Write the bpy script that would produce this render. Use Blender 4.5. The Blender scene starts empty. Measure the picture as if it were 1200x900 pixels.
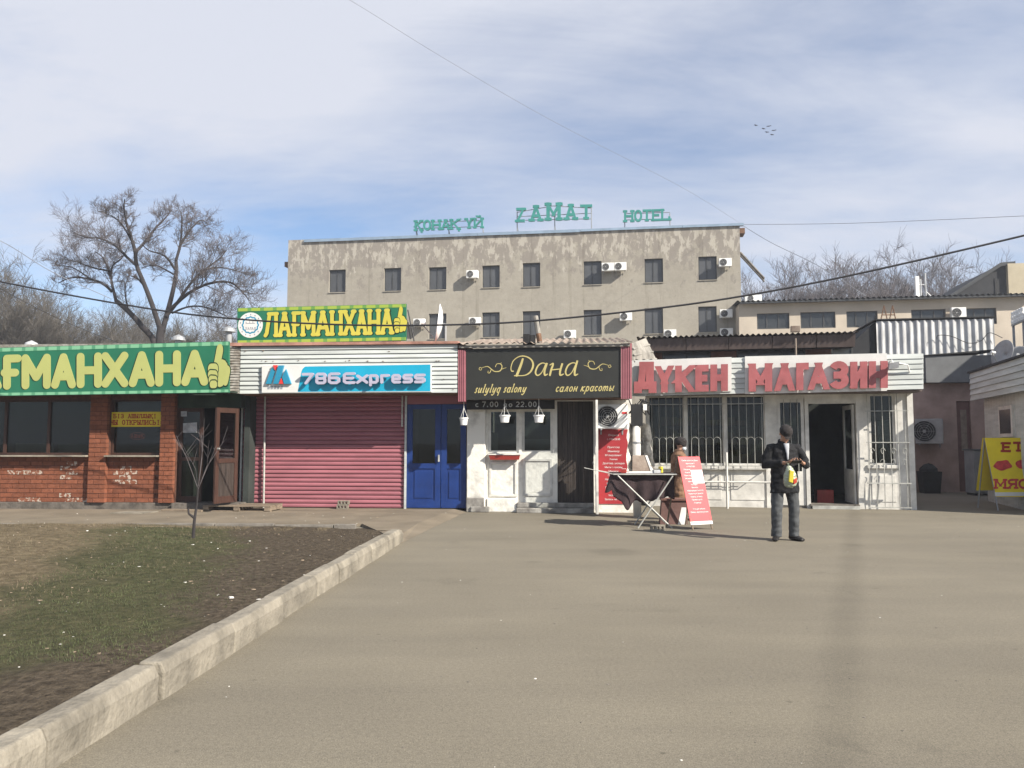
import bpy, bmesh, math, random
from mathutils import Vector, Matrix, noise
random.seed(11)
SC = bpy.context.scene
COL = SC.collection
R = math.radians
# ------------------------------------------------------------------ camera
CAM_H, FPX = 1.46, 924.0
PITCH = math.atan(68.0 / FPX)
cd = bpy.data.cameras.new('camera')
cam = bpy.data.objects.new('camera', cd); COL.objects.link(cam)
cd.sensor_width = 36.0; cd.lens = 36.0 * FPX / 1200.0; cd.clip_end = 3000.0
cam.location = (0, 0, CAM_H); cam.rotation_euler = (math.pi / 2 + PITCH, 0, 0)
SC.camera = cam
# ------------------------------------------------------------------ sky, sun, exposure
SUN_EL, SUN_AZ = R(34), R(126)          # azimuth clockwise from +Y (the view direction)
SUN_DIR = Vector((math.sin(SUN_AZ) * math.cos(SUN_EL), math.cos(SUN_AZ) * math.cos(SUN_EL), math.sin(SUN_EL)))
W = bpy.data.worlds.new('World'); SC.world = W; W.use_nodes = True
nt = W.node_tree; nt.nodes.clear()
def N(t, k, **kw):
    n = t.nodes.new(k)
    for a, b in kw.items(): setattr(n, a, b)
    return n
wo = N(nt, 'ShaderNodeOutputWorld'); bg = N(nt, 'ShaderNodeBackground'); bg.inputs[1].default_value = 0.075
sky = N(nt, 'ShaderNodeTexSky', sky_type='NISHITA', sun_disc=False)
sky.sun_elevation = SUN_EL; sky.sun_rotation = SUN_AZ; sky.air_density = 1.0; sky.dust_density = 0.1; sky.ozone_density = 5.0
tc = N(nt, 'ShaderNodeTexCoord'); sep = N(nt, 'ShaderNodeSeparateXYZ'); nt.links.new(tc.outputs['Generated'], sep.inputs[0])
def math_n(t, op, a, b=None, clamp=False):
    n = N(t, 'ShaderNodeMath', operation=op, use_clamp=clamp)
    for i, s in enumerate((a, b)):
        if s is None: continue
        if isinstance(s, (int, float)): n.inputs[i].default_value = s
        else: t.links.new(s, n.inputs[i])
    return n.outputs[0]
zz = math_n(nt, 'ADD', math_n(nt, 'MAXIMUM', sep.outputs[2], 0.0), 0.22)
cx = math_n(nt, 'DIVIDE', sep.outputs[0], zz); cy = math_n(nt, 'DIVIDE', sep.outputs[1], zz)
cmb = N(nt, 'ShaderNodeCombineXYZ'); nt.links.new(cx, cmb.inputs[0]); nt.links.new(cy, cmb.inputs[1])
mp = N(nt, 'ShaderNodeMapping'); mp.inputs['Location'].default_value = (10.6487, 4.6918, 0); mp.inputs['Rotation'].default_value = (0, 0, R(-15)); mp.inputs['Scale'].default_value = (0.55, 1.0, 1)
nt.links.new(cmb.outputs[0], mp.inputs[0])
n1 = N(nt, 'ShaderNodeTexNoise'); n1.inputs['Scale'].default_value = 1.1; n1.inputs['Detail'].default_value = 9; n1.inputs['Roughness'].default_value = 0.55; n1.inputs['Distortion'].default_value = 0.25
nt.links.new(mp.outputs[0], n1.inputs['Vector'])
cr = N(nt, 'ShaderNodeValToRGB'); cr.color_ramp.elements[0].position = 0.37; cr.color_ramp.elements[1].position = 0.60
cr.color_ramp.elements[0].color = (0.1, 0.1, 0.1, 1); cr.color_ramp.elements[1].color = (0.98, 0.98, 0.98, 1)
n2 = N(nt, 'ShaderNodeTexNoise'); n2.inputs['Scale'].default_value = 3.2; n2.inputs['Detail'].default_value = 9; n2.inputs['Roughness'].default_value = 0.62; n2.inputs['Distortion'].default_value = 0.6
mp2 = N(nt, 'ShaderNodeMapping'); mp2.inputs['Rotation'].default_value = (0, 0, R(-35)); mp2.inputs['Scale'].default_value = (0.35, 1.0, 1); nt.links.new(cmb.outputs[0], mp2.inputs[0]); nt.links.new(mp2.outputs[0], n2.inputs['Vector'])
nt.links.new(math_n(nt, 'ADD', math_n(nt, 'MULTIPLY', n1.outputs[0], 0.74), math_n(nt, 'MULTIPLY', n2.outputs[0], 0.26)), cr.inputs[0])
mx = N(nt, 'ShaderNodeMix', data_type='RGBA')
CLOUD = (4.9, 5.1, 5.75, 1)
mx.inputs[7].default_value = CLOUD
nt.links.new(cr.outputs[0], mx.inputs[0]); nt.links.new(sky.outputs[0], mx.inputs[6]); nt.links.new(mx.outputs[2], bg.inputs[0])
nt.links.new(bg.outputs[0], wo.inputs[0])
sl = bpy.data.lights.new('sun', 'SUN'); sl.energy = 5.0; sl.angle = R(0.55); sl.color = (1.0, 0.93, 0.82)
so = bpy.data.objects.new('sun', sl); COL.objects.link(so); so.location = (20, -15, 30)
so.rotation_euler = (-SUN_DIR).to_track_quat('-Z', 'Y').to_euler()
VS = SC.view_settings
VS.view_transform = 'Standard'; VS.look = 'None'; VS.gamma = 1.0; VS.use_curve_mapping = False; VS.exposure = 1.0
SC.render.engine = 'CYCLES'; SC.cycles.use_denoising = True
SC.cycles.max_bounces = 6; SC.cycles.transparent_max_bounces = 12
# ------------------------------------------------------------------ pixels to points (photograph is 1200 x 900)
def ray(px, py):
    a = (px - 600.0) / FPX; b = (450.0 - py) / FPX
    c, s = math.cos(PITCH), math.sin(PITCH)
    return Vector((a, c - s * b, s + c * b))
def G(px, py, z=0.0):
    v = ray(px, py); t = (z - CAM_H) / v.z
    return Vector((v.x * t, v.y * t, z))
def at(px, py, D):
    v = ray(px, py); t = D / v.y
    return Vector((v.x * t, D, CAM_H + v.z * t))
class Frame:
    """facade frame: x along the wall to the right, y into the building, z up"""
    def __init__(s, O, deg):
        s.O = Vector((O[0], O[1], 0)); s.th = R(deg)
        s.u = Vector((math.cos(s.th), -math.sin(s.th), 0)); s.n = Vector((math.sin(s.th), math.cos(s.th), 0))
    def P(s, px, py, d=0.0):
        v = ray(px, py); C = Vector((0, 0, CAM_H)) - s.O
        t = (-d - C.dot(s.n)) / v.dot(s.n); p = C + v * t
        return p.dot(s.u), p.z
    def x(s, px, d=0.0, py=520): return s.P(px, py, d)[0]
    def z(s, px, py, d=0.0): return s.P(px, py, d)[1]
    def w(s, x, y, z=0.0): return s.O + s.u * x + s.n * y + Vector((0, 0, z))
# ------------------------------------------------------------------ materials
M = {}
def srgb(r, g, b):
    f = lambda c: (c / 255 / 12.92) if c <= 10 else ((c / 255 + 0.055) / 1.055) ** 2.4
    return (f(r), f(g), f(b))
def mat(name, col, rough=0.8, var=0.25, scale=4.0, bump=0.0, bscale=40.0, metal=0.0, col2=None, stretch=(1, 1, 1), spec=0.3, rnd=0.0, thresh=(0.35, 0.65)):
    """principled with two-scale noise colour variation, optional bump, optional per-object variation"""
    m = bpy.data.materials.new(name); m.use_nodes = True; t = m.node_tree
    b = t.nodes['Principled BSDF']
    b.inputs['Roughness'].default_value = rough; b.inputs['Metallic'].default_value = metal; b.inputs['Specular IOR Level'].default_value = spec
    c = N(t, 'ShaderNodeTexCoord'); mpn = N(t, 'ShaderNodeMapping'); mpn.inputs['Scale'].default_value = stretch
    t.links.new(c.outputs['Object'], mpn.inputs[0])
    if rnd:
        oj = N(t, 'ShaderNodeObjectInfo'); va = N(t, 'ShaderNodeVectorMath', operation='ADD'); cmbn = N(t, 'ShaderNodeCombineXYZ')
        rv = math_n(t, 'MULTIPLY', oj.outputs['Random'], 37.0); t.links.new(rv, cmbn.inputs[0]); t.links.new(rv, cmbn.inputs[2])
        t.links.new(c.outputs['Object'], va.inputs[0]); t.links.new(cmbn.outputs[0], va.inputs[1]); t.links.new(va.outputs[0], mpn.inputs[0])
    n = N(t, 'ShaderNodeTexNoise'); n.inputs['Scale'].default_value = scale; n.inputs['Detail'].default_value = 7; n.inputs['Roughness'].default_value = 0.62
    t.links.new(mpn.outputs[0], n.inputs['Vector'])
    r = N(t, 'ShaderNodeValToRGB'); r.color_ramp.elements[0].position, r.color_ramp.elements[1].position = thresh
    c2 = col2 if col2 else tuple(x * (1 - var) for x in col)
    c1 = col if col2 else tuple(min(1, x * (1 + var * 0.5)) for x in col)
    r.color_ramp.elements[0].color = (*c2, 1); r.color_ramp.elements[1].color = (*c1, 1)
    t.links.new(n.outputs[0], r.inputs[0])
    out = r.outputs[0]
    if rnd:
        oi = N(t, 'ShaderNodeObjectInfo'); hs = N(t, 'ShaderNodeHueSaturation')
        v = math_n(t, 'ADD', math_n(t, 'MULTIPLY', oi.outputs['Random'], 2 * rnd), 1 - rnd)
        t.links.new(v, hs.inputs['Value']); t.links.new(out, hs.inputs['Color']); out = hs.outputs[0]
    t.links.new(out, b.inputs['Base Color'])
    if bump:
        n2 = N(t, 'ShaderNodeTexNoise'); n2.inputs['Scale'].default_value = bscale; n2.inputs['Detail'].default_value = 5
        t.links.new(mpn.outputs[0], n2.inputs['Vector'])
        bp = N(t, 'ShaderNodeBump'); bp.inputs['Strength'].default_value = bump; bp.inputs['Distance'].default_value = 0.02
        t.links.new(n2.outputs[0], bp.inputs['Height']); t.links.new(bp.outputs[0], b.inputs['Normal'])
    M[name] = m
    return m
def glass(name, tint=(0.75, 0.8, 0.8), refl=0.12, rough=0.02):
    m = bpy.data.materials.new(name); m.use_nodes = True; t = m.node_tree; t.nodes.clear()
    o = N(t, 'ShaderNodeOutputMaterial'); mixn = N(t, 'ShaderNodeMixShader')
    tr = N(t, 'ShaderNodeBsdfTransparent'); tr.inputs[0].default_value = (*tint, 1)
    gl = N(t, 'ShaderNodeBsdfGlossy'); gl.inputs['Roughness'].default_value = rough; gl.inputs[0].default_value = (0.9, 0.95, 1, 1)
    lw = N(t, 'ShaderNodeLayerWeight'); lw.inputs[0].default_value = 0.25
    f = math_n(t, 'ADD', math_n(t, 'MULTIPLY', lw.outputs['Fresnel'], 0.45), refl, True)
    t.links.new(f, mixn.inputs[0]); t.links.new(tr.outputs[0], mixn.inputs[1]); t.links.new(gl.outputs[0], mixn.inputs[2]); t.links.new(mixn.outputs[0], o.inputs[0])
    M[name] = m
def emit(name, col, s):
    m = bpy.data.materials.new(name); m.use_nodes = True; b = m.node_tree.nodes['Principled BSDF']
    b.inputs['Base Color'].default_value = (*col, 1); b.inputs['Emission Color'].default_value = (*col, 1); b.inputs['Emission Strength'].default_value = s
    M[name] = m
# ------------------------------------------------------------------ mesh builder
class MB:
    def __init__(s): s.v = []; s.f = []; s.m = []
    def face(s, pts, m=0):
        k = len(s.v); s.v += [tuple(p) for p in pts]; s.f.append(tuple(range(k, k + len(pts)))); s.m.append(m); return s
    def box(s, x0, x1, y0, y1, z0, z1, m=0):
        x0, x1 = min(x0, x1), max(x0, x1); y0, y1 = min(y0, y1), max(y0, y1); z0, z1 = min(z0, z1), max(z0, z1)
        k = len(s.v)
        s.v += [(x0, y0, z0), (x1, y0, z0), (x1, y1, z0), (x0, y1, z0), (x0, y0, z1), (x1, y0, z1), (x1, y1, z1), (x0, y1, z1)]
        for q in ((0, 3, 2, 1), (4, 5, 6, 7), (0, 1, 5, 4), (1, 2, 6, 5), (2, 3, 7, 6), (3, 0, 4, 7)):
            s.f.append(tuple(k + i for i in q)); s.m.append(m)
        return s
    def hexa(s, b, t, m=0):
        """b, t: four points each, counter-clockwise seen from above"""
        k = len(s.v); s.v += [tuple(p) for p in b] + [tuple(p) for p in t]
        for q in ((0, 3, 2, 1), (4, 5, 6, 7), (0, 1, 5, 4), (1, 2, 6, 5), (2, 3, 7, 6), (3, 0, 4, 7)):
            s.f.append(tuple(k + i for i in q)); s.m.append(m)
        return s
    def prism(s, pts, y0, y1, m=0):
        """2-D polygon in x,z extruded from y0 (front) to y1"""
        a = sum(pts[i][0] * pts[(i + 1) % len(pts)][1] - pts[(i + 1) % len(pts)][0] * pts[i][1] for i in range(len(pts)))
        if a < 0: pts = pts[::-1]
        k = len(s.v); n = len(pts)
        s.v += [(p[0], y0, p[1]) for p in pts] + [(p[0], y1, p[1]) for p in pts]
        s.f.append(tuple(k + i for i in range(n))); s.m.append(m)
        s.f.append(tuple(k + n + i for i in reversed(range(n)))); s.m.append(m)
        for i in range(n):
            j = (i + 1) % n
            s.f.append((k + j, k + i, k + n + i, k + n + j)); s.m.append(m)
        return s
    def tube(s, pts, rad, n=6, m=0, cap=True):
        pts = [Vector(p) for p in pts]
        if isinstance(rad, (int, float)): rad = [rad] * len(pts)
        k0 = len(s.v)
        for i, p in enumerate(pts):
            d = (pts[min(i + 1, len(pts) - 1)] - pts[max(i - 1, 0)])
            d = d.normalized() if d.length > 1e-9 else Vector((0, 0, 1))
            a = d.cross(Vector((0, 0, 1)) if abs(d.z) < 0.9 else Vector((1, 0, 0))).normalized(); b = d.cross(a)
            for q in range(n):
                t = 2 * math.pi * q / n
                s.v.append(tuple(p + (a * math.cos(t) + b * math.sin(t)) * rad[i]))
        for i in range(len(pts) - 1):
            for q in range(n):
                r = (q + 1) % n
                s.f.append((k0 + i * n + q, k0 + (i + 1) * n + q, k0 + (i + 1) * n + r, k0 + i * n + r)); s.m.append(m)
        if cap:
            s.f.append(tuple(k0 + q for q in range(n))); s.m.append(m)
            s.f.append(tuple(k0 + (len(pts) - 1) * n + q for q in reversed(range(n)))); s.m.append(m)
        return s
    def lathe(s, prof, n=20, c=(0, 0, 0), axis='z', m=0):
        k = len(s.v)
        for r, h in prof:
            for q in range(n):
                t = 2 * math.pi * q / n
                p = (r * math.cos(t), r * math.sin(t), h)
                if axis == 'y': p = (p[0], -p[2], p[1])
                s.v.append((c[0] + p[0], c[1] + p[1], c[2] + p[2]))
        for i in range(len(prof) - 1):
            for q in range(n):
                r = (q + 1) % n
                s.f.append((k + i * n + q, k + i * n + r, k + (i + 1) * n + r, k + (i + 1) * n + q)); s.m.append(m)
        return s
    def mesh(s, name, mats, smooth=False):
        me = bpy.data.meshes.new(name); me.from_pydata(s.v, [], s.f)
        for q in (mats if isinstance(mats, (list, tuple)) else [mats]): me.materials.append(M[q])
        me.polygons.foreach_set('material_index', s.m)
        if smooth: me.polygons.foreach_set('use_smooth', [True] * len(s.f))
        me.update()
        return me
    def build(s, name, mats, parent=None, smooth=False, bevel=0.0):
        return link(name, s.mesh(name, mats, smooth), parent, bevel)
def link(name, me, parent=None, bevel=0.0):
    o = bpy.data.objects.new(name, me); COL.objects.link(o); o.parent = parent
    if bevel:
        b = o.modifiers.new('bevel', 'BEVEL'); b.width = bevel; b.segments = 2; b.limit_method = 'ANGLE'
    return o
def tag(o, label=None, cat=None, group=None, kind=None):
    for k, v in (('label', label), ('category', cat), ('group', group), ('kind', kind)):
        if v: o[k] = v
    return o
def thing(name, label, cat, loc=(0, 0, 0), rz=0.0, group=None):
    o = bpy.data.objects.new(name, None); COL.objects.link(o); o.empty_display_size = 0.2
    o.location = loc; o.rotation_euler = (0, 0, rz)
    return tag(o, label, cat, group)
def fthing(name, label, cat, F, group=None):
    return thing(name, label, cat, F.O, -F.th, group)
def wall_open(mb, x0, x1, z0, z1, y0, y1, ops, m=0):
    """solid wall with rectangular openings (xa, xb, za, zb)"""
    xs = sorted({x0, x1, *[min(max(o[0], x0), x1) for o in ops], *[min(max(o[1], x0), x1) for o in ops]})
    for a, b in zip(xs, xs[1:]):
        if b - a < 1e-6: continue
        mid = (a + b) / 2
        cuts = sorted([(o[2], o[3]) for o in ops if o[0] < mid < o[1]])
        z = z0
        for c, d in cuts:
            if c > z: mb.box(a, b, y0, y1, z, c, m)
            z = max(z, d)
        if z < z1: mb.box(a, b, y0, y1, z, z1, m)
# ------------------------------------------------------------------ palette
mat('bark', (0.034, 0.03, 0.031), 0.9, 0.3, 3.0)
mat('twig', (0.105, 0.092, 0.095), 0.9, 0.3, 0.8)
mat('twig_brown', (0.10, 0.09, 0.078), 0.9, 0.35, 0.5)
mat('concrete', (0.225, 0.202, 0.162), 0.9, 0.38, 3.5, 0.6, 30, rnd=0.08)
mat('concrete_dark', (0.16, 0.145, 0.125), 0.95, 0.35, 4, 0.5, 25)
mat('mortar', (0.10, 0.045, 0.03), 0.95, 0.3, 12)
mat('plinth', (0.12, 0.105, 0.09), 0.95, 0.45, 5, 0.6, 20)
mat('brown_wood', (0.05, 0.024, 0.017), 0.55, 0.35, 6, 0.15, 30, stretch=(6, 6, 0.6))
mat('dark_plank', (0.05, 0.038, 0.032), 0.6, 0.5, 5, 0.3, 20, stretch=(6, 6, 0.4), rnd=0.2)
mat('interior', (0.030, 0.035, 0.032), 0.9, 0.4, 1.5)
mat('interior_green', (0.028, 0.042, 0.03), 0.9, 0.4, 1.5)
mat('black', (0.02, 0.02, 0.021), 0.7, 0.3, 6)
mat('sign_green', (.016, .13, .072), 0.45, 0.12, 1.5)
mat('sign_green_dark', srgb(14, 48, 34), 0.5, 0.15, 2)
mat('letter_yellow', (.35, .37, .127), 0.45, 0.06, 2)
mat('letter_bright', (.47, .42, .065), 0.45, 0.08, 2)
mat('notice_yellow', srgb(206, 182, 42), 0.5, 0.1, 2)
mat('notice_red', srgb(150, 42, 20), 0.5, 0.1, 2)
mat('paper', (0.7, 0.7, 0.68), 0.7, 0.1, 3)
mat('paper_grey', (0.38, 0.39, 0.4), 0.7, 0.3, 9)
mat('pink_metal', (0.285, 0.105, 0.125), 0.55, 0.16, 1.2, 0.05, 60, rnd=0.07, stretch=(1, 1, 4))
mat('white_metal', (0.45, 0.475, 0.46), 0.5, 0.22, 1.6, 0.06, 40, rnd=0.06, stretch=(0.6, 1, 5))
mat('rust', (0.16, 0.09, 0.055), 0.9, 0.4, 8, 0.4, 30)
mat('old_metal', (0.33, 0.32, 0.29), 0.7, 0.5, 7, 0.3, 20, col2=(0.12, 0.10, 0.08))
mat('roof_pink', (0.38, 0.2, 0.155), 0.85, 0.4, 3, 0.3, 20)
mat('roof_slate', (0.30, 0.25, 0.205), 0.9, 0.3, 3, 0.3, 30, col2=(0.16, 0.12, 0.095), stretch=(1, 0.4, 1))
mat('slate_pale', (0.25, 0.235, 0.21), 0.9, 0.4, 3, 0.4, 30)
mat('white_paint', (0.60, 0.585, 0.545), 0.6, 0.26, 3, 0.12, 14)
mat('white_plaster', (0.58, 0.565, 0.52), 0.85, 0.3, 3.5, 0.5, 12, thresh=(0.28, 0.5))
mat('grey_base', (0.36, 0.35, 0.32), 0.9, 0.5, 3, 0.5, 14, col2=(0.14, 0.13, 0.12))
mat('blue_paint', (0.011, 0.034, 0.15), 0.4, 0.2, 3, 0.06, 20)
mat('sign_white', (0.6, 0.6, 0.58), 0.5, 0.08, 3)
mat('sign_teal', srgb(26, 150, 182), 0.4, 0.08, 2)
mat('teal_deep', srgb(40, 128, 160), 0.4, 0.1, 2)
mat('letter_lilac', (0.38, 0.365, 0.46), 0.35, 0.06, 3)
mat('logo_red', srgb(205, 60, 58), 0.4, 0.1, 2)
mat('logo_grey', (0.24, 0.26, 0.29), 0.5, 0.1, 2)
mat('banner_black', (0.022, 0.023, 0.021), 0.5, 0.2, 2)
mat('gold', srgb(178, 166, 112), 0.45, 0.12, 6)
mat('led_text', (0.42, 0.44, 0.45), 0.5, 0.1, 4)
mat('poster_red', (0.33, 0.034, 0.04), 0.45, 0.1, 2)
mat('board_red', (0.5, 0.05, 0.058), 0.45, 0.08, 2)
mat('plastic_white', (0.74, 0.74, 0.72), 0.35, 0.07, 3)
mat('plastic_grey', (0.30, 0.30, 0.30), 0.5, 0.2, 4)
mat('tray_red', (0.34, 0.045, 0.035), 0.5, 0.2, 5)
mat('letter_red', (0.33, 0.10, 0.105), 0.5, 0.2, 3)
mat('letter_side', (0.36, 0.08, 0.08), 0.6, 0.2, 3)
mat('grey_metal', (0.28, 0.29, 0.30), 0.5, 0.2, 3, metal=0.2)
mat('bar_metal', (0.4, 0.4, 0.37), 0.5, 0.3, 8, metal=0.1)
mat('galvanised', (0.45, 0.455, 0.46), 0.5, 0.3, 3.5, 0.08, 20, metal=0.2, stretch=(2, 2, 0.5))
mat('pink_wall', (0.36, 0.26, 0.225), 0.95, 0.3, 1.4, 0.5, 10)
mat('grey_panel', (0.13, 0.135, 0.14), 0.7, 0.2, 2)
mat('brown_fascia', (0.125, 0.095, 0.085), 0.7, 0.25, 2, stretch=(3, 1, 1), rnd=0.05)
mat('brick_plain', (0.20, 0.10, 0.075), 0.9, 0.3, 3, 0.3, 20)
mat('beige_wall', (0.47, 0.41, 0.335), 0.92, 0.14, 0.6, 0.3, 8)
mat('dark_roof', (0.028, 0.029, 0.032), 0.8, 0.3, 2)
mat('grey_wall', (0.2, 0.2, 0.195), 0.9, 0.2, 1)
mat('pale_wall', (0.42, 0.37, 0.27), 0.9, 0.12, 1)
mat('window_dark', (0.035, 0.037, 0.038), 0.14, 0.15, 0.8, spec=0.5)
mat('hotel_pane', (0.072, 0.076, 0.082), 0.4, 0.2, 0.5, spec=0.5)
mat('frame_dark', (0.05, 0.052, 0.054), 0.5, 0.2, 2)
mat('flashing', (0.22, 0.29, 0.37), 0.5, 0.18, 1.2, metal=0.2)
mat('letter_green', (0.045, 0.23, 0.205), 0.4, 0.12, 1)
mat('cable', (0.03, 0.03, 0.034), 0.6, 0.2, 3)
mat('cable_thin', (0.20, 0.21, 0.235), 0.6, 0.2, 3)
mat('wood_old', (0.21, 0.165, 0.12), 0.9, 0.4, 5, 0.4, 25, stretch=(1, 6, 6), rnd=0.15)
mat('cloth_dark', (0.04, 0.026, 0.028), 0.95, 0.3, 8, 0.3, 60)
mat('jacket', (0.009, 0.009, 0.0105), 0.85, 0.4, 10, 0.4, 60)
mat('jeans', (0.072, 0.076, 0.08), 0.9, 0.4, 7, 0.3, 120, thresh=(0.3, 0.7))
mat('shoe', (0.02, 0.018, 0.017), 0.5, 0.3, 8)
mat('skin', (0.36, 0.20, 0.135), 0.6, 0.12, 12)
mat('hat', (0.028, 0.024, 0.024), 0.95, 0.3, 20, 0.5, 120)
mat('hair', (0.02, 0.015, 0.012), 0.7, 0.3, 20)
mat('shirt', (0.38, 0.39, 0.41), 0.9, 0.2, 10)
mat('coat_brown', (0.20, 0.115, 0.07), 0.9, 0.3, 7, 0.4, 50)
mat('skirt_brown', (0.16, 0.085, 0.07), 0.9, 0.25, 5, 0.3, 50)
mat('mask_cloth', (0.5, 0.55, 0.58), 0.8, 0.1, 5)
mat('brown_board', (0.15, 0.085, 0.075), 0.8, 0.2, 4)
mat('meat_yellow', srgb(226, 204, 40), 0.5, 0.12, 2, 0.25, 6)
mat('meat_red', srgb(190, 60, 62), 0.5, 0.3, 14)
mat('bag_film', (0.30, 0.33, 0.24), 0.25, 0.25, 9, 0.4, 30, spec=0.6)
mat('bag_yellow', (0.55, 0.47, 0.04), 0.5, 0.2, 5)
mat('foil', (0.62, 0.59, 0.53), 0.45, 0.4, 9, 0.5, 25)
mat('bird', (0.04, 0.04, 0.045), 0.8)
mat('scrap', (0.62, 0.6, 0.55), 0.8, 0.4, 20)
mat('scrap_brown', (0.22, 0.17, 0.12), 0.9, 0.4, 20)
mat('grass_green', (0.066, 0.076, 0.034), 0.8, 0.4, 1.2)
mat('grass_dry', (0.15, 0.12, 0.078), 0.85, 0.35, 1.5)
mat('goods', (0.4, 0.33, 0.1), 0.6, 0.8, 3.0, col2=(0.2, 0.05, 0.04))
emit('neon_red', (0.6, 0.1, 0.05), 0.12)
glass('shop_glass', (0.5, 0.55, 0.52), 0.015)
glass('clear_glass', (0.92, 0.94, 0.94), 0.05)
# bricks: per-object tint and worn white paint patches where the photo shows them
mat('brick', (0.19, 0.066, 0.035), 0.9, 0.25, 9, 0.5, 40, rnd=0.16)
mat('brick_worn', (0.42, 0.36, 0.30), 0.9, 0.2, 14, 0.5, 40, col2=(0.19, 0.07, 0.038), rnd=0.05, thresh=(0.50, 0.56))
def dash_mat(name, c1, c2, sx, duty):
    m = bpy.data.materials.new(name); m.use_nodes = True; t = m.node_tree; b = t.nodes['Principled BSDF']; b.inputs['Roughness'].default_value = 0.5
    c = N(t, 'ShaderNodeTexCoord'); s = N(t, 'ShaderNodeSeparateXYZ'); t.links.new(c.outputs['Object'], s.inputs[0])
    f = math_n(t, 'LESS_THAN', math_n(t, 'FRACT', math_n(t, 'MULTIPLY', s.outputs[0], sx)), duty)
    n = N(t, 'ShaderNodeTexNoise'); n.inputs['Scale'].default_value = 30; f = math_n(t, 'MULTIPLY', f, math_n(t, 'ADD', n.outputs[0], 0.2, True))
    x = N(t, 'ShaderNodeMix', data_type='RGBA'); x.inputs[6].default_value = (*c1, 1); x.inputs[7].default_value = (*c2, 1)
    t.links.new(f, x.inputs[0]); t.links.new(x.outputs[2], b.inputs['Base Color']); M[name] = m
dash_mat('border_pale', srgb(112, 165, 130), srgb(50, 118, 86), 4.0, 0.3)
dash_mat('border_lime', srgb(140, 160, 62), srgb(60, 125, 62), 3.6, 0.3)
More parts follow.
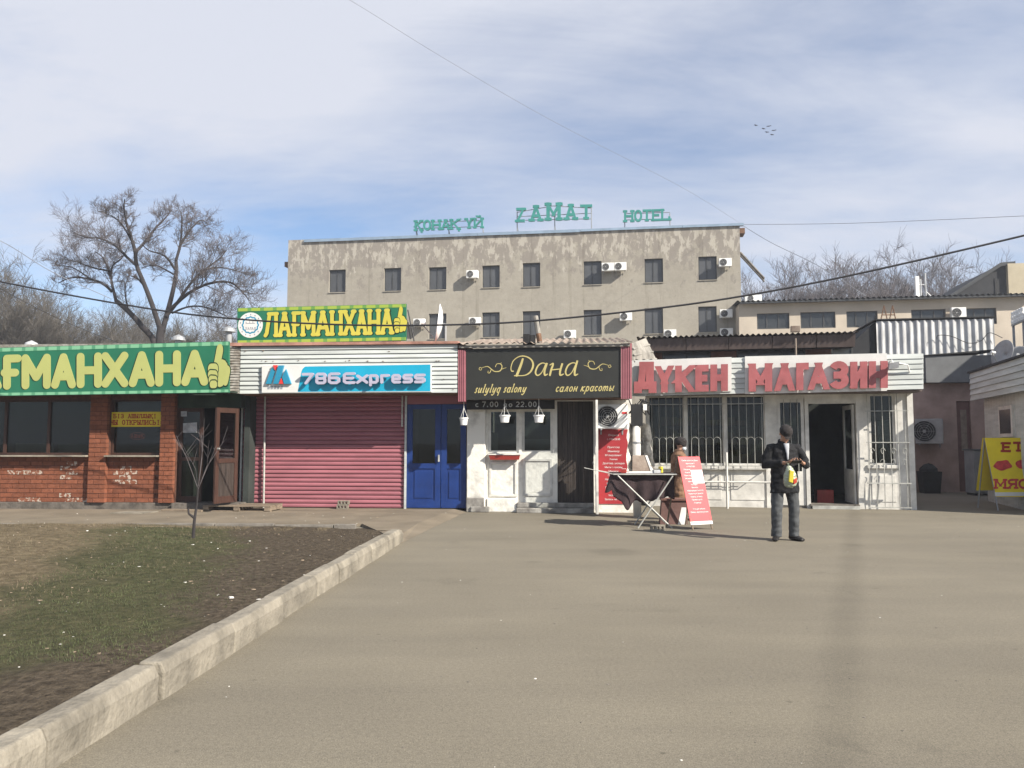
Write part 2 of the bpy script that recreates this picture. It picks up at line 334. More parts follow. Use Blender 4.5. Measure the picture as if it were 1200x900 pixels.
# asphalt: dusty, with grain, patches and a dark trail of its own (a tarry strip crossing the lot)
def asphalt():
    m = bpy.data.materials.new('asphalt'); m.use_nodes = True; t = m.node_tree; b = t.nodes['Principled BSDF']
    b.inputs['Roughness'].default_value = 0.88; b.inputs['Specular IOR Level'].default_value = 0.25
    c = N(t, 'ShaderNodeTexCoord')
    def nz(scale, det, rough=0.6, vec=None):
        n = N(t, 'ShaderNodeTexNoise'); n.inputs['Scale'].default_value = scale; n.inputs['Detail'].default_value = det; n.inputs['Roughness'].default_value = rough
        t.links.new(vec if vec else c.outputs['Object'], n.inputs['Vector']); return n.outputs[0]
    def ramp(f, p0, p1, c0, c1):
        r = N(t, 'ShaderNodeValToRGB'); r.color_ramp.elements[0].position = p0; r.color_ramp.elements[1].position = p1
        r.color_ramp.elements[0].color = (*c0, 1); r.color_ramp.elements[1].color = (*c1, 1); t.links.new(f, r.inputs[0]); return r.outputs[0]
    def mul(a, bb, f=1.0):
        x = N(t, 'ShaderNodeMix', data_type='RGBA', blend_type='MULTIPLY'); x.inputs[0].default_value = f
        t.links.new(a, x.inputs[6]); t.links.new(bb, x.inputs[7]); return x.outputs[2]
    base = ramp(nz(0.35, 6), 0.3, 0.72, (0.155, 0.138, 0.106), (0.188, 0.168, 0.130))
    mpn = N(t, 'ShaderNodeMapping'); mpn.inputs['Scale'].default_value = (0.25, 1.3, 1); mpn.inputs['Rotation'].default_value = (0, 0, R(8)); t.links.new(c.outputs['Object'], mpn.inputs[0])
    base = mul(base, ramp(nz(1.2, 5, 0.6, mpn.outputs[0]), 0.35, 0.65, (0.92, 0.92, 0.925), (1.05, 1.05, 1.04)))
    base = mul(base, ramp(nz(130, 3), 0.3, 0.7, (0.62, 0.62, 0.63), (1.36, 1.35, 1.33)))
    base = mul(base, ramp(nz(38, 4, 0.7), 0.32, 0.68, (0.84, 0.84, 0.845), (1.15, 1.15, 1.14)))
    base = mul(base, ramp(nz(0.8, 7, 0.7), 0.60, 0.68, (1, 1, 1), (0.84, 0.845, 0.85)))
    base = mul(base, ramp(nz(2.6, 8, 0.7), 0.26, 0.36, (0.88, 0.88, 0.88), (1, 1, 1)))
    def spots(scale, rad, dark, keep):
        v = N(t, 'ShaderNodeTexVoronoi', feature='F1'); v.inputs['Scale'].default_value = scale; t.links.new(c.outputs['Object'], v.inputs['Vector'])
        sr = N(t, 'ShaderNodeSeparateColor'); t.links.new(v.outputs['Color'], sr.inputs[0])
        r_ = math_n(t, 'MULTIPLY', math_n(t, 'GREATER_THAN', sr.outputs[0], 1 - keep), math_n(t, 'ADD', math_n(t, 'MULTIPLY', sr.outputs[1], rad), rad * .3))
        d = math_n(t, 'ADD', v.outputs['Distance'], math_n(t, 'MULTIPLY', math_n(t, 'SUBTRACT', nz(scale * 9, 4), 0.5), rad * 1.2))
        return ramp(math_n(t, 'SUBTRACT', math_n(t, 'ADD', d, 0.5), r_), 0.46, 0.53, (dark, dark, dark), (1, 1, 1))
    base = mul(base, spots(2.2, 0.07, 0.80, 0.30)); base = mul(base, spots(0.55, 0.16, 0.86, 0.35)); base = mul(base, spots(7.0, 0.10, 0.72, 0.12))
    s = N(t, 'ShaderNodeSeparateXYZ'); t.links.new(c.outputs['Object'], s.inputs[0])
    # strip from (1.38, 3.5) to (4.66, 11.05), and one crossing it in the right foreground
    def strip(x0, y0, x1, y1, half, dark):
        L = math.hypot(x1 - x0, y1 - y0); nx, ny = (y1 - y0) / L, -(x1 - x0) / L
        d = math_n(t, 'ADD', math_n(t, 'MULTIPLY', s.outputs[0], nx), math_n(t, 'MULTIPLY', s.outputs[1], ny))
        d = math_n(t, 'ABSOLUTE', math_n(t, 'SUBTRACT', d, nx * x0 + ny * y0))
        d = math_n(t, 'DIVIDE', math_n(t, 'ADD', d, math_n(t, 'MULTIPLY', math_n(t, 'SUBTRACT', nz(1.5, 4), 0.5), half * 1.0)), half)
        return ramp(d, 0.25, 1.25, (dark, dark, dark), (1, 1, 1))
    base = mul(base, strip(1.38, 3.5, 4.70, 11.05, 0.19, 0.87))
    base = mul(base, strip(1.9, 3.2, 4.0, 4.6, 0.2, 0.88))
    t.links.new(base, b.inputs['Base Color'])
    bp = N(t, 'ShaderNodeBump'); bp.inputs['Strength'].default_value = 0.35; bp.inputs['Distance'].default_value = 0.01
    hh = math_n(t, 'ADD', nz(150, 3), math_n(t, 'MULTIPLY', nz(3, 4), 2.0)); t.links.new(hh, bp.inputs['Height']); t.links.new(bp.outputs[0], b.inputs['Normal'])
    M['asphalt'] = m
asphalt()
mat('path_dust', (0.172, 0.143, 0.105), 0.92, 0.22, 1.2, 0.35, 60)
def soil():
    m = bpy.data.materials.new('soil'); m.use_nodes = True; t = m.node_tree; b = t.nodes['Principled BSDF']; b.inputs['Roughness'].default_value = 0.97; b.inputs['Specular IOR Level'].default_value = 0.1
    c = N(t, 'ShaderNodeTexCoord'); s = N(t, 'ShaderNodeSeparateXYZ'); t.links.new(c.outputs['Object'], s.inputs[0])
    def nz(scale, det):
        n = N(t, 'ShaderNodeTexNoise'); n.inputs['Scale'].default_value = scale; n.inputs['Detail'].default_value = det; n.inputs['Roughness'].default_value = 0.65
        t.links.new(c.outputs['Object'], n.inputs['Vector']); return n.outputs[0]
    def mixc(f, a, bcol):
        x = N(t, 'ShaderNodeMix', data_type='RGBA'); t.links.new(f, x.inputs[0])
        for i, q in ((6, a), (7, bcol)):
            if isinstance(q, tuple): x.inputs[i].default_value = (*q, 1)
            else: t.links.new(q, x.inputs[i])
        return x.outputs[2]
    def band(v, a, bb):
        r = N(t, 'ShaderNodeMapRange', interpolation_type='SMOOTHSTEP'); r.inputs[1].default_value = a; r.inputs[2].default_value = bb
        t.links.new(v, r.inputs[0]); return r.outputs[0]
    jit = math_n(t, 'MULTIPLY', math_n(t, 'SUBTRACT', nz(0.9, 6), 0.5), 2.4)
    x = math_n(t, 'ADD', math_n(t, 'ADD', s.outputs[0], jit), math_n(t, 'MULTIPLY', math_n(t, 'SUBTRACT', s.outputs[1], 4.5), 0.29))
    cst = lambda q: math_n(t, 'ADD', math_n(t, 'MULTIPLY', math_n(t, 'SUBTRACT', q, 0.5), 2.6), 0.5, True)
    x = math_n(t, 'ADD', x, math_n(t, 'MULTIPLY', math_n(t, 'MAXIMUM', math_n(t, 'SUBTRACT', 6.0, s.outputs[1]), 0.0), 0.75))
    dark = mixc(cst(nz(16, 8)), (0.032, 0.025, 0.018), (0.125, 0.100, 0.072))
    tan = mixc(cst(nz(9, 8)), (0.075, 0.058, 0.036), (0.20, 0.16, 0.102))
    green = mixc(cst(nz(10, 8)), (0.032, 0.036, 0.018), (0.105, 0.095, 0.052))
    k = mixc(band(x, -1.7, -2.3), dark, green)
    k = mixc(band(x, -3.3, -4.1), k, tan)
    t.links.new(k, b.inputs['Base Color'])
    bp = N(t, 'ShaderNodeBump'); bp.inputs['Strength'].default_value = 1.0; bp.inputs['Distance'].default_value = 0.05
    t.links.new(math_n(t, 'ADD', nz(25, 6), nz(6, 4)), bp.inputs['Height']); t.links.new(bp.outputs[0], b.inputs['Normal'])
    M['soil'] = m
soil()
def hotel_wall():
    m = bpy.data.materials.new('hotel_plaster'); m.use_nodes = True; t = m.node_tree; b = t.nodes['Principled BSDF']; b.inputs['Roughness'].default_value = 0.95; b.inputs['Specular IOR Level'].default_value = 0.1
    c = N(t, 'ShaderNodeTexCoord'); s = N(t, 'ShaderNodeSeparateXYZ'); t.links.new(c.outputs['Object'], s.inputs[0])
    def nz(scale, det, st=(1, 1, 1), rough=0.65):
        mpn = N(t, 'ShaderNodeMapping'); mpn.inputs['Scale'].default_value = st; t.links.new(c.outputs['Object'], mpn.inputs[0])
        n = N(t, 'ShaderNodeTexNoise'); n.inputs['Scale'].default_value = scale; n.inputs['Detail'].default_value = det; n.inputs['Roughness'].default_value = rough
        t.links.new(mpn.outputs[0], n.inputs['Vector']); return n.outputs[0]
    def ramp(f, p0, p1, c0, c1):
        r = N(t, 'ShaderNodeValToRGB'); r.color_ramp.elements[0].position = p0; r.color_ramp.elements[1].position = p1
        r.color_ramp.elements[0].color = (*c0, 1); r.color_ramp.elements[1].color = (*c1, 1); t.links.new(f, r.inputs[0]); return r.outputs[0]
    def mul(a, bb):
        x = N(t, 'ShaderNodeMix', data_type='RGBA', blend_type='MULTIPLY'); x.inputs[0].default_value = 1
        t.links.new(a, x.inputs[6]); t.links.new(bb, x.inputs[7]); return x.outputs[2]
    base = ramp(nz(0.35, 6), 0.3, 0.7, (0.27, 0.248, 0.208), (0.335, 0.31, 0.262))
    base = mul(base, ramp(nz(3, 7), 0.3, 0.7, (0.9, 0.9, 0.9), (1.07, 1.07, 1.07)))
    # peeled paint near the parapet: grey render below paint, edge driven by noise and height
    h = N(t, 'ShaderNodeMapRange'); h.inputs[1].default_value = 10.6; h.inputs[2].default_value = 15.2; h.inputs[3].default_value = -0.17; h.inputs[4].default_value = 0.1; t.links.new(s.outputs[2], h.inputs[0])
    p = math_n(t, 'ADD', nz(1.3, 8, (1.2, 1, 0.8), 0.7), h.outputs[0])
    x = N(t, 'ShaderNodeMix', data_type='RGBA'); x.inputs[7].default_value = (0.225, 0.202, 0.178, 1)
    t.links.new(base, x.inputs[6]); t.links.new(ramp(p, 0.475, 0.515, (0, 0, 0), (0.8, 0.8, 0.8)), x.inputs[0]); base = x.outputs[2]
    x = N(t, 'ShaderNodeMix', data_type='RGBA'); x.inputs[7].default_value = (0.42, 0.39, 0.335, 1)
    h2 = N(t, 'ShaderNodeMapRange'); h2.inputs[1].default_value = 12.4; h2.inputs[2].default_value = 14.2; h2.inputs[3].default_value = -0.1; h2.inputs[4].default_value = 0.05; t.links.new(s.outputs[2], h2.inputs[0])
    t.links.new(base, x.inputs[6]); t.links.new(ramp(math_n(t, 'ADD', nz(1.6, 6, (1.5, 1, 0.6)), h2.outputs[0]), 0.55, 0.6, (0, 0, 0), (0.75, 0.75, 0.75)), x.inputs[0]); base = x.outputs[2]
    # water streaks running down
    base = mul(base, ramp(nz(0.9, 5, (2.2, 1, 0.10)), 0.32, 0.44, (0.76, 0.75, 0.73), (1, 1, 1)))
    base = mul(base, ramp(nz(5, 5), 0.30, 0.38, (0.74, 0.73, 0.71), (1, 1, 1)))
    t.links.new(base, b.inputs['Base Color'])
    bp = N(t, 'ShaderNodeBump'); bp.inputs['Strength'].default_value = 0.4; bp.inputs['Distance'].default_value = 0.03
    t.links.new(nz(4, 7), bp.inputs['Height']); t.links.new(bp.outputs[0], b.inputs['Normal'])
    M['hotel_plaster'] = m
hotel_wall()
# ------------------------------------------------------------------ stroke letters
def arc(cx, cy, rx, ry, a0, a1, n=9):
    return [(cx + rx * math.cos(R(a0 + (a1 - a0) * i / n)), cy + ry * math.sin(R(a0 + (a1 - a0) * i / n))) for i in range(n + 1)]
def C(*p): return ('c', sum(p, []))
O_ = C(arc(.5, .5, .5, .5, 90, 450, 20))
GL = {
 'Л': [[(0, 0), (.12, .1)], [(.12, .1), (.4, 1)], [(.4, 1), (1, 1)], [(1, 0), (1, 1)]],
 'А': [[(0, 0), (.5, 1)], [(1, 0), (.5, 1)], [(.22, .3), (.78, .3)]],
 'Ғ': [[(.18, 0), (.18, 1)], [(.18, 1), (1, 1)], [(0, .48), (.8, .48)]],
 'М': [[(0, 0), (0, 1)], [(0, 1), (.5, .3)], [(.5, .3), (1, 1)], [(1, 0), (1, 1)]],
 'Н': [[(0, 0), (0, 1)], [(1, 0), (1, 1)], [(0, .5), (1, .5)]],
 'Х': [[(0, 0), (1, 1)], [(1, 0), (0, 1)]],
 'Д': [[(.22, .2), (.36, 1)], [(.36, 1), (.82, 1)], [(.82, .2), (.82, 1)], [(0, .16), (1, .16)], [(0, 0), (0, .16)], [(1, 0), (1, .16)]],
 'Ү': [[(0, 1), (.5, .42)], [(1, 1), (.5, .42)], [(.5, 0), (.5, .45)]],
 'К': [[(0, 0), (0, 1)], [(0, .45), (1, 1)], [(.3, .6), (1, 0)]],
 'Қ': [[(0, 0), (0, 1)], [(0, .45), (1, 1)], [(.3, .6), (1, 0)], [(1.05, -.2), (1.05, 0)]],
 'Е': [[(0, 0), (0, 1)], [(0, 1), (1, 1)], [(0, .5), (.8, .5)], [(0, 0), (1, 0)]],
 'Г': [[(0, 0), (0, 1)], [(0, 1), (1, 1)]],
 'З': [C(arc(.5, .75, .48, .25, 160, -80, 12)), C(arc(.5, .25, .5, .25, 80, -160, 12)), [(.38, .5), (.6, .5)]],
 'И': [[(0, 0), (0, 1)], [(1, 0), (1, 1)], [(0, .05), (1, .95)]],
 'Й': [[(0, 0), (0, 1)], [(1, 0), (1, 1)], [(0, .05), (1, .95)], C(arc(.5, 1.36, .26, .14, 180, 360, 8))],
 'О': [O_], 'Т': [[(.5, 0), (.5, 1)], [(0, 1), (1, 1)]],
 'Z': [[(0, 1), (1, 1)], [(0, 0), (1, 1)], [(0, 0), (1, 0)]],
 'L': [[(0, 0), (0, 1)], [(0, 0), (1, 0)], [(1, 0), (1, .2)]],
 'Б': [[(0, 0), (0, 1)], [(0, 1), (.9, 1)], C([(0, .55), (.5, .55)], arc(.6, .28, .4, .28, 90, -90, 8), [(0, 0)])],
 'І': [[(.5, 0), (.5, 1)]],
 'Ш': [[(0, 0), (0, 1)], [(.5, 0), (.5, 1)], [(1, 0), (1, 1)], [(0, 0), (1, 0)]],
 'Ы': [[(0, 0), (0, 1)], C([(0, .55), (.35, .55)], arc(.38, .28, .26, .28, 90, -90, 8), [(0, 0)]), [(1, 0), (1, 1)]],
 'Ь': [[(0, 0), (0, 1)], C([(0, .55), (.5, .55)], arc(.6, .28, .4, .28, 90, -90, 8), [(0, 0)])],
 'Р': [[(0, 0), (0, 1)], C([(0, 1), (.5, 1)], arc(.6, .74, .4, .26, 90, -90, 8), [(0, .48)])],
 'С': [C(arc(.55, .5, .55, .5, 45, 315, 16))],
 'Я': [[(1, 0), (1, 1)], C([(1, 1), (.5, 1)], arc(.42, .74, .4, .26, 90, 270, 8), [(1, .48)]), [(0, 0), (.5, .48)]],
 '!': [[(.5, .35), (.5, 1)], [(.5, 0), (.5, .08)]],
 '7': [[(0, 1), (1, 1)], [(.3, 0), (1, 1)]],
 '8': [C([(.15, 1), (.85, 1), (1, .88), (1, .62), (.85, .5), (.15, .5), (0, .38), (0, .12), (.15, 0), (.85, 0), (1, .12), (1, .38), (.85, .5)]), C([(.15, .5), (0, .62), (0, .88), (.15, 1)])],
 '6': [C([(1, 1), (.2, 1), (0, .85), (0, .15), (.2, 0), (.8, 0), (1, .15), (1, .4), (.8, .55), (0, .55)])],
 '2': [C(arc(.5, .72, .5, .28, 160, -30, 10), [(0, 0), (1, 0)])],
 '0': [O_], '.': [[(.5, 0), (.5, .05)]],
 'E': [C([(1, 1), (.2, 1), (0, .85), (0, .15), (.2, 0), (1, 0)]), [(0, .5), (.85, .5)]],
 'x': [[(0, 0), (1, .74)], [(1, 0), (0, .74)]],
 'p': [[(0, -.28), (0, .74)], C([(0, .74), (.8, .74), (1, .6), (1, .14), (.8, 0), (0, 0)])],
 'r': [[(0, 0), (0, .74)], C([(0, .6), (.3, .74), (1, .74)])],
 'e': [C([(0, .36), (1, .36), (1, .6), (.8, .74), (.2, .74), (0, .6), (0, .14), (.2, 0), (1, 0)])],
 's': [C([(1, .74), (.15, .74), (0, .64), (0, .46), (.15, .38), (.85, .38), (1, .28), (1, .1), (.85, 0), (0, 0)])],
 # cursive lower case (x-height 0.62)
 'a_': [C(arc(.45, .3, .45, .32, 60, 330, 12)), C([(.95, .62), (.8, .1), (.9, 0), (1.05, .06)])],
 'с_': [C(arc(.5, .31, .5, .31, 50, 320, 12))],
 'о_': [C(arc(.5, .31, .5, .31, 90, 450, 14))],
 's_': [C([(.9, .58), (.55, .63), (.3, .5), (.45, .34), (.7, .2), (.5, 0), (.05, .04)])],
 'u_': [C([(.1, .6), (0, .15), (.2, 0), (.6, .1), (.9, .6)]), C([(.9, .6), (.8, .1), (1, .02)])],
 'l_': [C([(.3, 1.05), (.6, 1.1), (.55, .9), (.2, .1), (.45, 0), (.75, .1)])],
 'y_': [C([(.1, .6), (.05, .2), (.25, .02), (.6, .12), (.95, .6)]), C([(.95, .6), (.7, -.2), (.3, -.38), (0, -.3)])],
 'q_': [C(arc(.45, .3, .45, .32, 60, 330, 12)), C([(.95, .62), (.7, -.4)])],
 'n_': [C([(.1, .6), (0, 0)]), C([(.05, .3), (.5, .62), (.8, .55), (.75, .1), (1, .03)])],
 'л_': [C([(0, .04), (.2, .06), (.5, .62), (.85, .62)]), C([(.85, .62), (.78, .08), (1, .03)])],
 'н_': [C([(.15, .62), (.05, 0)]), C([(.1, .32), (.85, .32)]), C([(.95, .62), (.85, .06), (1.05, .03)])],
 'к_': [C([(.2, .62), (.05, 0)]), C([(1, .6), (.7, .58), (.12, .3)]), C([(.35, .36), (.75, .02), (1, .05)])],
 'р_': [C([(.2, .62), (-.1, -.38)]), C(arc(.55, .31, .42, .31, 150, -170, 14))],
 'т_': [C([(.05, .6), (.0, 0)]), C([(.04, .4), (.3, .62), (.48, .5), (.42, 0)]), C([(.45, .4), (.75, .62), (.95, .5), (.9, .06), (1.05, .04)])],
 'ы_': [C([(.1, .62), (0, .12), (.15, 0), (.4, .02), (.5, .2), (.35, .34), (.05, .28)]), C([(.95, .62), (.85, .08), (1.05, .03)])],
 'г_': [C([(0, .5), (.4, .64), (.9, .5), (.7, .3), (.2, .12), (.3, 0), (.8, .05)])],
}
for a, b in (('A', 'А'), ('M', 'М'), ('T', 'Т'), ('H', 'Н'), ('а_', 'a_'), ('o_', 'о_')): GL[a] = GL[b]
def strip2(pts, t, asp=1.0):
    """mitred ribbon of thickness t along pts -> list of quads"""
    P = [Vector((p[0], p[1])) for p in pts]
    L = []
    closed = (P[0] - P[-1]).length < 1e-4
    for i, p in enumerate(P):
        a = P[i - 1] if i else (P[-2] if closed else None); b = P[i + 1] if i < len(P) - 1 else (P[1] if closed else None)
        d1 = (p - a).normalized() if a is not None else (b - p).normalized()
        d2 = (b - p).normalized() if b is not None else d1
        d = d1 + d2; d = d.normalized() if d.length > 1e-6 else d1
        nn = Vector((-d.y, d.x)); k = 1 / max(0.5, nn.dot(Vector((-d1.y, d1.x))))
        L.append((p + nn * t * .5 * k, p - nn * t * .5 * k))
    return [[tuple(L[i][0]), tuple(L[i][1]), tuple(L[i + 1][1]), tuple(L[i + 1][0])] for i in range(len(L) - 1)]
def capsule(a, b, r, n=7):
    a, b = Vector(a), Vector(b); d = b - a; ang = math.atan2(d.y, d.x) if d.length > 1e-6 else 0
    return [(b.x + r * math.cos(ang - math.pi / 2 + math.pi * i / n), b.y + r * math.sin(ang - math.pi / 2 + math.pi * i / n)) for i in range(n + 1)] + \
           [(a.x + r * math.cos(ang + math.pi / 2 + math.pi * i / n), a.y + r * math.sin(ang + math.pi / 2 + math.pi * i / n)) for i in range(n + 1)]
def glyph(ch, Wd, t, style):
    """polygons of the glyph in a box Wd x 1 (height units); t = stroke thickness"""
    out = []
    f = lambda p: (t / 2 + p[0] * (Wd - t), t / 2 + p[1] * (1 - t))
    for s in GL[ch]:
        curve = s[0] == 'c'; pts = [f(p) for p in (s[1] if curve else s)]
        if style == 'round' or style == 'bulb':
            for a, b in zip(pts, pts[1:]): out.append(capsule(a, b, t / 2))
            if style == 'bulb' and not curve:
                raw = s
                for q, p in zip(raw, pts):
                    if (q[1] in (0, 1)) and any(abs(raw[i][1] - raw[i + 1][1]) > .3 for i in range(len(raw) - 1)):
                        out.append(capsule((p[0] - t * .28, p[1]), (p[0] + t * .28, p[1]), t * .5))
            continue
        if curve: out += strip2(pts, t); continue
        for i, (a, b) in enumerate(zip(pts, pts[1:])):
            dx, dy = b[0] - a[0], b[1] - a[1]
            if abs(dy) > abs(dx) * 0.6:
                if dy < 0: a, b = b, a; dx, dy = -dx, -dy
                k = dx / dy; e = t / 2; hw = t / 2 * math.sqrt(1 + k * k) * ((0.72 if ch in 'ИЙМMZ' else 0.86) if abs(k) > .1 else 1)
                a2 = (a[0] - k * e, a[1] - e); b2 = (b[0] + k * e, b[1] + e)
                out.append([(a2[0] - hw, a2[1]), (a2[0] + hw, a2[1]), (b2[0] + hw, b2[1]), (b2[0] - hw, b2[1])])
                if style == 'slab':
                    for q, p in ((s[i], pts[i]), (s[i + 1], pts[i + 1])):
                        if q[1] in (0, 1):
                            out.append([(p[0] - t * 1.05, p[1] - t * .42), (p[0] + t * 1.05, p[1] - t * .42), (p[0] + t * 1.05, p[1] + t * .42), (p[0] - t * 1.05, p[1] + t * .42)])
            else:
                if dx < 0: a, b = b, a; dx, dy = -dx, -dy
                k = dy / dx; e = t / 2; hw = t / 2 * math.sqrt(1 + k * k)
                a2 = (a[0] - e, a[1] - k * e); b2 = (b[0] + e, b[1] + k * e)
                out.append([(a2[0], a2[1] - hw), (b2[0], b2[1] - hw), (b2[0], b2[1] + hw), (a2[0], a2[1] + hw)])
    return out
def bil(q, s, t):
    """q: TL, TR, BR, BL as (u, z); s to the right, t upward"""
    TL, TR, BR, BL = q
    bx = BL[0] + (BR[0] - BL[0]) * s, BL[1] + (BR[1] - BL[1]) * s
    tx = TL[0] + (TR[0] - TL[0]) * s, TL[1] + (TR[1] - TL[1]) * s
    return bx[0] + (tx[0] - bx[0]) * t, bx[1] + (tx[1] - bx[1]) * t
def pxquad(F, c, d): return [F.P(x, y, d) for x, y in c]
def put_letter(parent, F, d, ch, c, t, style, mats, depth, shear=0.0, shadow=None, name='letter', base=0.0):
    """a letter in the pixel box c (TL, TR, BR, BL) on the plane d in front of F; base = gap between plane and back of the letter"""
    q = pxquad(F, c, d)
    w = math.hypot(q[1][0] - q[0][0], q[1][1] - q[0][1]); h = abs(q[0][1] - q[3][1]); Wd = w / h
    mb = MB(); polys = glyph(ch, Wd, t, style); k = 0
    if shadow:
        sx, sy, sm = shadow
        for p in polys:
            pts = [bil(q, (a + sx + shear * b) / Wd, b + sy) for a, b in p]
            mb.prism(pts, -d - .002 - k * 1e-4, -d, sm); k += 1
    k2 = 0
    for p in polys:
        pts = [bil(q, (a + shear * (b - .5)) / Wd, b) for a, b in p]
        mb.prism(pts, -d - base - depth - (k * 1e-4 if shadow else 0) - k2 * 2e-4 - (.003 if shadow else 0), -d - base, 0); k2 += 1
    return mb.build(name, mats, parent)
def slab_sign(parent, name, F, c, d, thick, m, bevel=0):
    q = pxquad(F, c, d)
    return MB().prism([q[3], q[2], q[1], q[0]], -d, -d + thick).build(name, m, parent, bevel=bevel)
def tiny_text(parent, F, d, lines, m, name='lettering'):
    """small print: lines = (text, px centre x, px baseline y, px height)"""
    mb = MB()
    for text, px, py, hp in lines:
        c = bpy.data.curves.new('txt', 'FONT'); c.body = text; c.align_x = 'CENTER'; c.size = 1
        o = bpy.data.objects.new('txt', c); COL.objects.link(o)
        dg = bpy.context.evaluated_depsgraph_get(); me = bpy.data.meshes.new_from_object(o.evaluated_get(dg))
        u, z = F.P(px, py, d); sc = (F.P(px, py - hp, d)[1] - z) / 0.7
        k = len(mb.v)
        mb.v += [(u + v.co.x * sc, -d - .002, z + v.co.y * sc) for v in me.vertices]
        for p in me.polygons: mb.f.append(tuple(k + i for i in p.vertices)); mb.m.append(0)
        bpy.data.objects.remove(o); bpy.data.curves.remove(c); bpy.data.meshes.remove(me)
    return mb.build(name, m, parent)
# ------------------------------------------------------------------ ground, path, soil bed, kerbs
PZ = 0.05
CF = Frame(G(205, 597, PZ), 4); SF = Frame(G(475, 596, PZ), 5); MF = Frame(G(1075, 597.5), 11); HF = Frame((0, 52), 9)
gm = MB(); gm.face([(-500, -500, 0), (500, -500, 0), (500, 500, 0), (-500, 500, 0)])
tag(gm.build('asphalt_ground', 'asphalt'), kind='structure')
pA = [(-18, 13.46), tuple(G(424, 617))[:2], tuple(G(470, 637))[:2], tuple(G(510, 617))[:2], tuple(G(549, 599))[:2], (-0.85, 19.5), (-18, 19.5)]
pm = MB(); n = len(pA); k = 0
pm.v = [(x, y, 0.002) for x, y in pA] + [(x + a, y + b, PZ) for (x, y), (a, b) in zip(pA, ((0, .005), (0, .005), (-.12, .2), (-.3, .12), (-.3, 0), (-.3, 0), (0, 0)))]
pm.f = [tuple(range(n, 2 * n))] + [(i, (i + 1) % n, n + (i + 1) % n, n + i) for i in range(n)]; pm.m = [0] * len(pm.f)
tag(pm.build('path', 'path_dust'), kind='structure')
KX = lambda y: -2.03 + (y - 3.85) * 0.0535       # foot of the kerb, lot side
def soil_z(x, y):
    nz = noise.noise(Vector((x * 1.3, y * 1.3, 0))) * .03 + noise.noise(Vector((x * 5, y * 5, 3))) * .012
    m = .26 * math.exp(-((x + 7.5) / 2.6) ** 2 - ((y - 10.2) / 2.6) ** 2)
    base = .10 - .07 * max(0, min(1, (y - 8) / 5))
    return base + nz + m
sm_ = MB(); NX, NY = 120, 110
for j in range(NY + 1):
    y = -2 + 15.44 * j / NY
    for i in range(NX + 1):
        s = 1 - (1 - i / NX) ** 1.0; x = -18 + (KX(y) - .12 + 18) * s
        sm_.v.append((x, y, soil_z(x, y)))
for j in range(NY):
    for i in range(NX):
        a = j * (NX + 1) + i; sm_.f.append((a, a + 1, a + NX + 2, a + NX + 1)); sm_.m.append(0)
tag(sm_.build('soil_bed', 'soil', smooth=True), kind='structure')
kerb = tag(bpy.data.objects.new('kerb', None), kind='structure'); COL.objects.link(kerb)
random.seed(5)
y = -1.13
while y < 11.6:
    y2 = min(y + (1.0 if random.random() < .7 else .72), 11.72)
    if 11.72 - y2 < .35: y2 = 11.72
    dx, dz = random.uniform(-.012, .012), random.uniform(-.01, .008); g = .006
    prof = [(-.155, -.05), (.0, -.05), (0.004, .145), (-.022, .205), (-.15, .205)]
    mb = MB(); m_ = 6
    for q in range(m_ + 1):
        yy = y + g + (y2 - y - 2 * g) * q / m_; end = (y2 > 11.7 and q == m_)
        for a, h in prof:
            ch = noise.noise(Vector((yy * 4, a * 9, h * 9))) * .008
            mb.v.append((KX(yy) + a + dx + ch, yy, h + dz + ch * .6 - (.03 if end and h > .1 else 0)))
    L = len(prof)
    for q in range(m_):
        for i in range(L):
            j = (i + 1) % L; mb.f.append((q * L + i, q * L + j, (q + 1) * L + j, (q + 1) * L + i)); mb.m.append(0)
    mb.f += [tuple(reversed(range(L))), tuple(m_ * L + i for i in range(L))]; mb.m += [0, 0]
    mb.f = [tuple(reversed(f)) for f in mb.f]
    mb.build('kerb_stone', 'concrete', kerb, bevel=.012); y = y2
edging = tag(bpy.data.objects.new('path_edging', None), kind='structure'); COL.objects.link(edging)
x = -14.0
while x < -2.75:
    x2 = min(x + 1.0, -2.62); h = .085 + random.uniform(-.012, .012)
    MB().box(x + .006, x2 - .006, 13.36 + random.uniform(-.015, .015), 13.47, -.1, h).build('edging_stone', 'concrete_dark', edging, bevel=.01); x = x2
def blades(nm, mats, n, fn, hmin, hmax, w, label, cat):
    mb = MB()
    for _ in range(n):
        p = fn()
        if p is None: continue
        x, y = p
        if x > KX(y) - .2: continue
        z = soil_z(x, y); a = random.uniform(0, 6.28); h = random.uniform(hmin, hmax); l = random.uniform(.2, 1.0) * h; b = random.uniform(0, 6.28)
        mb.face([(x - w * math.cos(a), y - w * math.sin(a), z - .01), (x + w * math.cos(a), y + w * math.sin(a), z - .01), (x + l * math.cos(b), y + l * math.sin(b), z + h)])
    return tag(mb.build(nm, mats), label, cat, kind='stuff')
def in_green():
    y = random.uniform(4.9, 12.6); c = -2.75 - .29 * (y - 4.5); x = random.gauss(c, .55)
    return (x, y) if noise.noise(Vector((x * 1.1, y * .8, 7))) > -.22 else None
blades('grass', 'grass_green', 30000, in_green, .006, .02, .004, 'short patchy green grass across the soil bed', 'grass')
def in_dry():
    if random.random() < .5:
        y = random.gauss(13.1, .2); x = random.uniform(-9, -3)
        return (x, y) if y < 13.33 and noise.noise(Vector((x * 1.6, 0, 2))) > -.15 else None
    x, y = random.uniform(-9.5, -3.6), random.uniform(6.5, 13); return (x, y) if noise.noise(Vector((x, y, 1))) > -.1 else None
blades('dry_grass', 'grass_dry', 16000, in_dry, .008, .035, .004, 'dead straw coloured grass on the bare soil and by the edging', 'grass')
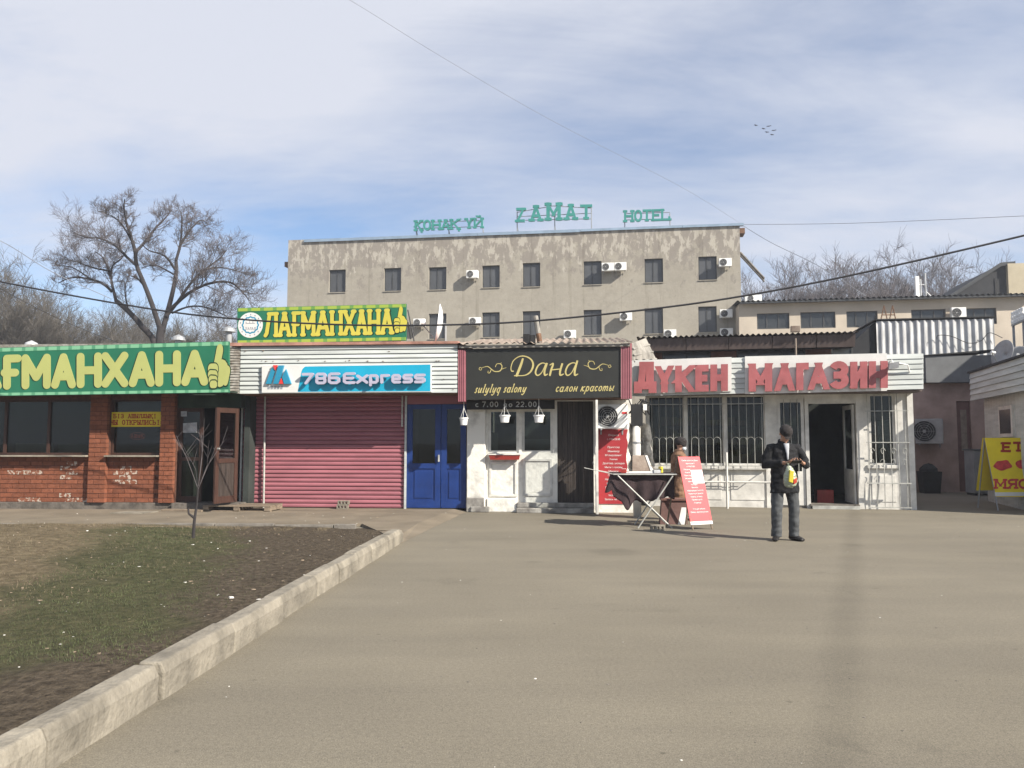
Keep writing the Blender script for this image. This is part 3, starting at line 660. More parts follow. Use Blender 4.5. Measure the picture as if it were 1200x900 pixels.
mb = MB()
def scrap(x, y, z, s, m):
    a = random.uniform(0, 6.28); c, q = math.cos(a) * s, math.sin(a) * s * .6; h = s * random.uniform(.1, .5)
    mb.hexa([(x - c, y - q, z), (x + q, y - c, z), (x + c, y + q, z), (x - q, y + c, z)], [(x - c * .7, y - q * .8, z + h), (x + q * .8, y - c * .6, z + h * .6), (x + c * .8, y + q * .6, z + h), (x - q * .6, y + c * .8, z + h * .8)], m)
for _ in range(900):
    x, y = random.uniform(-8.5, -2), random.uniform(4.5, 13.2)
    if x > KX(y) - .25: continue
    scrap(x, y, soil_z(x, y) - .002, random.uniform(.005, .02) * (1.6 if random.random() < .1 else 1), 0 if random.random() < .16 else 1)
for _ in range(520):
    x, y = random.uniform(-2, 9), random.uniform(2.6, 16)
    if x < KX(y) + .1: continue
    scrap(x, y, .001, random.uniform(.003, .011), 0 if random.random() < .14 else 2)
for _ in range(120):
    x, y = random.uniform(-9, -1), random.uniform(13.6, 16.2); scrap(x, y, PZ, random.uniform(.006, .02), 0 if random.random() < .2 else 1)
tag(mb.build('ground_litter', ['scrap', 'scrap_brown', 'concrete_dark']), 'scattered pebbles and scraps of litter on soil, path and asphalt', 'litter', kind='stuff')
# ------------------------------------------------------------------ brick cafe on the left
def X(px, d=0.0, py=520): return CF.x(px, d, py)
def Z(px, py, d=0.0): return CF.z(px, py, d)
cafe = fthing('brick_cafe', 'low red brick cafe with dark windows under the long green board', 'cafe', CF)
xl = -9.0
x107, x128, x190, x207, x278 = X(107.5), X(128), X(190), X(206.5), X(281)
zs, zt = Z(60, 533.5), 2.62              # sill and lintel
mb = MB()
pz = PZ + .14
wall_open(mb, xl, x207, pz, zt + .7, .012, .25, [(xl + .3, x107, zs, Z(60, 468)), (x128, x190, zs, Z(150, 468))])
mb.build('wall', 'mortar', cafe)
MB().box(xl, x207 + .02, -.05, .25, PZ - .03, pz - .002).build('plinth', 'plinth', cafe, bevel=.01)
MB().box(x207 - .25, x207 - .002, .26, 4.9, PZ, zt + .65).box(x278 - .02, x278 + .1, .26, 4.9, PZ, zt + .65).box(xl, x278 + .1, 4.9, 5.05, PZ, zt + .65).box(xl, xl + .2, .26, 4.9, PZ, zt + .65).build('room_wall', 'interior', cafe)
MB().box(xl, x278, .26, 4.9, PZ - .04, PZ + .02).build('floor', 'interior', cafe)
MB().box(xl - .1, X(266), -.64, 5.2, zt + .72, zt + .86).build('roof', 'old_metal', cafe)
MB().box(xl, x278 + .02, -.66, -.04, 2.47, 2.50).build('soffit', 'interior_green', cafe)
BH, BL_ = .0885, .262
def brick_mesh(w):
    b = MB().box(-w / 2 + .006, w / 2 - .006, 0, .1, .006, BH - .006)
    return b.mesh('brick', 'brick')
bm_cache = {}
def brick(u, y, z, w, m):
    key = (round(w, 3), m)
    if key not in bm_cache:
        bm_cache[key] = MB().box(-w / 2 + .006, w / 2 - .006, 0, .1, .006, BH - .006).mesh('brick', m)
    o = bpy.data.objects.new('brick', bm_cache[key]); COL.objects.link(o); o.parent = cafe; o.location = (u, y, z)
    return o
worn = [(245, 620, 18, 30), (190, 735, 120, 14), (460, 655, 40, 26), (240, 700, 14, 50), (100, 640, 60, 10), (460, 630, 26, 10)]
worn = [(wx / 3, 340 + wy / 3, a / 3, b / 3) for wx, wy, a, b in worn]
random.seed(3)
xfar = X(-12)
nc = int((zs - .02 - pz) / BH); BH = (zs - .03 - pz) / nc
for k in range(nc):
    z = pz + k * BH; off = (k % 2) * BL_ / 2; u = x190 + .0 - off
    while u > xfar:
        a = max(u - BL_, xfar - .1); c = (a + u) / 2
        if not (x107 + .02 < c < x128 - .02):
            p = CF.w(c, 0, z + BH / 2); q = p - Vector((0, 0, CAM_H))
            ppx = 600 + FPX * q.x / q.y; ppy = 450 - FPX * (math.tan(math.atan2(q.z, q.y) - PITCH))
            wn = any(abs(ppx - a_) < c_ and abs(ppy - b_) < d_ for a_, b_, c_, d_ in worn)
            brick(c, random.uniform(-.004, .003), z, u - a, 'brick_worn' if wn and random.random() < .75 else 'brick')
        u = a
for (pa, pb) in ((x107, x128), (x190, x207)):
    z = pz; k = 0; w = pb - pa
    while z + BH < 2.5:
        cuts = [pa, pa + w * .66, pb] if k % 2 else [pa, pa + w * .34, pb]
        for a, b in zip(cuts, cuts[1:]): brick((a + b) / 2, -.105 + random.uniform(-.003, .003), z, b - a, 'brick')
        z += BH; k += 1
    MB().box(pa + .012, pb - .012, -.09, .01, pz, 2.5).build('pier_core', 'mortar', cafe)
MB().box(xfar - 1, x107 - .01, -.2, .0, zs - .028, zs + .004).box(x128 + .01, x190 - .01, -.2, .0, zs - .028, zs + .004).build('sill', 'concrete', cafe)
def cafe_window(a, b, z0, z1, mull):
    mb = MB(); f = .05
    mb.box(a, b, .06, .13, z0, z0 + f).box(a, b, .06, .13, z1 - f, z1).box(a, a + f, .06, .13, z0 + f, z1 - f).box(b - f, b, .06, .13, z0 + f, z1 - f)
    for m_ in mull: mb.box(m_ - .03, m_ + .03, .06, .13, z0 + f, z1 - f)
    o = mb.build('window', 'brown_wood', cafe)
    e = [a + f] + list(mull) + [b - f]
    for p, q in zip(e, e[1:]): MB().box(p + .01, q - .01, .09, .1, z0 + f, z1 - f).build('pane', 'shop_glass', o)
zw = Z(60, 468)
cafe_window(xl + .3, x107, zs + .004, zw, [X(-110), X(-50), X(3), X(54)])
cafe_window(x128, x190, zs + .004, zw, [])
MB().box(X(5), X(50), .35, .38, zs, zs + .26).box(X(56), X(104), .35, .38, zs, zs + .24).build('blind', 'grey_wall', cafe)
# doorway
mb = MB(); dz1 = Z(220, 478); zb = PZ + .15
xd0, xd1 = x207 + .02, X(235)
mb.box(xd0, xd0 + .07, .08, .14, zb, dz1).box(xd1 - .07, xd1, .08, .14, zb, dz1).box(xd0 + .07, xd1 - .07, .08, .14, dz1 - .08, dz1).box(xd0 + .07, xd1 - .07, .08, .14, Z(220, 540), Z(220, 536)).box(xd0 + .07, xd1 - .07, .08, .14, zb, zb + .12)
dl = mb.build('door', 'brown_wood', cafe)
MB().box(xd0 + .07, xd1 - .07, .1, .11, Z(220, 536), dz1 - .08).build('pane', 'shop_glass', dl)
MB().box(xd0 + .07, xd1 - .07, .1, .11, zb + .12, Z(220, 540)).build('pane', 'shop_glass', dl)
MB().box(xd0, x278, .0, .25, dz1 + .003, 2.47).build('door_header', 'interior_green', cafe)
MB().box(x207 + .01, x278 + .06, -.16, .3, PZ - .02, zb - .005).build('threshold', 'plinth', cafe, bevel=.012)
# open leaf, hinged at the right jamb and swung out towards the lot
hx = X(279); op = Vector((-.3, -.95, 0)).normalized(); tn = Vector((-op.y, op.x, 0))
hp = Vector((hx, -.02, 0)); Lw = .66; zl0, zl1 = zb + .02, dz1 - .02
def leaf(s0, s1, z0, z1, t0=-.02, t1=.02):
    c = [hp + op * s0 + tn * t0, hp + op * s1 + tn * t0, hp + op * s1 + tn * t1, hp + op * s0 + tn * t1]
    return [(p.x, p.y, z0) for p in c], [(p.x, p.y, z1) for p in c]
mb = MB()
zm = zl0 + (zl1 - zl0) * .42
for a in ((0, .1, zl0, zl1), (Lw - .1, Lw, zl0, zl1), (.1, Lw - .1, zl0, zl0 + .14), (.1, Lw - .1, zm, zm + .09), (.1, Lw - .1, zl1 - .1, zl1)): mb.hexa(*leaf(*a))
ol = mb.build('open_door', 'brown_wood', cafe)
MB().hexa(*leaf(.1, Lw - .1, zl0 + .14, zm, -.006, .006)).build('lower_panel', 'dark_plank', ol)
MB().hexa(*leaf(.1, Lw - .1, zm + .09, zl1 - .1, -.004, .004)).build('pane', 'shop_glass', ol)
MB().hexa(*leaf(Lw - .08, Lw - .03, zm + .28, zm + .31, -.06, .06)).build('handle', 'bar_metal', ol)
for px, ty, kk in ((37, 399, 0), (209, 392, 1), (268, 382, 2)):
    u, d0 = CF.x(px, -1.5, 400), 1.5; z0 = zt + .86; z1 = CF.z(px, ty, -1.5)
    mb = MB().lathe([(.07, z0), (.07, max(z0 + .1, z1 - .14)), (.16, max(z0 + .1, z1 - .14)), (.13, max(z0 + .18, z1 - .06)), (0.01, max(z0 + .22, z1))], 14, (u, d0, 0))
    mb.build('roof_vent', 'grey_metal' if kk else 'galvanised', cafe, smooth=False)
# papers on the fixed leaf
pd = -.075
for c in (((212, 482), (219, 482), (219, 488), (212, 488)), ((214.5, 496), (231, 495), (231, 507), (214.5, 507))):
    o = slab_sign(None, 'paper_notice', CF, c, -.079, .002, 'paper_grey'); o.location = CF.O; o.rotation_euler = (0, 0, -CF.th)
    tag(o, 'small blank note taped high on the brown glazed door' if c[0][1] < 490 else 'printed paper notice taped at eye level on the brown glazed door', 'notice')
# green cafe board
SD = .72
sg = fthing('cafe_signboard', 'long green signboard with fat pale yellow letters over brick cafe', 'sign', CF)
def line(x0, y0, x1, y1): return lambda x: y0 + (y1 - y0) * (x - x0) / (x1 - x0)
tp, bt = line(0, 407.5, 268, 400), line(0, 464, 268, 460)
xa, xb = -82, 268
slab_sign(sg, 'board', CF, [(xa, tp(xa)), (xb, tp(xb)), (xb, bt(xb)), (xa, bt(xa))], SD, .06, 'sign_green')
for o1, o2, nm in ((.4, 4.6, 'top'), (-3.6, -.4, 'bottom')):
    L = tp if nm == 'top' else bt
    slab_sign(sg, 'border_strip', CF, [(xa + .3, L(xa) + o1), (xb - .4, L(xb) + o1), (xb - .4, L(xb) + o2), (xa + .3, L(xa) + o2)], SD + .004, .003, 'border_pale')
lt, lb = line(0, 416, 243, 409.5), line(0, 457, 243, 452)
for ch, a, b in (('Л', -68, -33), ('А', -31, 2), ('Ғ', 1, 25.5), ('М', 25.5, 59.5), ('А', 60, 89), ('Н', 90, 119.5), ('Х', 119, 150.5), ('А', 151, 181.5), ('Н', 182, 212), ('А', 212.5, 244)):
    o = put_letter(sg, CF, SD + .001, ch, [(a, lt(a)), (b, lt(b)), (b, lb(b)), (a, lb(a))], .225, 'round', ['letter_yellow', 'sign_green_dark'], .004, shadow=(-.035, -.012, 1))
def thumb(parent, F, d, c, mats, dk):
    """raised thumb drawn from rounded strokes: fist of four fingers and a thumb"""
    q = pxquad(F, c, d); mb = MB(); k = [0]
    def cap(a, b, r, m):
        mb.prism([bil(q, x, y) for x, y in capsule(a, b, r)], -d - .002 - k[0] * 6e-4, -d, m); k[0] += 1
    parts = [((.48, .5), (.62, .92), .14), ((.62, .3), (.72, .42), .27), ((.86, .18), (.95, .42), .12), ((.24, .46), (.42, .46), .135), ((.22, .33), (.42, .32), .11), ((.24, .21), (.42, .2), .1), ((.28, .1), (.42, .1), .09)]
    for a, b, r in parts: cap(a, b, r + .035, 1)
    for a, b, r in parts[:3]: cap(a, b, r, 0)
    for a, b, r in parts[3:]: cap(a, b, r + .03, 1); cap(a, b, r, 0)
    return mb.build('thumb_emblem', mats, parent)
thumb(sg, CF, SD + .001, [(241, 406.5), (268, 405.5), (268, 455), (241, 455.5)], ['letter_yellow', 'sign_green_dark'], 0)
# yellow notice and neon oval in the small window
nf = fthing('window_notice', 'yellow notice with red lettering across top of small cafe window', 'notice', CF)
slab_sign(nf, 'board', CF, [(127.5, 483), (189.5, 482.5), (189.5, 500), (127.5, 500.3)], -.05, .006, 'notice_yellow')
for txt, y0, y1, a, b in (('БІЗ АШЫЛДЫҚ!', 485, 490.3, 133, 184), ('МЫ ОТКРЫЛИСЬ!', 492, 498, 129.5, 188)):
    n = len(txt); st = (b - a) / n
    for i, ch in enumerate(txt):
        if ch == ' ': continue
        p = a + i * st
        put_letter(nf, CF, -.049, ch, [(p, y0), (p + st * .86, y0), (p + st * .86, y1), (p, y1)], .17, 'slab', ['notice_red'], .002)
neon = fthing('neon_sign', 'small glowing red oval open sign hanging inside small cafe window', 'neon sign', CF)
u, z = CF.P(161, 511, -.2); mb = MB()
mb.tube([(u + .17 * math.cos(t * .2618), .2, z + .075 * math.sin(t * .2618)) for t in range(25)], .0045, 5).build('tube', 'neon_red', neon)
for i, ch in enumerate('АШЫҚ'):
    p = 153.5 + i * 4
    put_letter(neon, CF, -.2, ch, [(p, 508.6), (p + 3, 508.6), (p + 3, 513.4), (p, 513.4)], .15, 'block', ['neon_red'], .006)
# ------------------------------------------------------------------ pink shuttered kiosk with white fascia
def X(px, d=0.0, py=520): return SF.x(px, d, py)
def Z(px, py, d=0.0): return SF.z(px, py, d)
FD = .83
kio = fthing('shuttered_kiosk', 'kiosk with pink roller shutter, blue double doors and white ribbed fascia', 'kiosk', SF)
x0, x1, x2, x3 = X(285), X(474.5), X(477), X(546.5)
zf = Z(400, 461, FD); ztop = Z(400, 404.5, FD)
MB().box(x0 - .05, x0 - .001, .02, 4.6, PZ, ztop - .1).box(x3, x3 + .06, .06, 4.6, 0, ztop - .1).box(x0, x3, 4.6, 4.7, 0, ztop - .1).build('side_wall', 'pink_metal', kio)
ns = 28; zs0 = PZ + .01; sh = (zf + .12 - zs0) / ns
sh_m = {}
for k in range(ns):
    for (a, b, y_) in ((x0, X(309), 0.0), (X(309) + .004, x1, 0.006)):
        key = (round(a, 3))
        if key not in sh_m:
            mb = MB(); pr = [(0.03, 0), (-.012, sh * .12), (-.016, sh * .45), (-.002, sh * .8), (.012, sh * .98)]
            mb.v = [(a, y_, z_) for y_, z_ in pr] + [(b, y_, z_) for y_, z_ in pr]
            mb.f = [(i, i + 5, i + 6, i + 1) for i in range(4)]; mb.m = [0] * 4
            sh_m[key] = mb.mesh('shutter_slat', 'pink_metal')
        o = link('shutter_slat', sh_m[key], kio); o.location = (0, y_, zs0 + k * sh)
MB().box(x0, x1, .05, .06, PZ, zf + .1).build('shutter_backing', 'black', kio)
MB().box(x1, x3, .0, .05, Z(500, 473.5), zf + .2).build('door_transom', 'pink_metal', kio)
MB().box(x1 + .002, x2 - .004, -.05, .0, PZ, zf + .1).box(x0 - .04, x0 - .002, -.05, .02, PZ, zf + .1).build('jamb', 'white_metal', kio)
MB().tube([(X(309, .08, 590), -.08, PZ), (X(310.5, .08, 470), -.08, zf + .05)], .022, 8).build('pole', 'bar_metal', kio)
MB().tube([(X(471, .05), -.06, zf + .05), (X(471, .05), -.06, Z(471, 500))], .018, 8).build('conduit', 'bar_metal', kio)
# blue doors
dz0, dz1 = PZ + .02, Z(500, 474)
def blue_leaf(a, b):
    mb = MB(); f = .12; zg0, zg1 = Z(500, 543), Z(500, 479.5)
    mb.box(a, a + f, -.01, .04, dz0, dz1).box(b - f, b, -.01, .04, dz0, dz1).box(a + f, b - f, -.01, .04, zg1, dz1).box(a + f, b - f, -.01, .04, Z(500, 549), zg0).box(a + f, b - f, -.01, .04, dz0, dz0 + .15).box(a + f, b - f, .01, .03, dz0 + .15, Z(500, 549))
    mb.box(a + f + .05, b - f - .05, -.004, .01, dz0 + .21, Z(500, 549) - .06)
    o = mb.build('door', 'blue_paint', kio)
    MB().box(a + f, b - f, .015, .021, zg0, zg1).build('pane', 'shop_glass', o); return o
d1 = blue_leaf(x2, X(516.5)); d2 = blue_leaf(X(517.2), x3 - .004)
MB().box(X(514), X(515.4), -.06, -.01, Z(515, 541), Z(515, 533)).build('handle', 'bar_metal', d1)
MB().box(x2, x3, 1.2, 1.24, PZ, zf).build('room_back', 'interior', kio)
# fascia boards
nb = 11; bh = (ztop - zf) / nb
xf0, xf1 = X(281.5, FD, 430), X(536, FD, 430)
bd = MB(); pr = [(.0, 0), (-.022, .006), (-.012, bh * .55), (.004, bh - .004), (.02, bh)]
bd.v = [(xf0, y_, z_) for y_, z_ in pr] + [(xf1, y_, z_) for y_, z_ in pr] ; bd.f = [(i, i + 5, i + 6, i + 1) for i in range(4)]; bd.m = [0] * 4
bme = bd.mesh('fascia_board', 'white_metal')
for k in range(nb):
    o = link('fascia_board', bme, kio); o.location = (0, -FD + .02 + random.uniform(-.004, .004), zf + k * bh); o.rotation_euler = (0, random.uniform(-.0012, .0012), 0)
MB().box(xf0 + .003, xf1 - .003, -FD + .045, -FD + .08, zf - .01, ztop - .01).build('fascia_backing', 'rust', kio)
MB().box(xf0 + .01, xf1 - .01, -FD + .085, -.06, zf - .012, zf + .02).build('soffit', 'rust', kio)
xe = X(268.5, FD, 430)
mb = MB()
for k in range(17):
    z_ = zf + .01 + (ztop - zf - .03) * k / 17; h_ = (ztop - zf) / 17
    mb.hexa([(xe, -FD - .02, z_ + random.uniform(-.01, .01)), (xf0 - .004, -FD + .01, z_), (xf0 - .004, -FD + .03, z_), (xe, -FD + .0, z_)], [(xe, -FD + .0, z_ + h_ * .9), (xf0 - .004, -FD + .02, z_ + h_ * .85), (xf0 - .004, -FD + .04, z_ + h_ * .9), (xe, -FD + .02, z_ + h_ * .9)])
mb.build('end_panel', 'old_metal', kio)
mb = MB(); za = ztop + .002
mb.hexa([(xe, -FD - .05, za), (xf1 + .02, -FD - .05, za), (xf1 + .02, 4.7, za + .25), (xe, 4.7, za + .25)], [(xe, -FD - .05, za + .07), (xf1 + .02, -FD - .05, za + .05), (xf1 + .02, 4.7, za + .32), (xe, 4.7, za + .32)])
mb.build('roof', 'roof_pink', kio)
mb = MB(); random.seed(14)
for i in range(26):
    px_ = random.uniform(284, 533); py_ = random.choice((407, 412, 423, 424, 423.5, 430, 445, 456)) + random.uniform(-.6, .6)
    if 306 < px_ < 506 and py_ > 425: continue
    u_, z_ = SF.P(px_, py_, FD + .012); w_ = random.uniform(.008, .035); mb.box(u_, u_ + w_, -FD - .012, -FD + .03, z_, z_ + random.uniform(.006, .016))
tag(mb.build('rust_spots', 'rust', kio), kind='stuff')
# express sign on the fascia
ex = fthing('express_sign', 'teal and white shop sign reading 786 Express on white fascia', 'sign', SF)
ED = FD + .05
slab_sign(ex, 'board', SF, [(306.8, 428.3), (505.5, 426), (505.5, 459.2), (306.8, 460.2)], ED, .05, 'sign_white')
c = [(353.5, 429.3), (504.3, 427.2), (504.3, 458.4), (349, 459.2)]
q = pxquad(SF, c, ED)
pts = [bil(q, s, t) for s, t in [(0, 0)] + arc(.03, .78, .026, .2, 180, 90, 6) + [(1, 1), (1, 0)]]
pts = [bil(q, 0.0, 0.0), bil(q, 1, 0), bil(q, 1, 1)] + [bil(q, s, t) for s, t in arc(.035, .74, .03, .25, 90, 180, 6)]
MB().prism(pts, -ED - .003, -ED - .0005).build('teal_field', 'sign_teal', ex)
def logo(pts, m, dep):
    q = [SF.P(x, y, ED) for x, y in pts]
    MB().prism(q, -ED - dep, -ED - .001).build('emblem_bar', m, ex)
zx = lambda x, y: (270 + x / 7.5, 350 + y / 7.5)
for p, m, dep in (([(370, 610), (395, 640), (360, 750), (318, 750)], 'teal_deep', .05), ([(430, 588), (476, 588), (432, 750), (385, 750)], 'teal_deep', .058), ([(495, 622), (540, 750), (478, 750), (462, 690)], 'teal_deep', .052),
                  ([(382, 586), (420, 586), (402, 630)], 'logo_red', .06), ([(455, 700), (472, 750), (434, 750)], 'logo_red', .062)):
    logo([zx(*a) for a in p], m, dep)
for i in range(5):
    logo([zx(330 + i * 28, 770), zx(350 + i * 28, 770), zx(345 + i * 28, 795), zx(325 + i * 28, 795)], 'logo_grey', .004)
ctop, cbot = line(356, 437.5, 500, 435.5), line(356, 451, 500, 449.5)
for ch, a, b in (('7', 355.5, 369.5), ('8', 371.5, 384), ('6', 386, 400), ('E', 403.5, 418), ('x', 419, 433), ('p', 434, 445), ('r', 447, 458), ('e', 460, 471), ('s', 473, 485), ('s', 486.5, 499.5)):
    put_letter(ex, SF, ED, ch, [(a, ctop(a)), (b, ctop(b)), (b, cbot(b)), (a, cbot(a))], .235, 'round', ['letter_lilac'], .05, base=.055)
# rooftop banner
bn = fthing('rooftop_banner', 'green banner with bright yellow letters and round white seal on kiosk roof', 'banner', SF)
BD = .55
bt_, bb_ = line(278, 361, 476, 356), line(278, 403, 476, 399)
slab_sign(bn, 'panel', SF, [(278, bt_(278)), (476, bt_(476)), (476, bb_(476)), (278, bb_(278))], BD, .05, 'sign_green')
for a, b, L in ((.3, 4.0, bt_), (-4.0, -.3, bb_)):
    slab_sign(bn, 'border_strip', SF, [(278.5, L(278) + a), (475.5, L(476) + a), (475.5, L(476) + b), (278.5, L(278) + b)], BD + .004, .003, 'border_lime')
zb2 = Z(370, 402, BD)
for px in (300, 380, 460):
    u = X(px, BD, 390); MB().tube([(u, -BD + .07, zb2 - .12), (u, -BD + .07, zb2 + .7)], .02, 6).tube([(u, -BD + .08, zb2 + .6), (u, .4, za + .02)], .015, 6).build('support', 'rust', bn)
u, z = SF.P(293.5, 381, BD); rr = abs(SF.P(308, 381, BD)[0] - u)
def disc(r, dep, m, n=28, wob=0, k=8):
    pts = [(u + r * (1 + wob * math.cos(k * 2 * math.pi * i / n)) * math.cos(2 * math.pi * i / n), z + r * (1 + wob * math.cos(k * 2 * math.pi * i / n)) * math.sin(2 * math.pi * i / n)) for i in range(n)]
    return MB().prism(pts, -BD - dep, -BD).build('seal_disc', m, bn)
disc(rr, .004, 'sign_white'); disc(rr * .68, .006, 'teal_deep', 48, .05, 12); disc(rr * .56, .008, 'sign_white', 48, .06, 12)
for i in range(14):
    t = 2 * math.pi * (i + .5) / 14; cu, cz = u + rr * .83 * math.cos(t), z + rr * .83 * math.sin(t)
    MB().box(cu - .012, cu + .012, -BD - .006, -BD, cz - .014, cz + .014).build('seal_mark', 'logo_grey', bn)
MB().prism([(u - .11, z + .03), (u + .1, z + .03), (u + .1, z + .045), (u - .09, z + .045)], -BD - .01, -BD).box(u + .05, u + .062, -BD - .0101, -BD, z + .045, z + .11).box(u - .02, u - .008, -BD - .0102, -BD, z + .045, z + .09).box(u - .1, u - .085, -BD - .0103, -BD, z + .045, z + .075).build('seal_script', 'logo_grey', bn)
for i, ch in enumerate('ХАЛАЛ'):
    p = 287.5 + i * 2.5
    put_letter(bn, SF, BD + .008, ch, [(p, 383.2), (p + 2.1, 383.2), (p + 2.1, 386.6), (p, 386.6)], .17, 'block', ['logo_grey'], .002)
lt, lb = line(309, 366, 461, 361.3), line(309, 395.5, 461, 392)
xs = [309, 326, 341.5, 353, 370, 387, 402, 417, 431, 446, 461.5]
for i, ch in enumerate('ЛАҒМАНХАНА'):
    a, b = xs[i], xs[i + 1] - .3
    put_letter(bn, SF, BD + .001, ch, [(a, lt(a)), (b, lt(b)), (b, lb(b)), (a, lb(a))], .145, 'bulb', ['letter_bright', 'sign_green_dark'], .004, shadow=(.05, -.015, 1))
thumb(bn, SF, BD + .001, [(460, 361), (476, 360.6), (476, 390), (460, 390.6)], ['letter_bright', 'sign_green_dark'], 0)
# ------------------------------------------------------------------ beauty salon
def wave_sheet(mb, xa, xb, pitch, amp, p0, p1, m=0, n=6, thick=0.0):
    """corrugated sheet: ribs run from edge p0 to edge p1 (functions of x giving (y, z)), waves along x; offset along local normal (ny, nz)"""
    cnt = max(2, int((xb - xa) / pitch * n)); k = len(mb.v)
    for i in range(cnt + 1):
        x = xa + (xb - xa) * i / cnt; o = amp * math.sin(2 * math.pi * (x - xa) / pitch)
        for P_ in (p0, p1):
            y_, z_, ny, nz_ = P_; mb.v.append((x, y_ + ny * o, z_ + nz_ * o))
    for i in range(cnt):
        a = k + 2 * i; mb.f.append((a, a + 2, a + 3, a + 1)); mb.m.append(m)
sal = fthing('beauty_salon', 'small white plastered salon with dark plank door and corrugated roof', 'shop', SF)
DD = .8
xs0, xs1, xs2, xs3 = X(547.5), X(653), X(695.5), X(741)
zdb = Z(640, 468, DD); zdt = Z(640, 406, DD)
wz = Z(600, 479.5); wb = Z(600, 531)
mb = MB()
wall_open(mb, xs0 + .4, xs1, 0, zdt - .05, .0, .2, [(X(572), X(608), wb, wz), (X(611.5), X(648), wb, wz)])
wall_open(mb, xs2, xs3, 0, zdt - .05, .0, .2, [])
mb.box(xs1, xs2, 0, .2, Z(670, 470), zdt - .05)
mb.build('wall', 'white_plaster', sal)
MB().box(xs0 + .005, xs0 + .4, -.1, .2, 0, zdt - .05).build('pier', 'white_plaster', sal, bevel=.015)
MB().box(xs0 + .002, xs0 + .38, -.16, -.102, 0, .3).box(xs0 + .1, xs0 + .5, -.2, -.161, 0, .12).build('broken_render', 'grey_base', sal, bevel=.03)
MB().box(X(571), X(606), -.1, -.002, 0, Z(590, 584, .1)).build('step', 'white_plaster', sal, bevel=.015)
MB().box(X(606) + .003, xs2 - .01, -.3, -.002, 0, .1).box(X(606) + .003, xs2 - .01, -.14, -.002, .102, .2).build('step', 'grey_base', sal, bevel=.015)
for a, b in ((X(572), X(608)), (X(611.5), X(648))):
    f = .055; mb = MB().box(a, b, .03, .09, wb, wb + f).box(a, b, .03, .09, wz - f, wz).box(a, a + f, .03, .09, wb + f, wz - f).box(b - f, b, .03, .09, wb + f, wz - f)
    o = mb.build('window', 'white_paint', sal); MB().box(a + f, b - f, .055, .063, wb + f, wz - f).build('pane', 'shop_glass', o)
MB().box(X(571), X(583), .1, .12, wb + .05, Z(577, 507)).box(X(614), X(646), .3, .32, wb + .02, wb + .3).build('blind', 'grey_wall', sal)
for a, b, t, l in ((573.5, 606, 541, 582), (612.5, 647, 537.5, 581)):
    a, b, t, l = X(a), X(b), Z(600, t), Z(600, l); w_ = .05
    MB().box(a, b, -.025, -.001, t - w_, t).box(a, b, -.025, -.001, l, l + w_).box(a, a + w_, -.025, -.001, l + w_, t - w_).box(b - w_, b, -.025, -.001, l + w_, t - w_).build('panel_moulding', 'white_paint', sal, bevel=.006)
npl = 7
for i in range(npl):
    a = xs1 + .01 + (xs2 - xs1 - .02) * i / npl; b = xs1 + .01 + (xs2 - xs1 - .02) * (i + 1) / npl
    MB().box(a + .004, b - .004, .12 + random.uniform(-.006, .006), .16, .2, Z(670, 470)).build('plank', 'dark_plank', sal)
MB().box(xs1, xs2, .165, .2, .1, Z(670, 470)).build('door_backing', 'black', sal)
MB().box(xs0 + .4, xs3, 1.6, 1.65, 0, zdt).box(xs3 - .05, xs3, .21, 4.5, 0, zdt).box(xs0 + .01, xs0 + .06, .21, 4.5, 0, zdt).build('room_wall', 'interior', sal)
# glazed leaf standing open at right angles to the front
hx = X(697.3); zg = .80; zt_ = Z(697, 470, .5)
mb = MB().box(hx, hx + .045, -.97, -.9, .05, zt_).box(hx, hx + .045, -.12, -.05, .05, zt_).box(hx, hx + .045, -.9, -.12, zt_ - .08, zt_).box(hx, hx + .045, -.9, -.12, zg - .09, zg).box(hx, hx + .045, -.9, -.12, .05, .13).box(hx + .012, hx + .033, -.9, -.12, .13, zg - .09)
gd = mb.build('open_door', 'white_paint', sal)
MB().box(hx + .02, hx + .026, -.9, -.12, zg, zt_ - .08).build('pane', 'clear_glass', gd)
MB().tube([(hx - .05, -.9, 1.02), (hx - .05, -.3, 1.05)], .012, 6).build('push_bar', 'bar_metal', gd)
# roof of corrugated slate
ra, rb = X(482, DD, 400), X(741, DD, 404)
zr = zdt + .06
mb = MB()
for a, b, y0, y1 in ((X(537, DD, 400), rb, -.92, 3.2),):
    wave_sheet(mb, a, b, .16, .022, (y0, zr, 0, 1), (y1, zr + .62, 0, 1))
mb.build('roof', 'roof_slate', sal, smooth=True)
MB().box(X(537, DD, 400) + .02, rb - .05, -.86, -.8, zdt - .02, zr - .03).build('eaves_board', 'slate_pale', sal)
mb = MB(); p = [(SF.x(741, -1, 402), 1.0, SF.z(741, 402, -1)), (SF.x(757, -2.4, 396), 2.4, SF.z(757, 396, -2.4)), (SF.x(769, -2.4, 421), 2.4, SF.z(769, 421, -2.4)), (SF.x(743, -1, 424), 1.0, SF.z(743, 424, -1))]
mb.hexa([(a, b, c - .04) for a, b, c in p][::-1] if False else [(a, b, c - .04) for a, b, c in (p[0], p[3], p[2], p[1])], [p[0], p[3], p[2], p[1]])
for s in (.33, .66, 1.0):
    a = Vector(p[0]).lerp(Vector(p[3]), s); b = Vector(p[1]).lerp(Vector(p[2]), s); mb.tube([a, b], .03, 5)
mb.build('roof_hip', 'slate_pale', sal)
MB().box(X(540, DD), X(739, DD), -DD + .08, -.02, zdb + .02, zdb + .05).build('soffit', 'rust', sal)
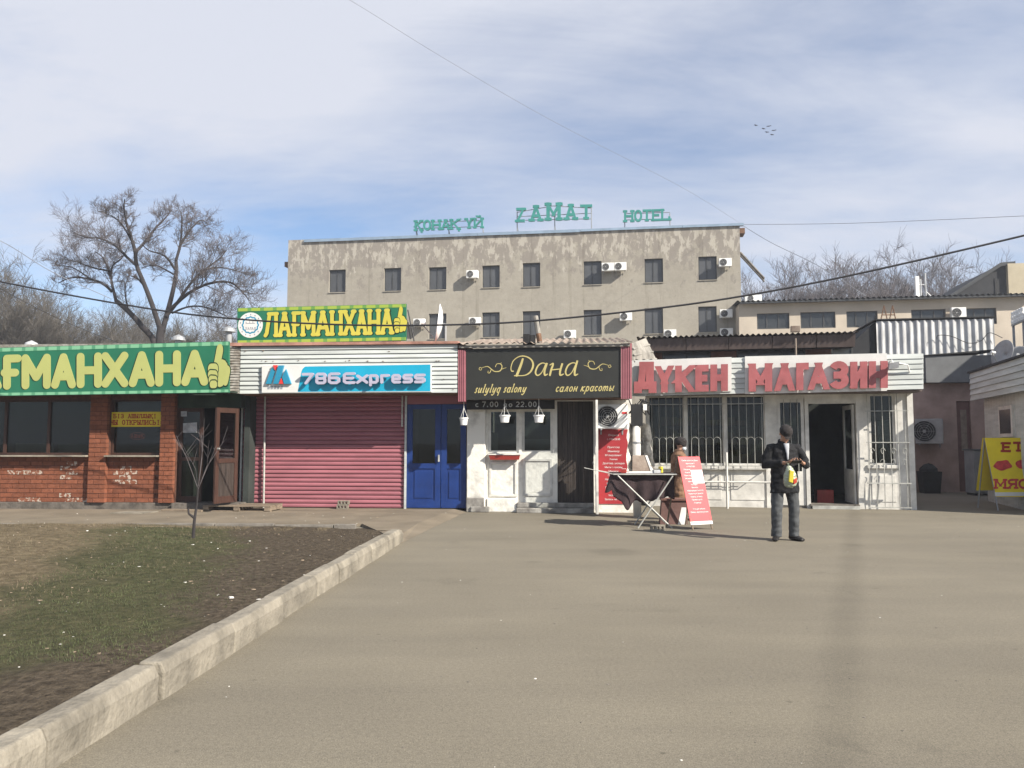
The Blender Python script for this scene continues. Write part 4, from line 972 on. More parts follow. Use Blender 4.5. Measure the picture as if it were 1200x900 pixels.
# salon sign
ds = fthing('salon_signboard', 'black signboard with gold script above salon door', 'sign', SF)
tl, bl = line(546, 409, 727, 404.5), line(546, 468.5, 727, 465.5)
slab_sign(ds, 'board', SF, [(546, tl(546)), (727.5, tl(727.5)), (727.5, bl(727.5)), (546, bl(546))], DD, .06, 'banner_black')
for a, b in ((537, 545.7), (727.8, 740.5)):
    mb = MB(); q = pxquad(SF, [(a, tl(a) + (1 if a < 600 else -2)), (b, tl(b) + (1 if a < 600 else -2)), (b, bl(b) + 2), (a, bl(a) + 2)], DD + .02); nn = 5 if a > 600 else 4
    for i in range(nn):
        s0, s1 = i / nn, (i + .62) / nn
        mb.prism([bil(q, s0, 0), bil(q, s1, 0), bil(q, s1, 1), bil(q, s0, 1)], -DD - .03, -DD + .05); s2 = (i + 1) / nn
        mb.prism([bil(q, s1, 0), bil(q, s2, 0), bil(q, s2, 1), bil(q, s1, 1)], -DD - .008, -DD + .05)
    mb.build('side_strip', 'pink_metal', ds)
zy = lambda x, y: (530 + x / 5.4545, 395 + y / 5.4545)
def flourish(parent, F, d, strokes, m, name):
    mb = MB(); k = 0
    for pts, ws in strokes:
        P_ = [Vector(F.P(*zy(*p), d)) for p in pts]
        # Catmull-Rom refinement
        Q = []; Wq = []
        for i in range(len(P_) - 1):
            a, b, c_, e = P_[max(i - 1, 0)], P_[i], P_[i + 1], P_[min(i + 2, len(P_) - 1)]
            for j in range(5):
                t = j / 5; Q.append(.5 * ((2 * b) + (c_ - a) * t + (2 * a - 5 * b + 4 * c_ - e) * t * t + (3 * b - a - 3 * c_ + e) * t ** 3)); Wq.append(ws[i] + (ws[i + 1] - ws[i]) * t)
        Q.append(P_[-1]); Wq.append(ws[-1])
        for i in range(len(Q) - 1):
            for v in strip2([tuple(Q[i]), tuple(Q[i + 1])], (Wq[i] + Wq[i + 1]) / 2 * .0033): mb.prism(v, -d - .004 - (k % 40) * 5e-5, -d); k += 1
            mb.prism(capsule(Q[i + 1], Q[i + 1], Wq[i + 1] * .00165, 4), -d - .0041 - (k % 40) * 5e-5, -d); k += 1
    return mb.build(name, m, parent)
DL = DD + .001
L_ = [('D', [([(392, 218), (378, 216), (376, 190), (392, 150), (430, 124), (470, 124), (505, 145), (517, 180), (500, 222), (465, 244), (415, 247)], [7, 6, 5, 5, 6, 7, 9, 12, 10, 6, 5]), ([(452, 136), (438, 180), (412, 246)], [10, 15, 15]), ([(395, 247), (430, 247)], [6, 6])]),
      ('a', [([(596, 170), (575, 166), (548, 184), (532, 225), (545, 245), (572, 226), (598, 170)], [5, 6, 9, 10, 8, 5, 5]), ([(606, 166), (590, 215), (592, 243), (610, 236)], [11, 12, 11, 5])]),
      ('n', [([(622, 180), (645, 170), (632, 210), (624, 244)], [4, 10, 12, 11]), ([(634, 210), (690, 204)], [6, 6]), ([(704, 168), (690, 215), (690, 243), (712, 236)], [11, 12, 11, 5])]),
      ('a', [([(790, 168), (768, 165), (740, 182), (724, 222), (736, 245), (764, 226), (792, 168)], [5, 6, 9, 10, 8, 5, 5]), ([(800, 150), (784, 210), (784, 243), (803, 236)], [11, 12, 11, 5])])]
for _, s in L_: flourish(ds, SF, DL, s, 'gold', 'letter')
orn = [([(172, 205), (176, 194), (188, 200), (182, 212), (170, 204)], [3, 3, 3, 3, 3]), ([(190, 196), (225, 188), (250, 205), (272, 220), (305, 216), (318, 190), (308, 172), (285, 172), (276, 190)], [2, 4, 5, 5, 6, 5, 4, 3, 4]), ([(250, 205), (240, 228), (228, 228), (230, 216)], [4, 4, 3, 3]), ([(318, 205), (330, 200), (345, 196)], [4, 3, 2]), ([(308, 172), (314, 164)], [3, 2])]
flourish(ds, SF, DL, orn, 'gold', 'ornament')
flourish(ds, SF, DL, [([(1186 - x_, y_ - 16) for x_, y_ in p_], w_) for p_, w_ in orn], 'gold', 'ornament')
def script(txt, a, b, y0, y1, kk):
    wd = {'l': .6, 's': .75, 'т': 1.35, 'ы': 1.2, ' ': .55, 'с': .8, 'o': .9, 'о': .9, 'р': .95}
    tot = sum(wd.get(ch, 1) for ch in txt); x = a
    for ch in txt:
        w_ = (b - a) * wd.get(ch, 1) / tot
        if ch != ' ':
            yt, yb = y0 + (x - a) / (b - a) * kk, y1 + (x - a) / (b - a) * kk
            put_letter(ds, SF, DL, ch + '_', [(x, yt), (x + w_ * .84, yt), (x + w_ * .84, yb), (x, yb)], .115, 'round', ['gold'], .004, shear=.3)
        x += w_
script('sulylyq salony', 557, 618, 451, 460.8, -1)
script('салон красоты', 652, 721, 449.8, 459.4, -1.2)
# opening hours board
lb_ = fthing('opening_hours_board', 'narrow black board with opening hours hanging under the salon sign', 'board', SF)
HD = .3
slab_sign(lb_, 'panel', SF, [(546.5, 467), (650, 466), (650, 479.2), (546.5, 480)], HD, .05, 'black')
for ch, a in zip('с7.00до22.00', (557, 565, 570.5, 574, 579.5, 590, 596, 604.5, 610, 615.5, 619, 624.5)):
    small = ch in 'сдо'; c2 = {'с': 'с_', 'о': 'о_', 'д': 'а_'}.get(ch, ch); w_ = 1.6 if ch == '.' else 4.4
    put_letter(lb_, SF, HD + .001, c2, [(a, 470.5), (a + w_, 470.5), (a + w_, 477), (a, 477)], .17, 'block', ['led_text'], .003)
# hanging pots
def pot(px, py, wpx, label, d):
    u, z = SF.P(px, py, d); r = wpx / 2 * 15.6 / FPX
    t = thing('hanging_pot', label, 'flower pot', SF.w(u, -d, z), 0, 'white pots hanging under the salon sign')
    MB().lathe([(r * .62, -.075), (r * .75, -.07), (r * .9, .05), (r * 1.05, .052), (r * 1.05, .08), (r * .95, .08), (r * .85, .0)], 18).lathe([(0.001, -.075), (r * .62, -.075)], 18).build('pot', 'plastic_white', t, smooth=False)
    top = zdb + .02 - z
    mb = MB()
    for q in range(3):
        a = q * 2.1 + .4; mb.tube([(r * math.cos(a), r * math.sin(a), .07), (0, 0, min(.28, top - .05))], .004, 4)
    mb.tube([(0, 0, min(.28, top - .05)), (0, 0, top)], .005, 4); mb.build('hanger', 'plastic_white', t)
pot(591.5, 491, 13, 'hanging white flower pot between the two salon windows, middle of three', .66)
pot(631.5, 491, 13, 'hanging white flower pot nearest the dark plank door', .66)
pot(543.5, 494, 10.5, 'small hanging white pot in front of the blue door edge', .7)
wbx = fthing('window_box', 'shallow dark red window box below left salon window', 'window box', SF)
u0, u1, z0, z1 = X(574), X(610), Z(590, 538.5), Z(590, 533)
MB().hexa([(u0 + .03, -.17, z0), (u1 - .03, -.17, z0), (u1 - .03, -.03, z0), (u0 + .03, -.03, z0)], [(u0, -.2, z1), (u1, -.2, z1), (u1, -.03, z1), (u0, -.03, z1)]).build('tray', 'tray_red', wbx)
MB().box(u0 - .01, u1 + .01, -.21, -.02, z1 + .001, z1 + .025).build('rim', 'white_paint', wbx)
# air conditioners
def aircon(loc, rz, w, h, d, label, group=None, detail=True, mat_='plastic_white'):
    t = thing('air_conditioner', label, 'air conditioner', loc, rz, group)
    MB().box(-w / 2, w / 2, -d, 0, 0, h).build('casing', mat_, t, bevel=.015)
    cx_, cz_, r = -w * .16, h / 2, h * .42; n = 24
    MB().lathe([(0.001, d + .004), (r, d + .004)], n, (cx_, 0, cz_), 'y').build('fan_opening', 'black', t)
    mb = MB()
    for q in (1.0, .8, .6, .4): mb.tube([(cx_ + r * q * math.cos(2 * math.pi * i / n), -d - .012, cz_ + r * q * math.sin(2 * math.pi * i / n)) for i in range(n + 1)], .005 if q < 1 else .009, 4, cap=False)
    for i in range(6): mb.tube([(cx_, -d - .012, cz_), (cx_ + r * math.cos(i * 1.047), -d - .012, cz_ + r * math.sin(i * 1.047))], .004, 4)
    mb.lathe([(0.001, d + .02), (r * .16, d + .016)], 10, (cx_, 0, cz_), 'y'); mb.build('fan_grille', 'plastic_grey', t)
    for sx in (-.36, .36): MB().box(w * sx - .015, w * sx + .015, -d, .12, -.03, -.001).box(w * sx - .0149, w * sx + .0149, .09, .12, -.12, -.031).build('bracket', 'grey_metal', t)
    return t
u, z = SF.P(717, 502.5, .1)
sa = aircon(SF.w(u, -.12, z), -SF.th, .62, .5, .26, 'white air conditioner with big black fan above the red salon poster')
MB().box(.2, .3, -.268, -.262, .3, .34).build('badge', 'logo_red', sa)
# red price poster
rp = fthing('price_poster', 'tall red poster with white price lines on wall right of salon door', 'poster', SF)
slab_sign(rp, 'sheet', SF, [(700, 503), (739, 503), (739, 590.5), (700, 590.5)], .02, .018, 'poster_red')
LN = ['Открыто', 'с 7.00-22.00', '', 'Прическа', 'Маникюр', 'Мелирование', 'Химия', 'Долговр. укладка', 'Мытье головы', 'Макияж', 'Педикюр', 'Наращивание', 'Коррекция', 'Прокол ушей', '', 'Укладка', 'Запись по тел.']
tiny_text(rp, SF, .021, [(t, 719, 511 + i * 4.7, 2.1) for i, t in enumerate(LN) if t], 'paper')
# white pipe post with bundle of cables and torn plastic sheet
pp = fthing('pipe_post', 'thick white pipe post before red poster, black cable bundle on top', 'post', SF)
PD = 1.0; u = X(746, PD); zp = Z(746, 499, PD)
MB().tube([(u, -PD, -.02), (u, -PD, zp)], .078, 14).build('pipe', 'white_paint', pp, smooth=True)
MB().tube([(u, -PD, zp - .35), (u, -PD, zp - .31)], .084, 14).tube([(u, -PD, .5), (u, -PD, .53)], .084, 14).build('band', 'grey_metal', pp)
mb = MB().box(u - .1, u + .12, -PD - .08, -PD + .1, zp, zp + .42)
for i in range(9): mb.tube([(u + random.uniform(-.15, .2), -PD + random.uniform(-.1, .3), zp + random.uniform(.1, .5)), (u + random.uniform(-.2, .3), -PD + random.uniform(0, .4), zp + random.uniform(.2, .55)), (u + random.uniform(-.2, .3), -.3, zdb + .02)], .012, 5)
mb.build('cable_bundle', 'black', pp)
MB().box(u + .13, u + .2, -PD - .1, -PD - .05, zp + .3, zp + .42).build('lamp', 'plastic_white', pp)
fo = fthing('plastic_sheet', 'crumpled silvery plastic sheet hanging behind white pipe post', 'sheet', SF)
mb = MB(); q = pxquad(SF, [(736, 496), (762, 497), (768, 562), (733, 566)], 1.12); NN = 16
for j in range(NN + 1):
    for i in range(NN + 1):
        a, b = bil(q, i / NN, j / NN); ns_ = Vector((i * .5, j * .35, 2)); w_ = 1.0 + .35 * noise.noise(Vector((0, j * .5, 5)))
        mb.v.append((a * 1 + noise.noise(ns_) * .07, -1.12 + noise.noise(ns_ * 1.7) * .1 + .35 * math.sin(i / NN * 3.1), b + noise.noise(ns_ * 1.3 + Vector((9, 0, 0))) * .05))
for j in range(NN):
    for i in range(NN): a = j * (NN + 1) + i; mb.f.append((a, a + 1, a + NN + 2, a + NN + 1)); mb.m.append(0)
mb.build('sheet', 'foil', fo)
# ------------------------------------------------------------------ grocery with red letters
def X(px, d=0.0, py=520): return MF.x(px, d, py)
def Z(px, py, d=0.0): return MF.z(px, py, d)
gro = fthing('grocery_shop', 'white glazed grocery with barred windows, open doorway and red letters', 'shop', MF)
GD = .82
ga, gb = X(757), X(1071)
zf0, zf1 = Z(910, 460, GD), Z(910, 418, GD)
mb = MB(); pw = .09
zsill = Z(830, 545.5); zwt = Z(830, 463)
xA, xB, xC, xD, xE, xF, xG = X(803.5), X(850), X(897), X(911), X(947), X(1004), X(1012)
mb.box(ga, xC, 0, .12, 0, zsill - .09)
mb.box(ga, gb, 0, .12, zwt, zf1 - .04)
for x_ in (ga + .03, xA, xB): mb.box(x_ - .032, x_ + .032, -.02, .1, zsill - .088, zwt - .001)
mb.box(xC, xD, -.03, .1, 0, zwt - .001).box(xE - .06, xE + .02, -.03, .1, 0, zwt - .001).box(xF, xG, -.03, .1, 0, zwt - .001)
mb.box(xD, xE - .06, 0, .1, Z(930, 468), zwt - .001)
mb.box(xG + .001, gb - .12, 0, .1, 0, Z(1035, 546)).box(gb - .119, gb, -.04, .1, 0, zwt - .001).box(X(1050), gb - .12, 0, .1, Z(1035, 546) + .001, zwt - .001).box(xG + .001, X(1019), 0, .1, Z(1035, 546) + .001, zwt - .001)
mb.build('wall', 'white_paint', gro)
MB().box(ga, xC + .01, -.09, .02, zsill - .088, zsill).box(X(1015), X(1052), -.07, -.001, Z(1035, 549), Z(1035, 545)).build('sill', 'white_paint', gro, bevel=.008)
MB().box(ga, gb, .02, .2, -.02, .045).box(xE, xF, -.12, .3, .046, .1).build('plinth', 'concrete_dark', gro)
for a, b in ((ga + .062, xA - .032), (xA + .032, xB - .032), (xB + .032, xC)):
    o = MB().box(a, b, .03, .07, zsill + .001, zsill + .05).box(a, b, .03, .07, zwt - .05, zwt - .002).box(a, a + .025, .03, .07, zsill + .05, zwt - .05).box(b - .025, b, .03, .07, zsill + .05, zwt - .05).build('window', 'white_paint', gro)
    MB().box(a + .025, b - .025, .045, .053, zsill + .05, zwt - .05).build('pane', 'shop_glass', o)
a, b = X(1019), X(1050); z0 = Z(1035, 546)
o = MB().box(a, b, .03, .07, z0 + .002, z0 + .06).box(a, b, .03, .07, zwt - .06, zwt - .002).box(a, a + .05, .03, .07, z0 + .06, zwt - .06).box(b - .05, b, .03, .07, z0 + .06, zwt - .06).build('window', 'white_paint', gro)
MB().box(a + .05, b - .05, .045, .053, z0 + .06, zwt - .06).build('pane', 'shop_glass', o)
MB().box(X(1032), X(1047), .2, .22, z0, z0 + 1.0).build('blind', 'paper_grey', gro)
for a, b in ((ga + .14, xA - .1), (xA + .1, xB - .1), (xB + .1, xC - .05), (X(1020), X(1048))):
    MB().box(a, b, -.012, -.001, .16, zsill - .2).build('wall_panel', 'white_paint', gro, bevel=.005)
# window grilles (bars stand off the wall and throw the grid of shadow on the panels)
gz0 = zsill - .06; gd_ = .3
for a, b in ((ga + .07, xA - .04), (xA + .04, xB - .04), (xB + .04, xC - .02)):
    nb_ = 5; xsb = [a + (b - a) * (i + .5) / nb_ for i in range(nb_)]
    gr = None
    mb = MB()
    for z_ in (gz0, gz0 + .06, zwt - .22): mb.box(a - .03, b + .03, -gd_ - .012, -gd_ - .002, z_ - .008, z_ + .008)
    for x_ in (a - .02, b + .02): mb.box(x_ - .008, x_ + .008, -gd_ - .002, -.03, gz0 - .009, gz0 + .009)
    gr = mb.build('grille', 'bar_metal', gro)
    for x_ in xsb: MB().tube([(x_, -gd_, gz0 - .01), (x_, -gd_, zwt - .0)], .0065, 5).build('bar', 'bar_metal', gr)
    mb = MB(); az = Z(830, 517)
    for p_, q_ in zip(xsb, xsb[1:]): mb.tube([(p_ + (q_ - p_) * (.5 - .5 * math.cos(R(t * 18))), -gd_ - .012, az + .09 * math.sin(R(t * 18))) for t in range(11)], .005, 4)
    mb.build('scroll', 'bar_metal', gr)
# glazed side leaf, doorway, inner leaf
z0, z1 = .06, Z(930, 468); f = .07
a, b = xD + .005, xE - .07
o = MB().box(a, a + f, 0, .06, z0, z1).box(b - f, b, 0, .06, z0, z1).box(a + f, b - f, 0, .06, z1 - f, z1).box(a + f, b - f, 0, .06, z0, z0 + .75).build('door', 'white_paint', gro)
MB().box(a + f, b - f, .025, .033, z0 + .75, z1 - f).build('pane', 'shop_glass', o)
for i in range(3): MB().tube([(a + f + (b - a - 2 * f) * (i + .5) / 3, -.03, z0 + .7), (a + f + (b - a - 2 * f) * (i + .5) / 3, -.03, z1)], .008, 5).build('bar', 'bar_metal', o)
MB().box(xE + .02, xF - .001, -.02, .08, Z(975, 473), zwt - .002).build('door_frame', 'white_paint', gro)
hx = xF - .03; v = Vector((-.03, 1, 0)).normalized(); w2 = Vector((-v.y, v.x, 0)); Lw = .86
def lf(s0, s1, zA, zB, t=.02):
    c = [Vector((hx, .12, 0)) + v * s0 - w2 * t, Vector((hx, .12, 0)) + v * s1 - w2 * t, Vector((hx, .12, 0)) + v * s1 + w2 * t, Vector((hx, .12, 0)) + v * s0 + w2 * t]
    return [(p.x, p.y, zA) for p in c[::-1]], [(p.x, p.y, zB) for p in c[::-1]]
zt2 = Z(975, 474)
o = MB().hexa(*lf(0, .1, .1, zt2)).hexa(*lf(Lw - .1, Lw, .1, zt2)).hexa(*lf(.1, Lw - .1, .1, .85)).hexa(*lf(.1, Lw - .1, zt2 - .1, zt2)).build('inner_door', 'white_paint', gro)
MB().hexa(*lf(.1, Lw - .1, .85, zt2 - .1, .004)).build('pane', 'shop_glass', o)
# threshold and room
MB().box(xE + .03, xF - .01, -.18, -.125, .0, .07).build('threshold', 'letter_yellow' if False else 'bar_metal', gro)
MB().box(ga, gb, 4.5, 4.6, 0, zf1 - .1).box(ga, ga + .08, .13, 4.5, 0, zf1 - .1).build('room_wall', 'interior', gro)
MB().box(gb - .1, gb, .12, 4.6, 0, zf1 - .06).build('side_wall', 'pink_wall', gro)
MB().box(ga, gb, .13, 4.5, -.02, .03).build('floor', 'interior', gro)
shf = MB(); gds = MB(); random.seed(8)
for z_ in (.5, .95, 1.4, 1.85):
    shf.box(ga + .3, xC - .2, .9, 1.3, z_ - .03, z_)
    x_ = ga + .35
    while x_ < xC - .4:
        w_ = random.uniform(.08, .25); gds.box(x_, x_ + w_ * .9, .92, 1.2, z_ + .001, z_ + random.uniform(.12, .34)); x_ += w_
o = shf.build('shelf', 'interior', gro); tag(gds.build('packets', 'goods', o), kind='stuff')
MB().box(X(965), X(985), .9, 1.3, .03, .35).build('crate', 'tray_red', gro)
# right-hand bulging grille on the panel
mb = MB()
a, b = X(1015, .25), X(1066, .25)
gr = MB().box(a, b, -.26, -.245, Z(1040, 519, .25), Z(1040, 519, .25) + .02).box(a, b, -.26, -.245, Z(1040, 482, .25), Z(1040, 482, .25) + .016).box(a, b, -.3, -.25, Z(1040, 567, .25), Z(1040, 567, .25) + .025).box(a, b, -.262, -.247, .05, .07).build('grille', 'bar_metal', gro)
for i in range(6):
    x_ = a + (b - a) * (i + .3) / 5.8
    MB().tube([(x_, -.24, .05), (x_, -.27, .6), (x_, -.24, 1.2), (x_, -.24, zwt - .02 if i < 5 else 1.9)], .0095, 5).build('bar', 'bar_metal', gr)
mb = MB()
for i in range(4):
    for sgn in (-1, 1):
        cx_ = a + (b - a) * (i + .5) / 4; mb.tube([(cx_ + sgn * .055 * (1 - t / 14) * math.cos(t * .55), -.25, 1.15 + .12 * sgn + .06 * math.sin(t * .55)) for t in range(12)], .006, 4)
mb.build('scroll', 'bar_metal', gr)
# fascia
mb = MB(); nb_ = 7; q = pxquad(MF, [(741, 422), (1082, 414.3), (1082, 456), (741, 464.5)], GD)
for k in range(nb_):
    s0, s1 = k / nb_, (k + 1) / nb_
    A0, A1, B0, B1 = bil(q, 0, s0), bil(q, 1, s0), bil(q, 0, s1), bil(q, 1, s1)
    MB().hexa([(A0[0], -GD - .018, A0[1] + .004), (A1[0], -GD - .018, A1[1] + .004), (A1[0], -GD + .03, A1[1] + .004), (A0[0], -GD + .03, A0[1] + .004)], [(B0[0], -GD + .0, B0[1]), (B1[0], -GD + .0, B1[1]), (B1[0], -GD + .03, B1[1]), (B0[0], -GD + .03, B0[1])]).build('fascia_board', 'white_metal', gro)
MB().prism([bil(q, .002, .01), bil(q, .998, .01), bil(q, .998, .99), bil(q, .002, .99)], -GD + .032, -GD + .06).build('fascia_backing', 'concrete_dark', gro)
MB().box(q[3][0] + .05, q[2][0] - .002, -GD + .062, -.03, zf0 - .005, zf0 + .03).build('soffit', 'brown_fascia', gro)
MB().box(q[2][0] - .05, q[2][0] + .0, -GD + .064, 1.5, zf0 + .05, zf1 - .05).build('fascia_return', 'white_metal', gro)
mb = MB(); wave_sheet(mb, q[0][0] + .05, q[1][0], .16, .018, (-GD + .04, zf1 - .005, 0, 1), (4.8, zf1 + .2, 0, 1)); mb.build('roof', 'roof_slate', gro, smooth=True)
def word_panel(txt, c, boxes, label):
    t = fthing('letter_sign', label, 'sign', MF, 'red letter panels on the grocery fascia')
    slab_sign(t, 'panel', MF, c, GD + .04, .02, 'sign_white')
    for ch, bx_ in zip(txt, boxes): put_letter(t, MF, GD + .041, ch, bx_, .25, 'block', ['letter_red'], .05, base=.05)
    return t
w7 = lambda x, y: (730 + x / 7.5, 400 + y / 7.5)
word_panel('ДҮКЕН', [w7(78, 168), w7(955, 138), w7(955, 440), w7(90, 462)],
           [[w7(98, 184), w7(296, 182), w7(296, 456), w7(98, 458)], [w7(290, 222), w7(440, 216), w7(440, 450), w7(290, 453)], [w7(458, 218), w7(618, 212), w7(618, 446), w7(458, 449)], [w7(634, 212), w7(752, 208), w7(752, 442), w7(634, 446)], [w7(766, 208), w7(920, 203), w7(920, 438), w7(766, 441)]],
           'white panel with five red block letters, left half of grocery fascia')
w5 = lambda x, y: (850 + x / 3.4286, 260 + y / 3.4286)
word_panel('МАГАЗИН', [(873, 417.6), (1039.5, 413.9), (1039.5, 458), (873, 461.6)],
           [[w5(92, 571), w5(186, 569), w5(186, 682), w5(92, 683)], [w5(196, 570), w5(276, 568), w5(276, 679), w5(196, 681)], [w5(282, 569), w5(332, 567), w5(332, 677), w5(282, 678)], [w5(330, 568), w5(414, 566), w5(414, 674), w5(330, 676)], [w5(412, 562), w5(492, 560), w5(492, 672), w5(412, 674)], [w5(498, 564), w5(566, 562), w5(566, 670), w5(498, 671)], [w5(572, 562), w5(648, 560), w5(648, 668), w5(572, 669)]],
           'white panel with seven red block letters, right half of grocery fascia')
# lamp bracket at the fascia end
u, z = MF.P(1047, 430, GD + .2)
lm = thing('flood_lamp', 'old flood lamp on bent bracket at right end of grocery fascia', 'lamp', MF.w(u, -GD - .02, z), -MF.th)
MB().hexa([(-.12, -.3, -.06), (.06, -.34, -.03), (.06, -.2, -.03), (-.12, -.2, -.06)], [(-.1, -.28, .07), (.08, -.32, .1), (.08, -.2, .1), (-.1, -.2, .07)]).build('head', 'plastic_grey', lm)
MB().tube([(0, -.22, .02), (.12, -.12, .08), (.3, -.1, .04), (.36, 0, -.1)], .016, 6).tube([(0, -.2, .05), (.02, 0, .16)], .014, 6).build('bracket', 'plastic_white', lm)
# handrail
hr = fthing('handrail', 'white pipe handrail before the grocery panels left of the door', 'handrail', MF)
RD = .45; ra_, rb_ = X(812, RD), X(905, RD); zz_ = Z(865, 565, RD)
MB().tube([(ra_, -RD, zz_), (rb_, -RD, zz_)], .022, 8).build('rail', 'white_paint', hr)
for x_ in (ra_ + .02, X(851, RD), rb_ - .02): MB().tube([(x_, -RD, -.01), (x_, -RD, zz_ + (.0 if x_ != X(851, RD) else .65))], .026, 8).build('post', 'white_paint', hr)
# ------------------------------------------------------------------ alley
AF = Frame(G(1130, 577), 8)
aw = fthing('alley_building', 'dingy pink rendered back building at end of the alley', 'building', AF)
xa_, xb_ = AF.x(1040), AF.x(1200); zA = AF.z(1120, 449)
d0, d1, zd = AF.x(1122.5), AF.x(1139), AF.z(1130, 470)
mb = MB(); wall_open(mb, xa_, xb_, 0, zA, 0, .25, [(d0, d1, .02, zd)]); mb.build('wall', 'pink_wall', aw)
MB().box(d0 + .01, d1 - .01, .06, .11, .02, zd - .01).build('door', 'brown_board', aw)
MB().box(d0 + .12, d1 - .1, .045, .059, 1.2, zd - .25).build('door_poster', 'roof_slate', aw)
MB().box(xa_, xb_, .26, 3, zA - .1, zA + .75).build('upper_wall', 'grey_wall', aw)
MB().box(AF.x(1083), AF.x(1166), -.35, .255, zA + .002, AF.z(1120, 418)).build('fascia', 'grey_panel', aw)
mb = MB(); mb.hexa([(AF.x(1083) - .05, -.4, AF.z(1120, 418) + .003), (AF.x(1166), -.4, AF.z(1120, 414)), (AF.x(1166), 3, AF.z(1120, 414) + .1), (AF.x(1083) - .05, 3, AF.z(1120, 418) + .1)], [(AF.x(1083) - .05, -.4, AF.z(1120, 417)), (AF.x(1166), -.4, AF.z(1120, 411.5)), (AF.x(1166), 3, AF.z(1120, 411) + .12), (AF.x(1083) - .05, 3, AF.z(1120, 417) + .12)]); mb.build('roof', 'dark_roof', aw)
u, z = AF.P(1092, 520, .3)
aircon(AF.w(u, -.15, z), -AF.th - R(22), .72, .72, .34, 'grey air conditioner on pink alley wall', None, True, 'plastic_grey')  # casing in a darker grey than the other units
rb2 = fthing('rubbish_bin', 'dark rubbish bin heaped with bags below alley air conditioner', 'bin', AF)
u = AF.x(1088, .5)
MB().hexa([(u - .22, -.7, 0), (u + .2, -.7, 0), (u + .2, -.3, 0), (u - .22, -.3, 0)], [(u - .27, -.75, .62), (u + .25, -.75, .62), (u + .25, -.25, .62), (u - .27, -.25, .62)]).build('bucket', 'black', rb2)
MB().lathe([(.001, .86), (.12, .82), (.24, .7), (.25, .6)], 9, (u - .02, -.5, 0)).build('bag', 'black', rb2)
cb = fthing('metal_cabinet', 'plain grey metal cabinet against alley wall behind yellow board', 'cabinet', AF)
a, b = AF.x(1140, 1.5), AF.x(1163, 1.5); zc = AF.z(1150, 528, 1.5)
MB().box(a, b, -1.5, -.9, .06, zc).build('body', 'grey_metal', cb, bevel=.012)
MB().box(a + .03, b - .03, -1.52, -1.501, .1, zc - .04).build('door', 'grey_metal', cb)
MB().box(a - .03, b + .03, -1.53, -.88, zc + .001, zc + .04).build('top', 'grey_panel', cb)
for x_ in (a + .05, b - .05):
    MB().box(x_ - .03, x_ + .03, -1.45, -.95, 0, .059).build('foot', 'black', cb)
# ------------------------------------------------------------------ white kiosk on the right
KF = Frame(G(1158, 587), 107)
kr = fthing('ribbed_kiosk', 'white ribbed metal kiosk at right edge with plank fascia', 'kiosk', KF)
LK = 4.3; zk0 = KF.z(1158, 466, .25); zk1 = KF.z(1158, 431, .25)
mb = MB(); wave_sheet(mb, 0, LK, .22, .022, (0, 0, 1, 0), (0, zk1 - .05, 1, 0)); mb.build('wall', 'white_metal', kr)
MB().box(.01, LK, .05, .12, 0, zk1 - .06).box(0, .05, .13, 5, 0, zk1 - .06).box(LK - .05, LK, .13, 5, 0, zk1 - .06).box(.05, LK - .05, 5, 5.1, 0, zk1 - .06).build('wall', 'white_metal', kr)
nb_ = 5
for k in range(nb_):
    z_ = zk0 + (zk1 - zk0) * k / nb_; h_ = (zk1 - zk0) / nb_
    MB().hexa([(-.15, -.27, z_ + .005), (LK, -.27, z_ + .005), (LK, -.22, z_ + .005), (-.15, -.22, z_ + .005)], [(-.15, -.245, z_ + h_), (LK, -.245, z_ + h_), (LK, -.22, z_ + h_), (-.15, -.22, z_ + h_)]).build('fascia_board', 'white_metal', kr)
MB().box(-.15, LK, -.218, 5, zk0 + .3, zk1 - .055).build('ceiling_slab', 'concrete_dark', kr)
MB().box(-.2, LK + .05, -.3, 5.2, zk1 + .002, zk1 + .05).build('roof', 'dark_roof', kr)
a, b = KF.x(1173, .03), KF.x(1189, .03)
o = MB().box(a, b, -.06, .0, KF.z(1180, 512), KF.z(1180, 476)).build('window', 'white_paint', kr)
MB().box(a + .1, b - .1, -.066, -.061, KF.z(1180, 508), KF.z(1180, 480)).build('pane', 'window_dark', o)
# dishes and clutter on its roof
def dish(loc, aim, r, label, mat_='plastic_grey', name='satellite_dish'):
    t = thing(name, label, 'satellite dish', loc)
    q = Vector(aim).normalized().to_track_quat('Z', 'Y')
    mb = MB().lathe([(.001, 0), (r * .35, r * .03), (r * .7, r * .12), (r, r * .27)], 28); mb2 = MB()
    o = mb.build('reflector', mat_, t, smooth=True); s = o.modifiers.new('s', 'SOLIDIFY'); s.thickness = .012
    o.rotation_mode = 'QUATERNION'; o.rotation_quaternion = q; o.location = (0, 0, r * 1.05)
    arm = q @ Vector((0, -r * .9, .1)) + Vector((0, 0, r * 1.05)); foc = q @ Vector((0, -r * .1, r * 1.1)) + Vector((0, 0, r * 1.05))
    MB().tube([arm, foc], .014, 6).build('arm', 'bar_metal', t)
    MB().tube([foc, foc - (q @ Vector((0, 0, .1)))], .035, 8).build('receiver', 'plastic_white', t)
    bk = q @ Vector((0, 0, -.06)) + Vector((0, 0, r * 1.05))
    MB().tube([(bk.x, bk.y, 0), (bk.x, bk.y, r * 1.05), Vector((0, 0, r * 1.05))], .02, 6).box(bk.x - .12, bk.x + .12, bk.y - .12, bk.y + .12, 0, .015).build('mount', 'grey_metal', t)
    return t
zkr = zk1 + .052
dl_ = KF.x(1178, -.5, 400); p = KF.w(dl_, .5, zkr)
dish(p, (-.93, -.12, .25), .36, 'grey satellite dish turned left on roof of ribbed kiosk')
p = KF.w(KF.x(1194, -.9, 400), .9, zkr)
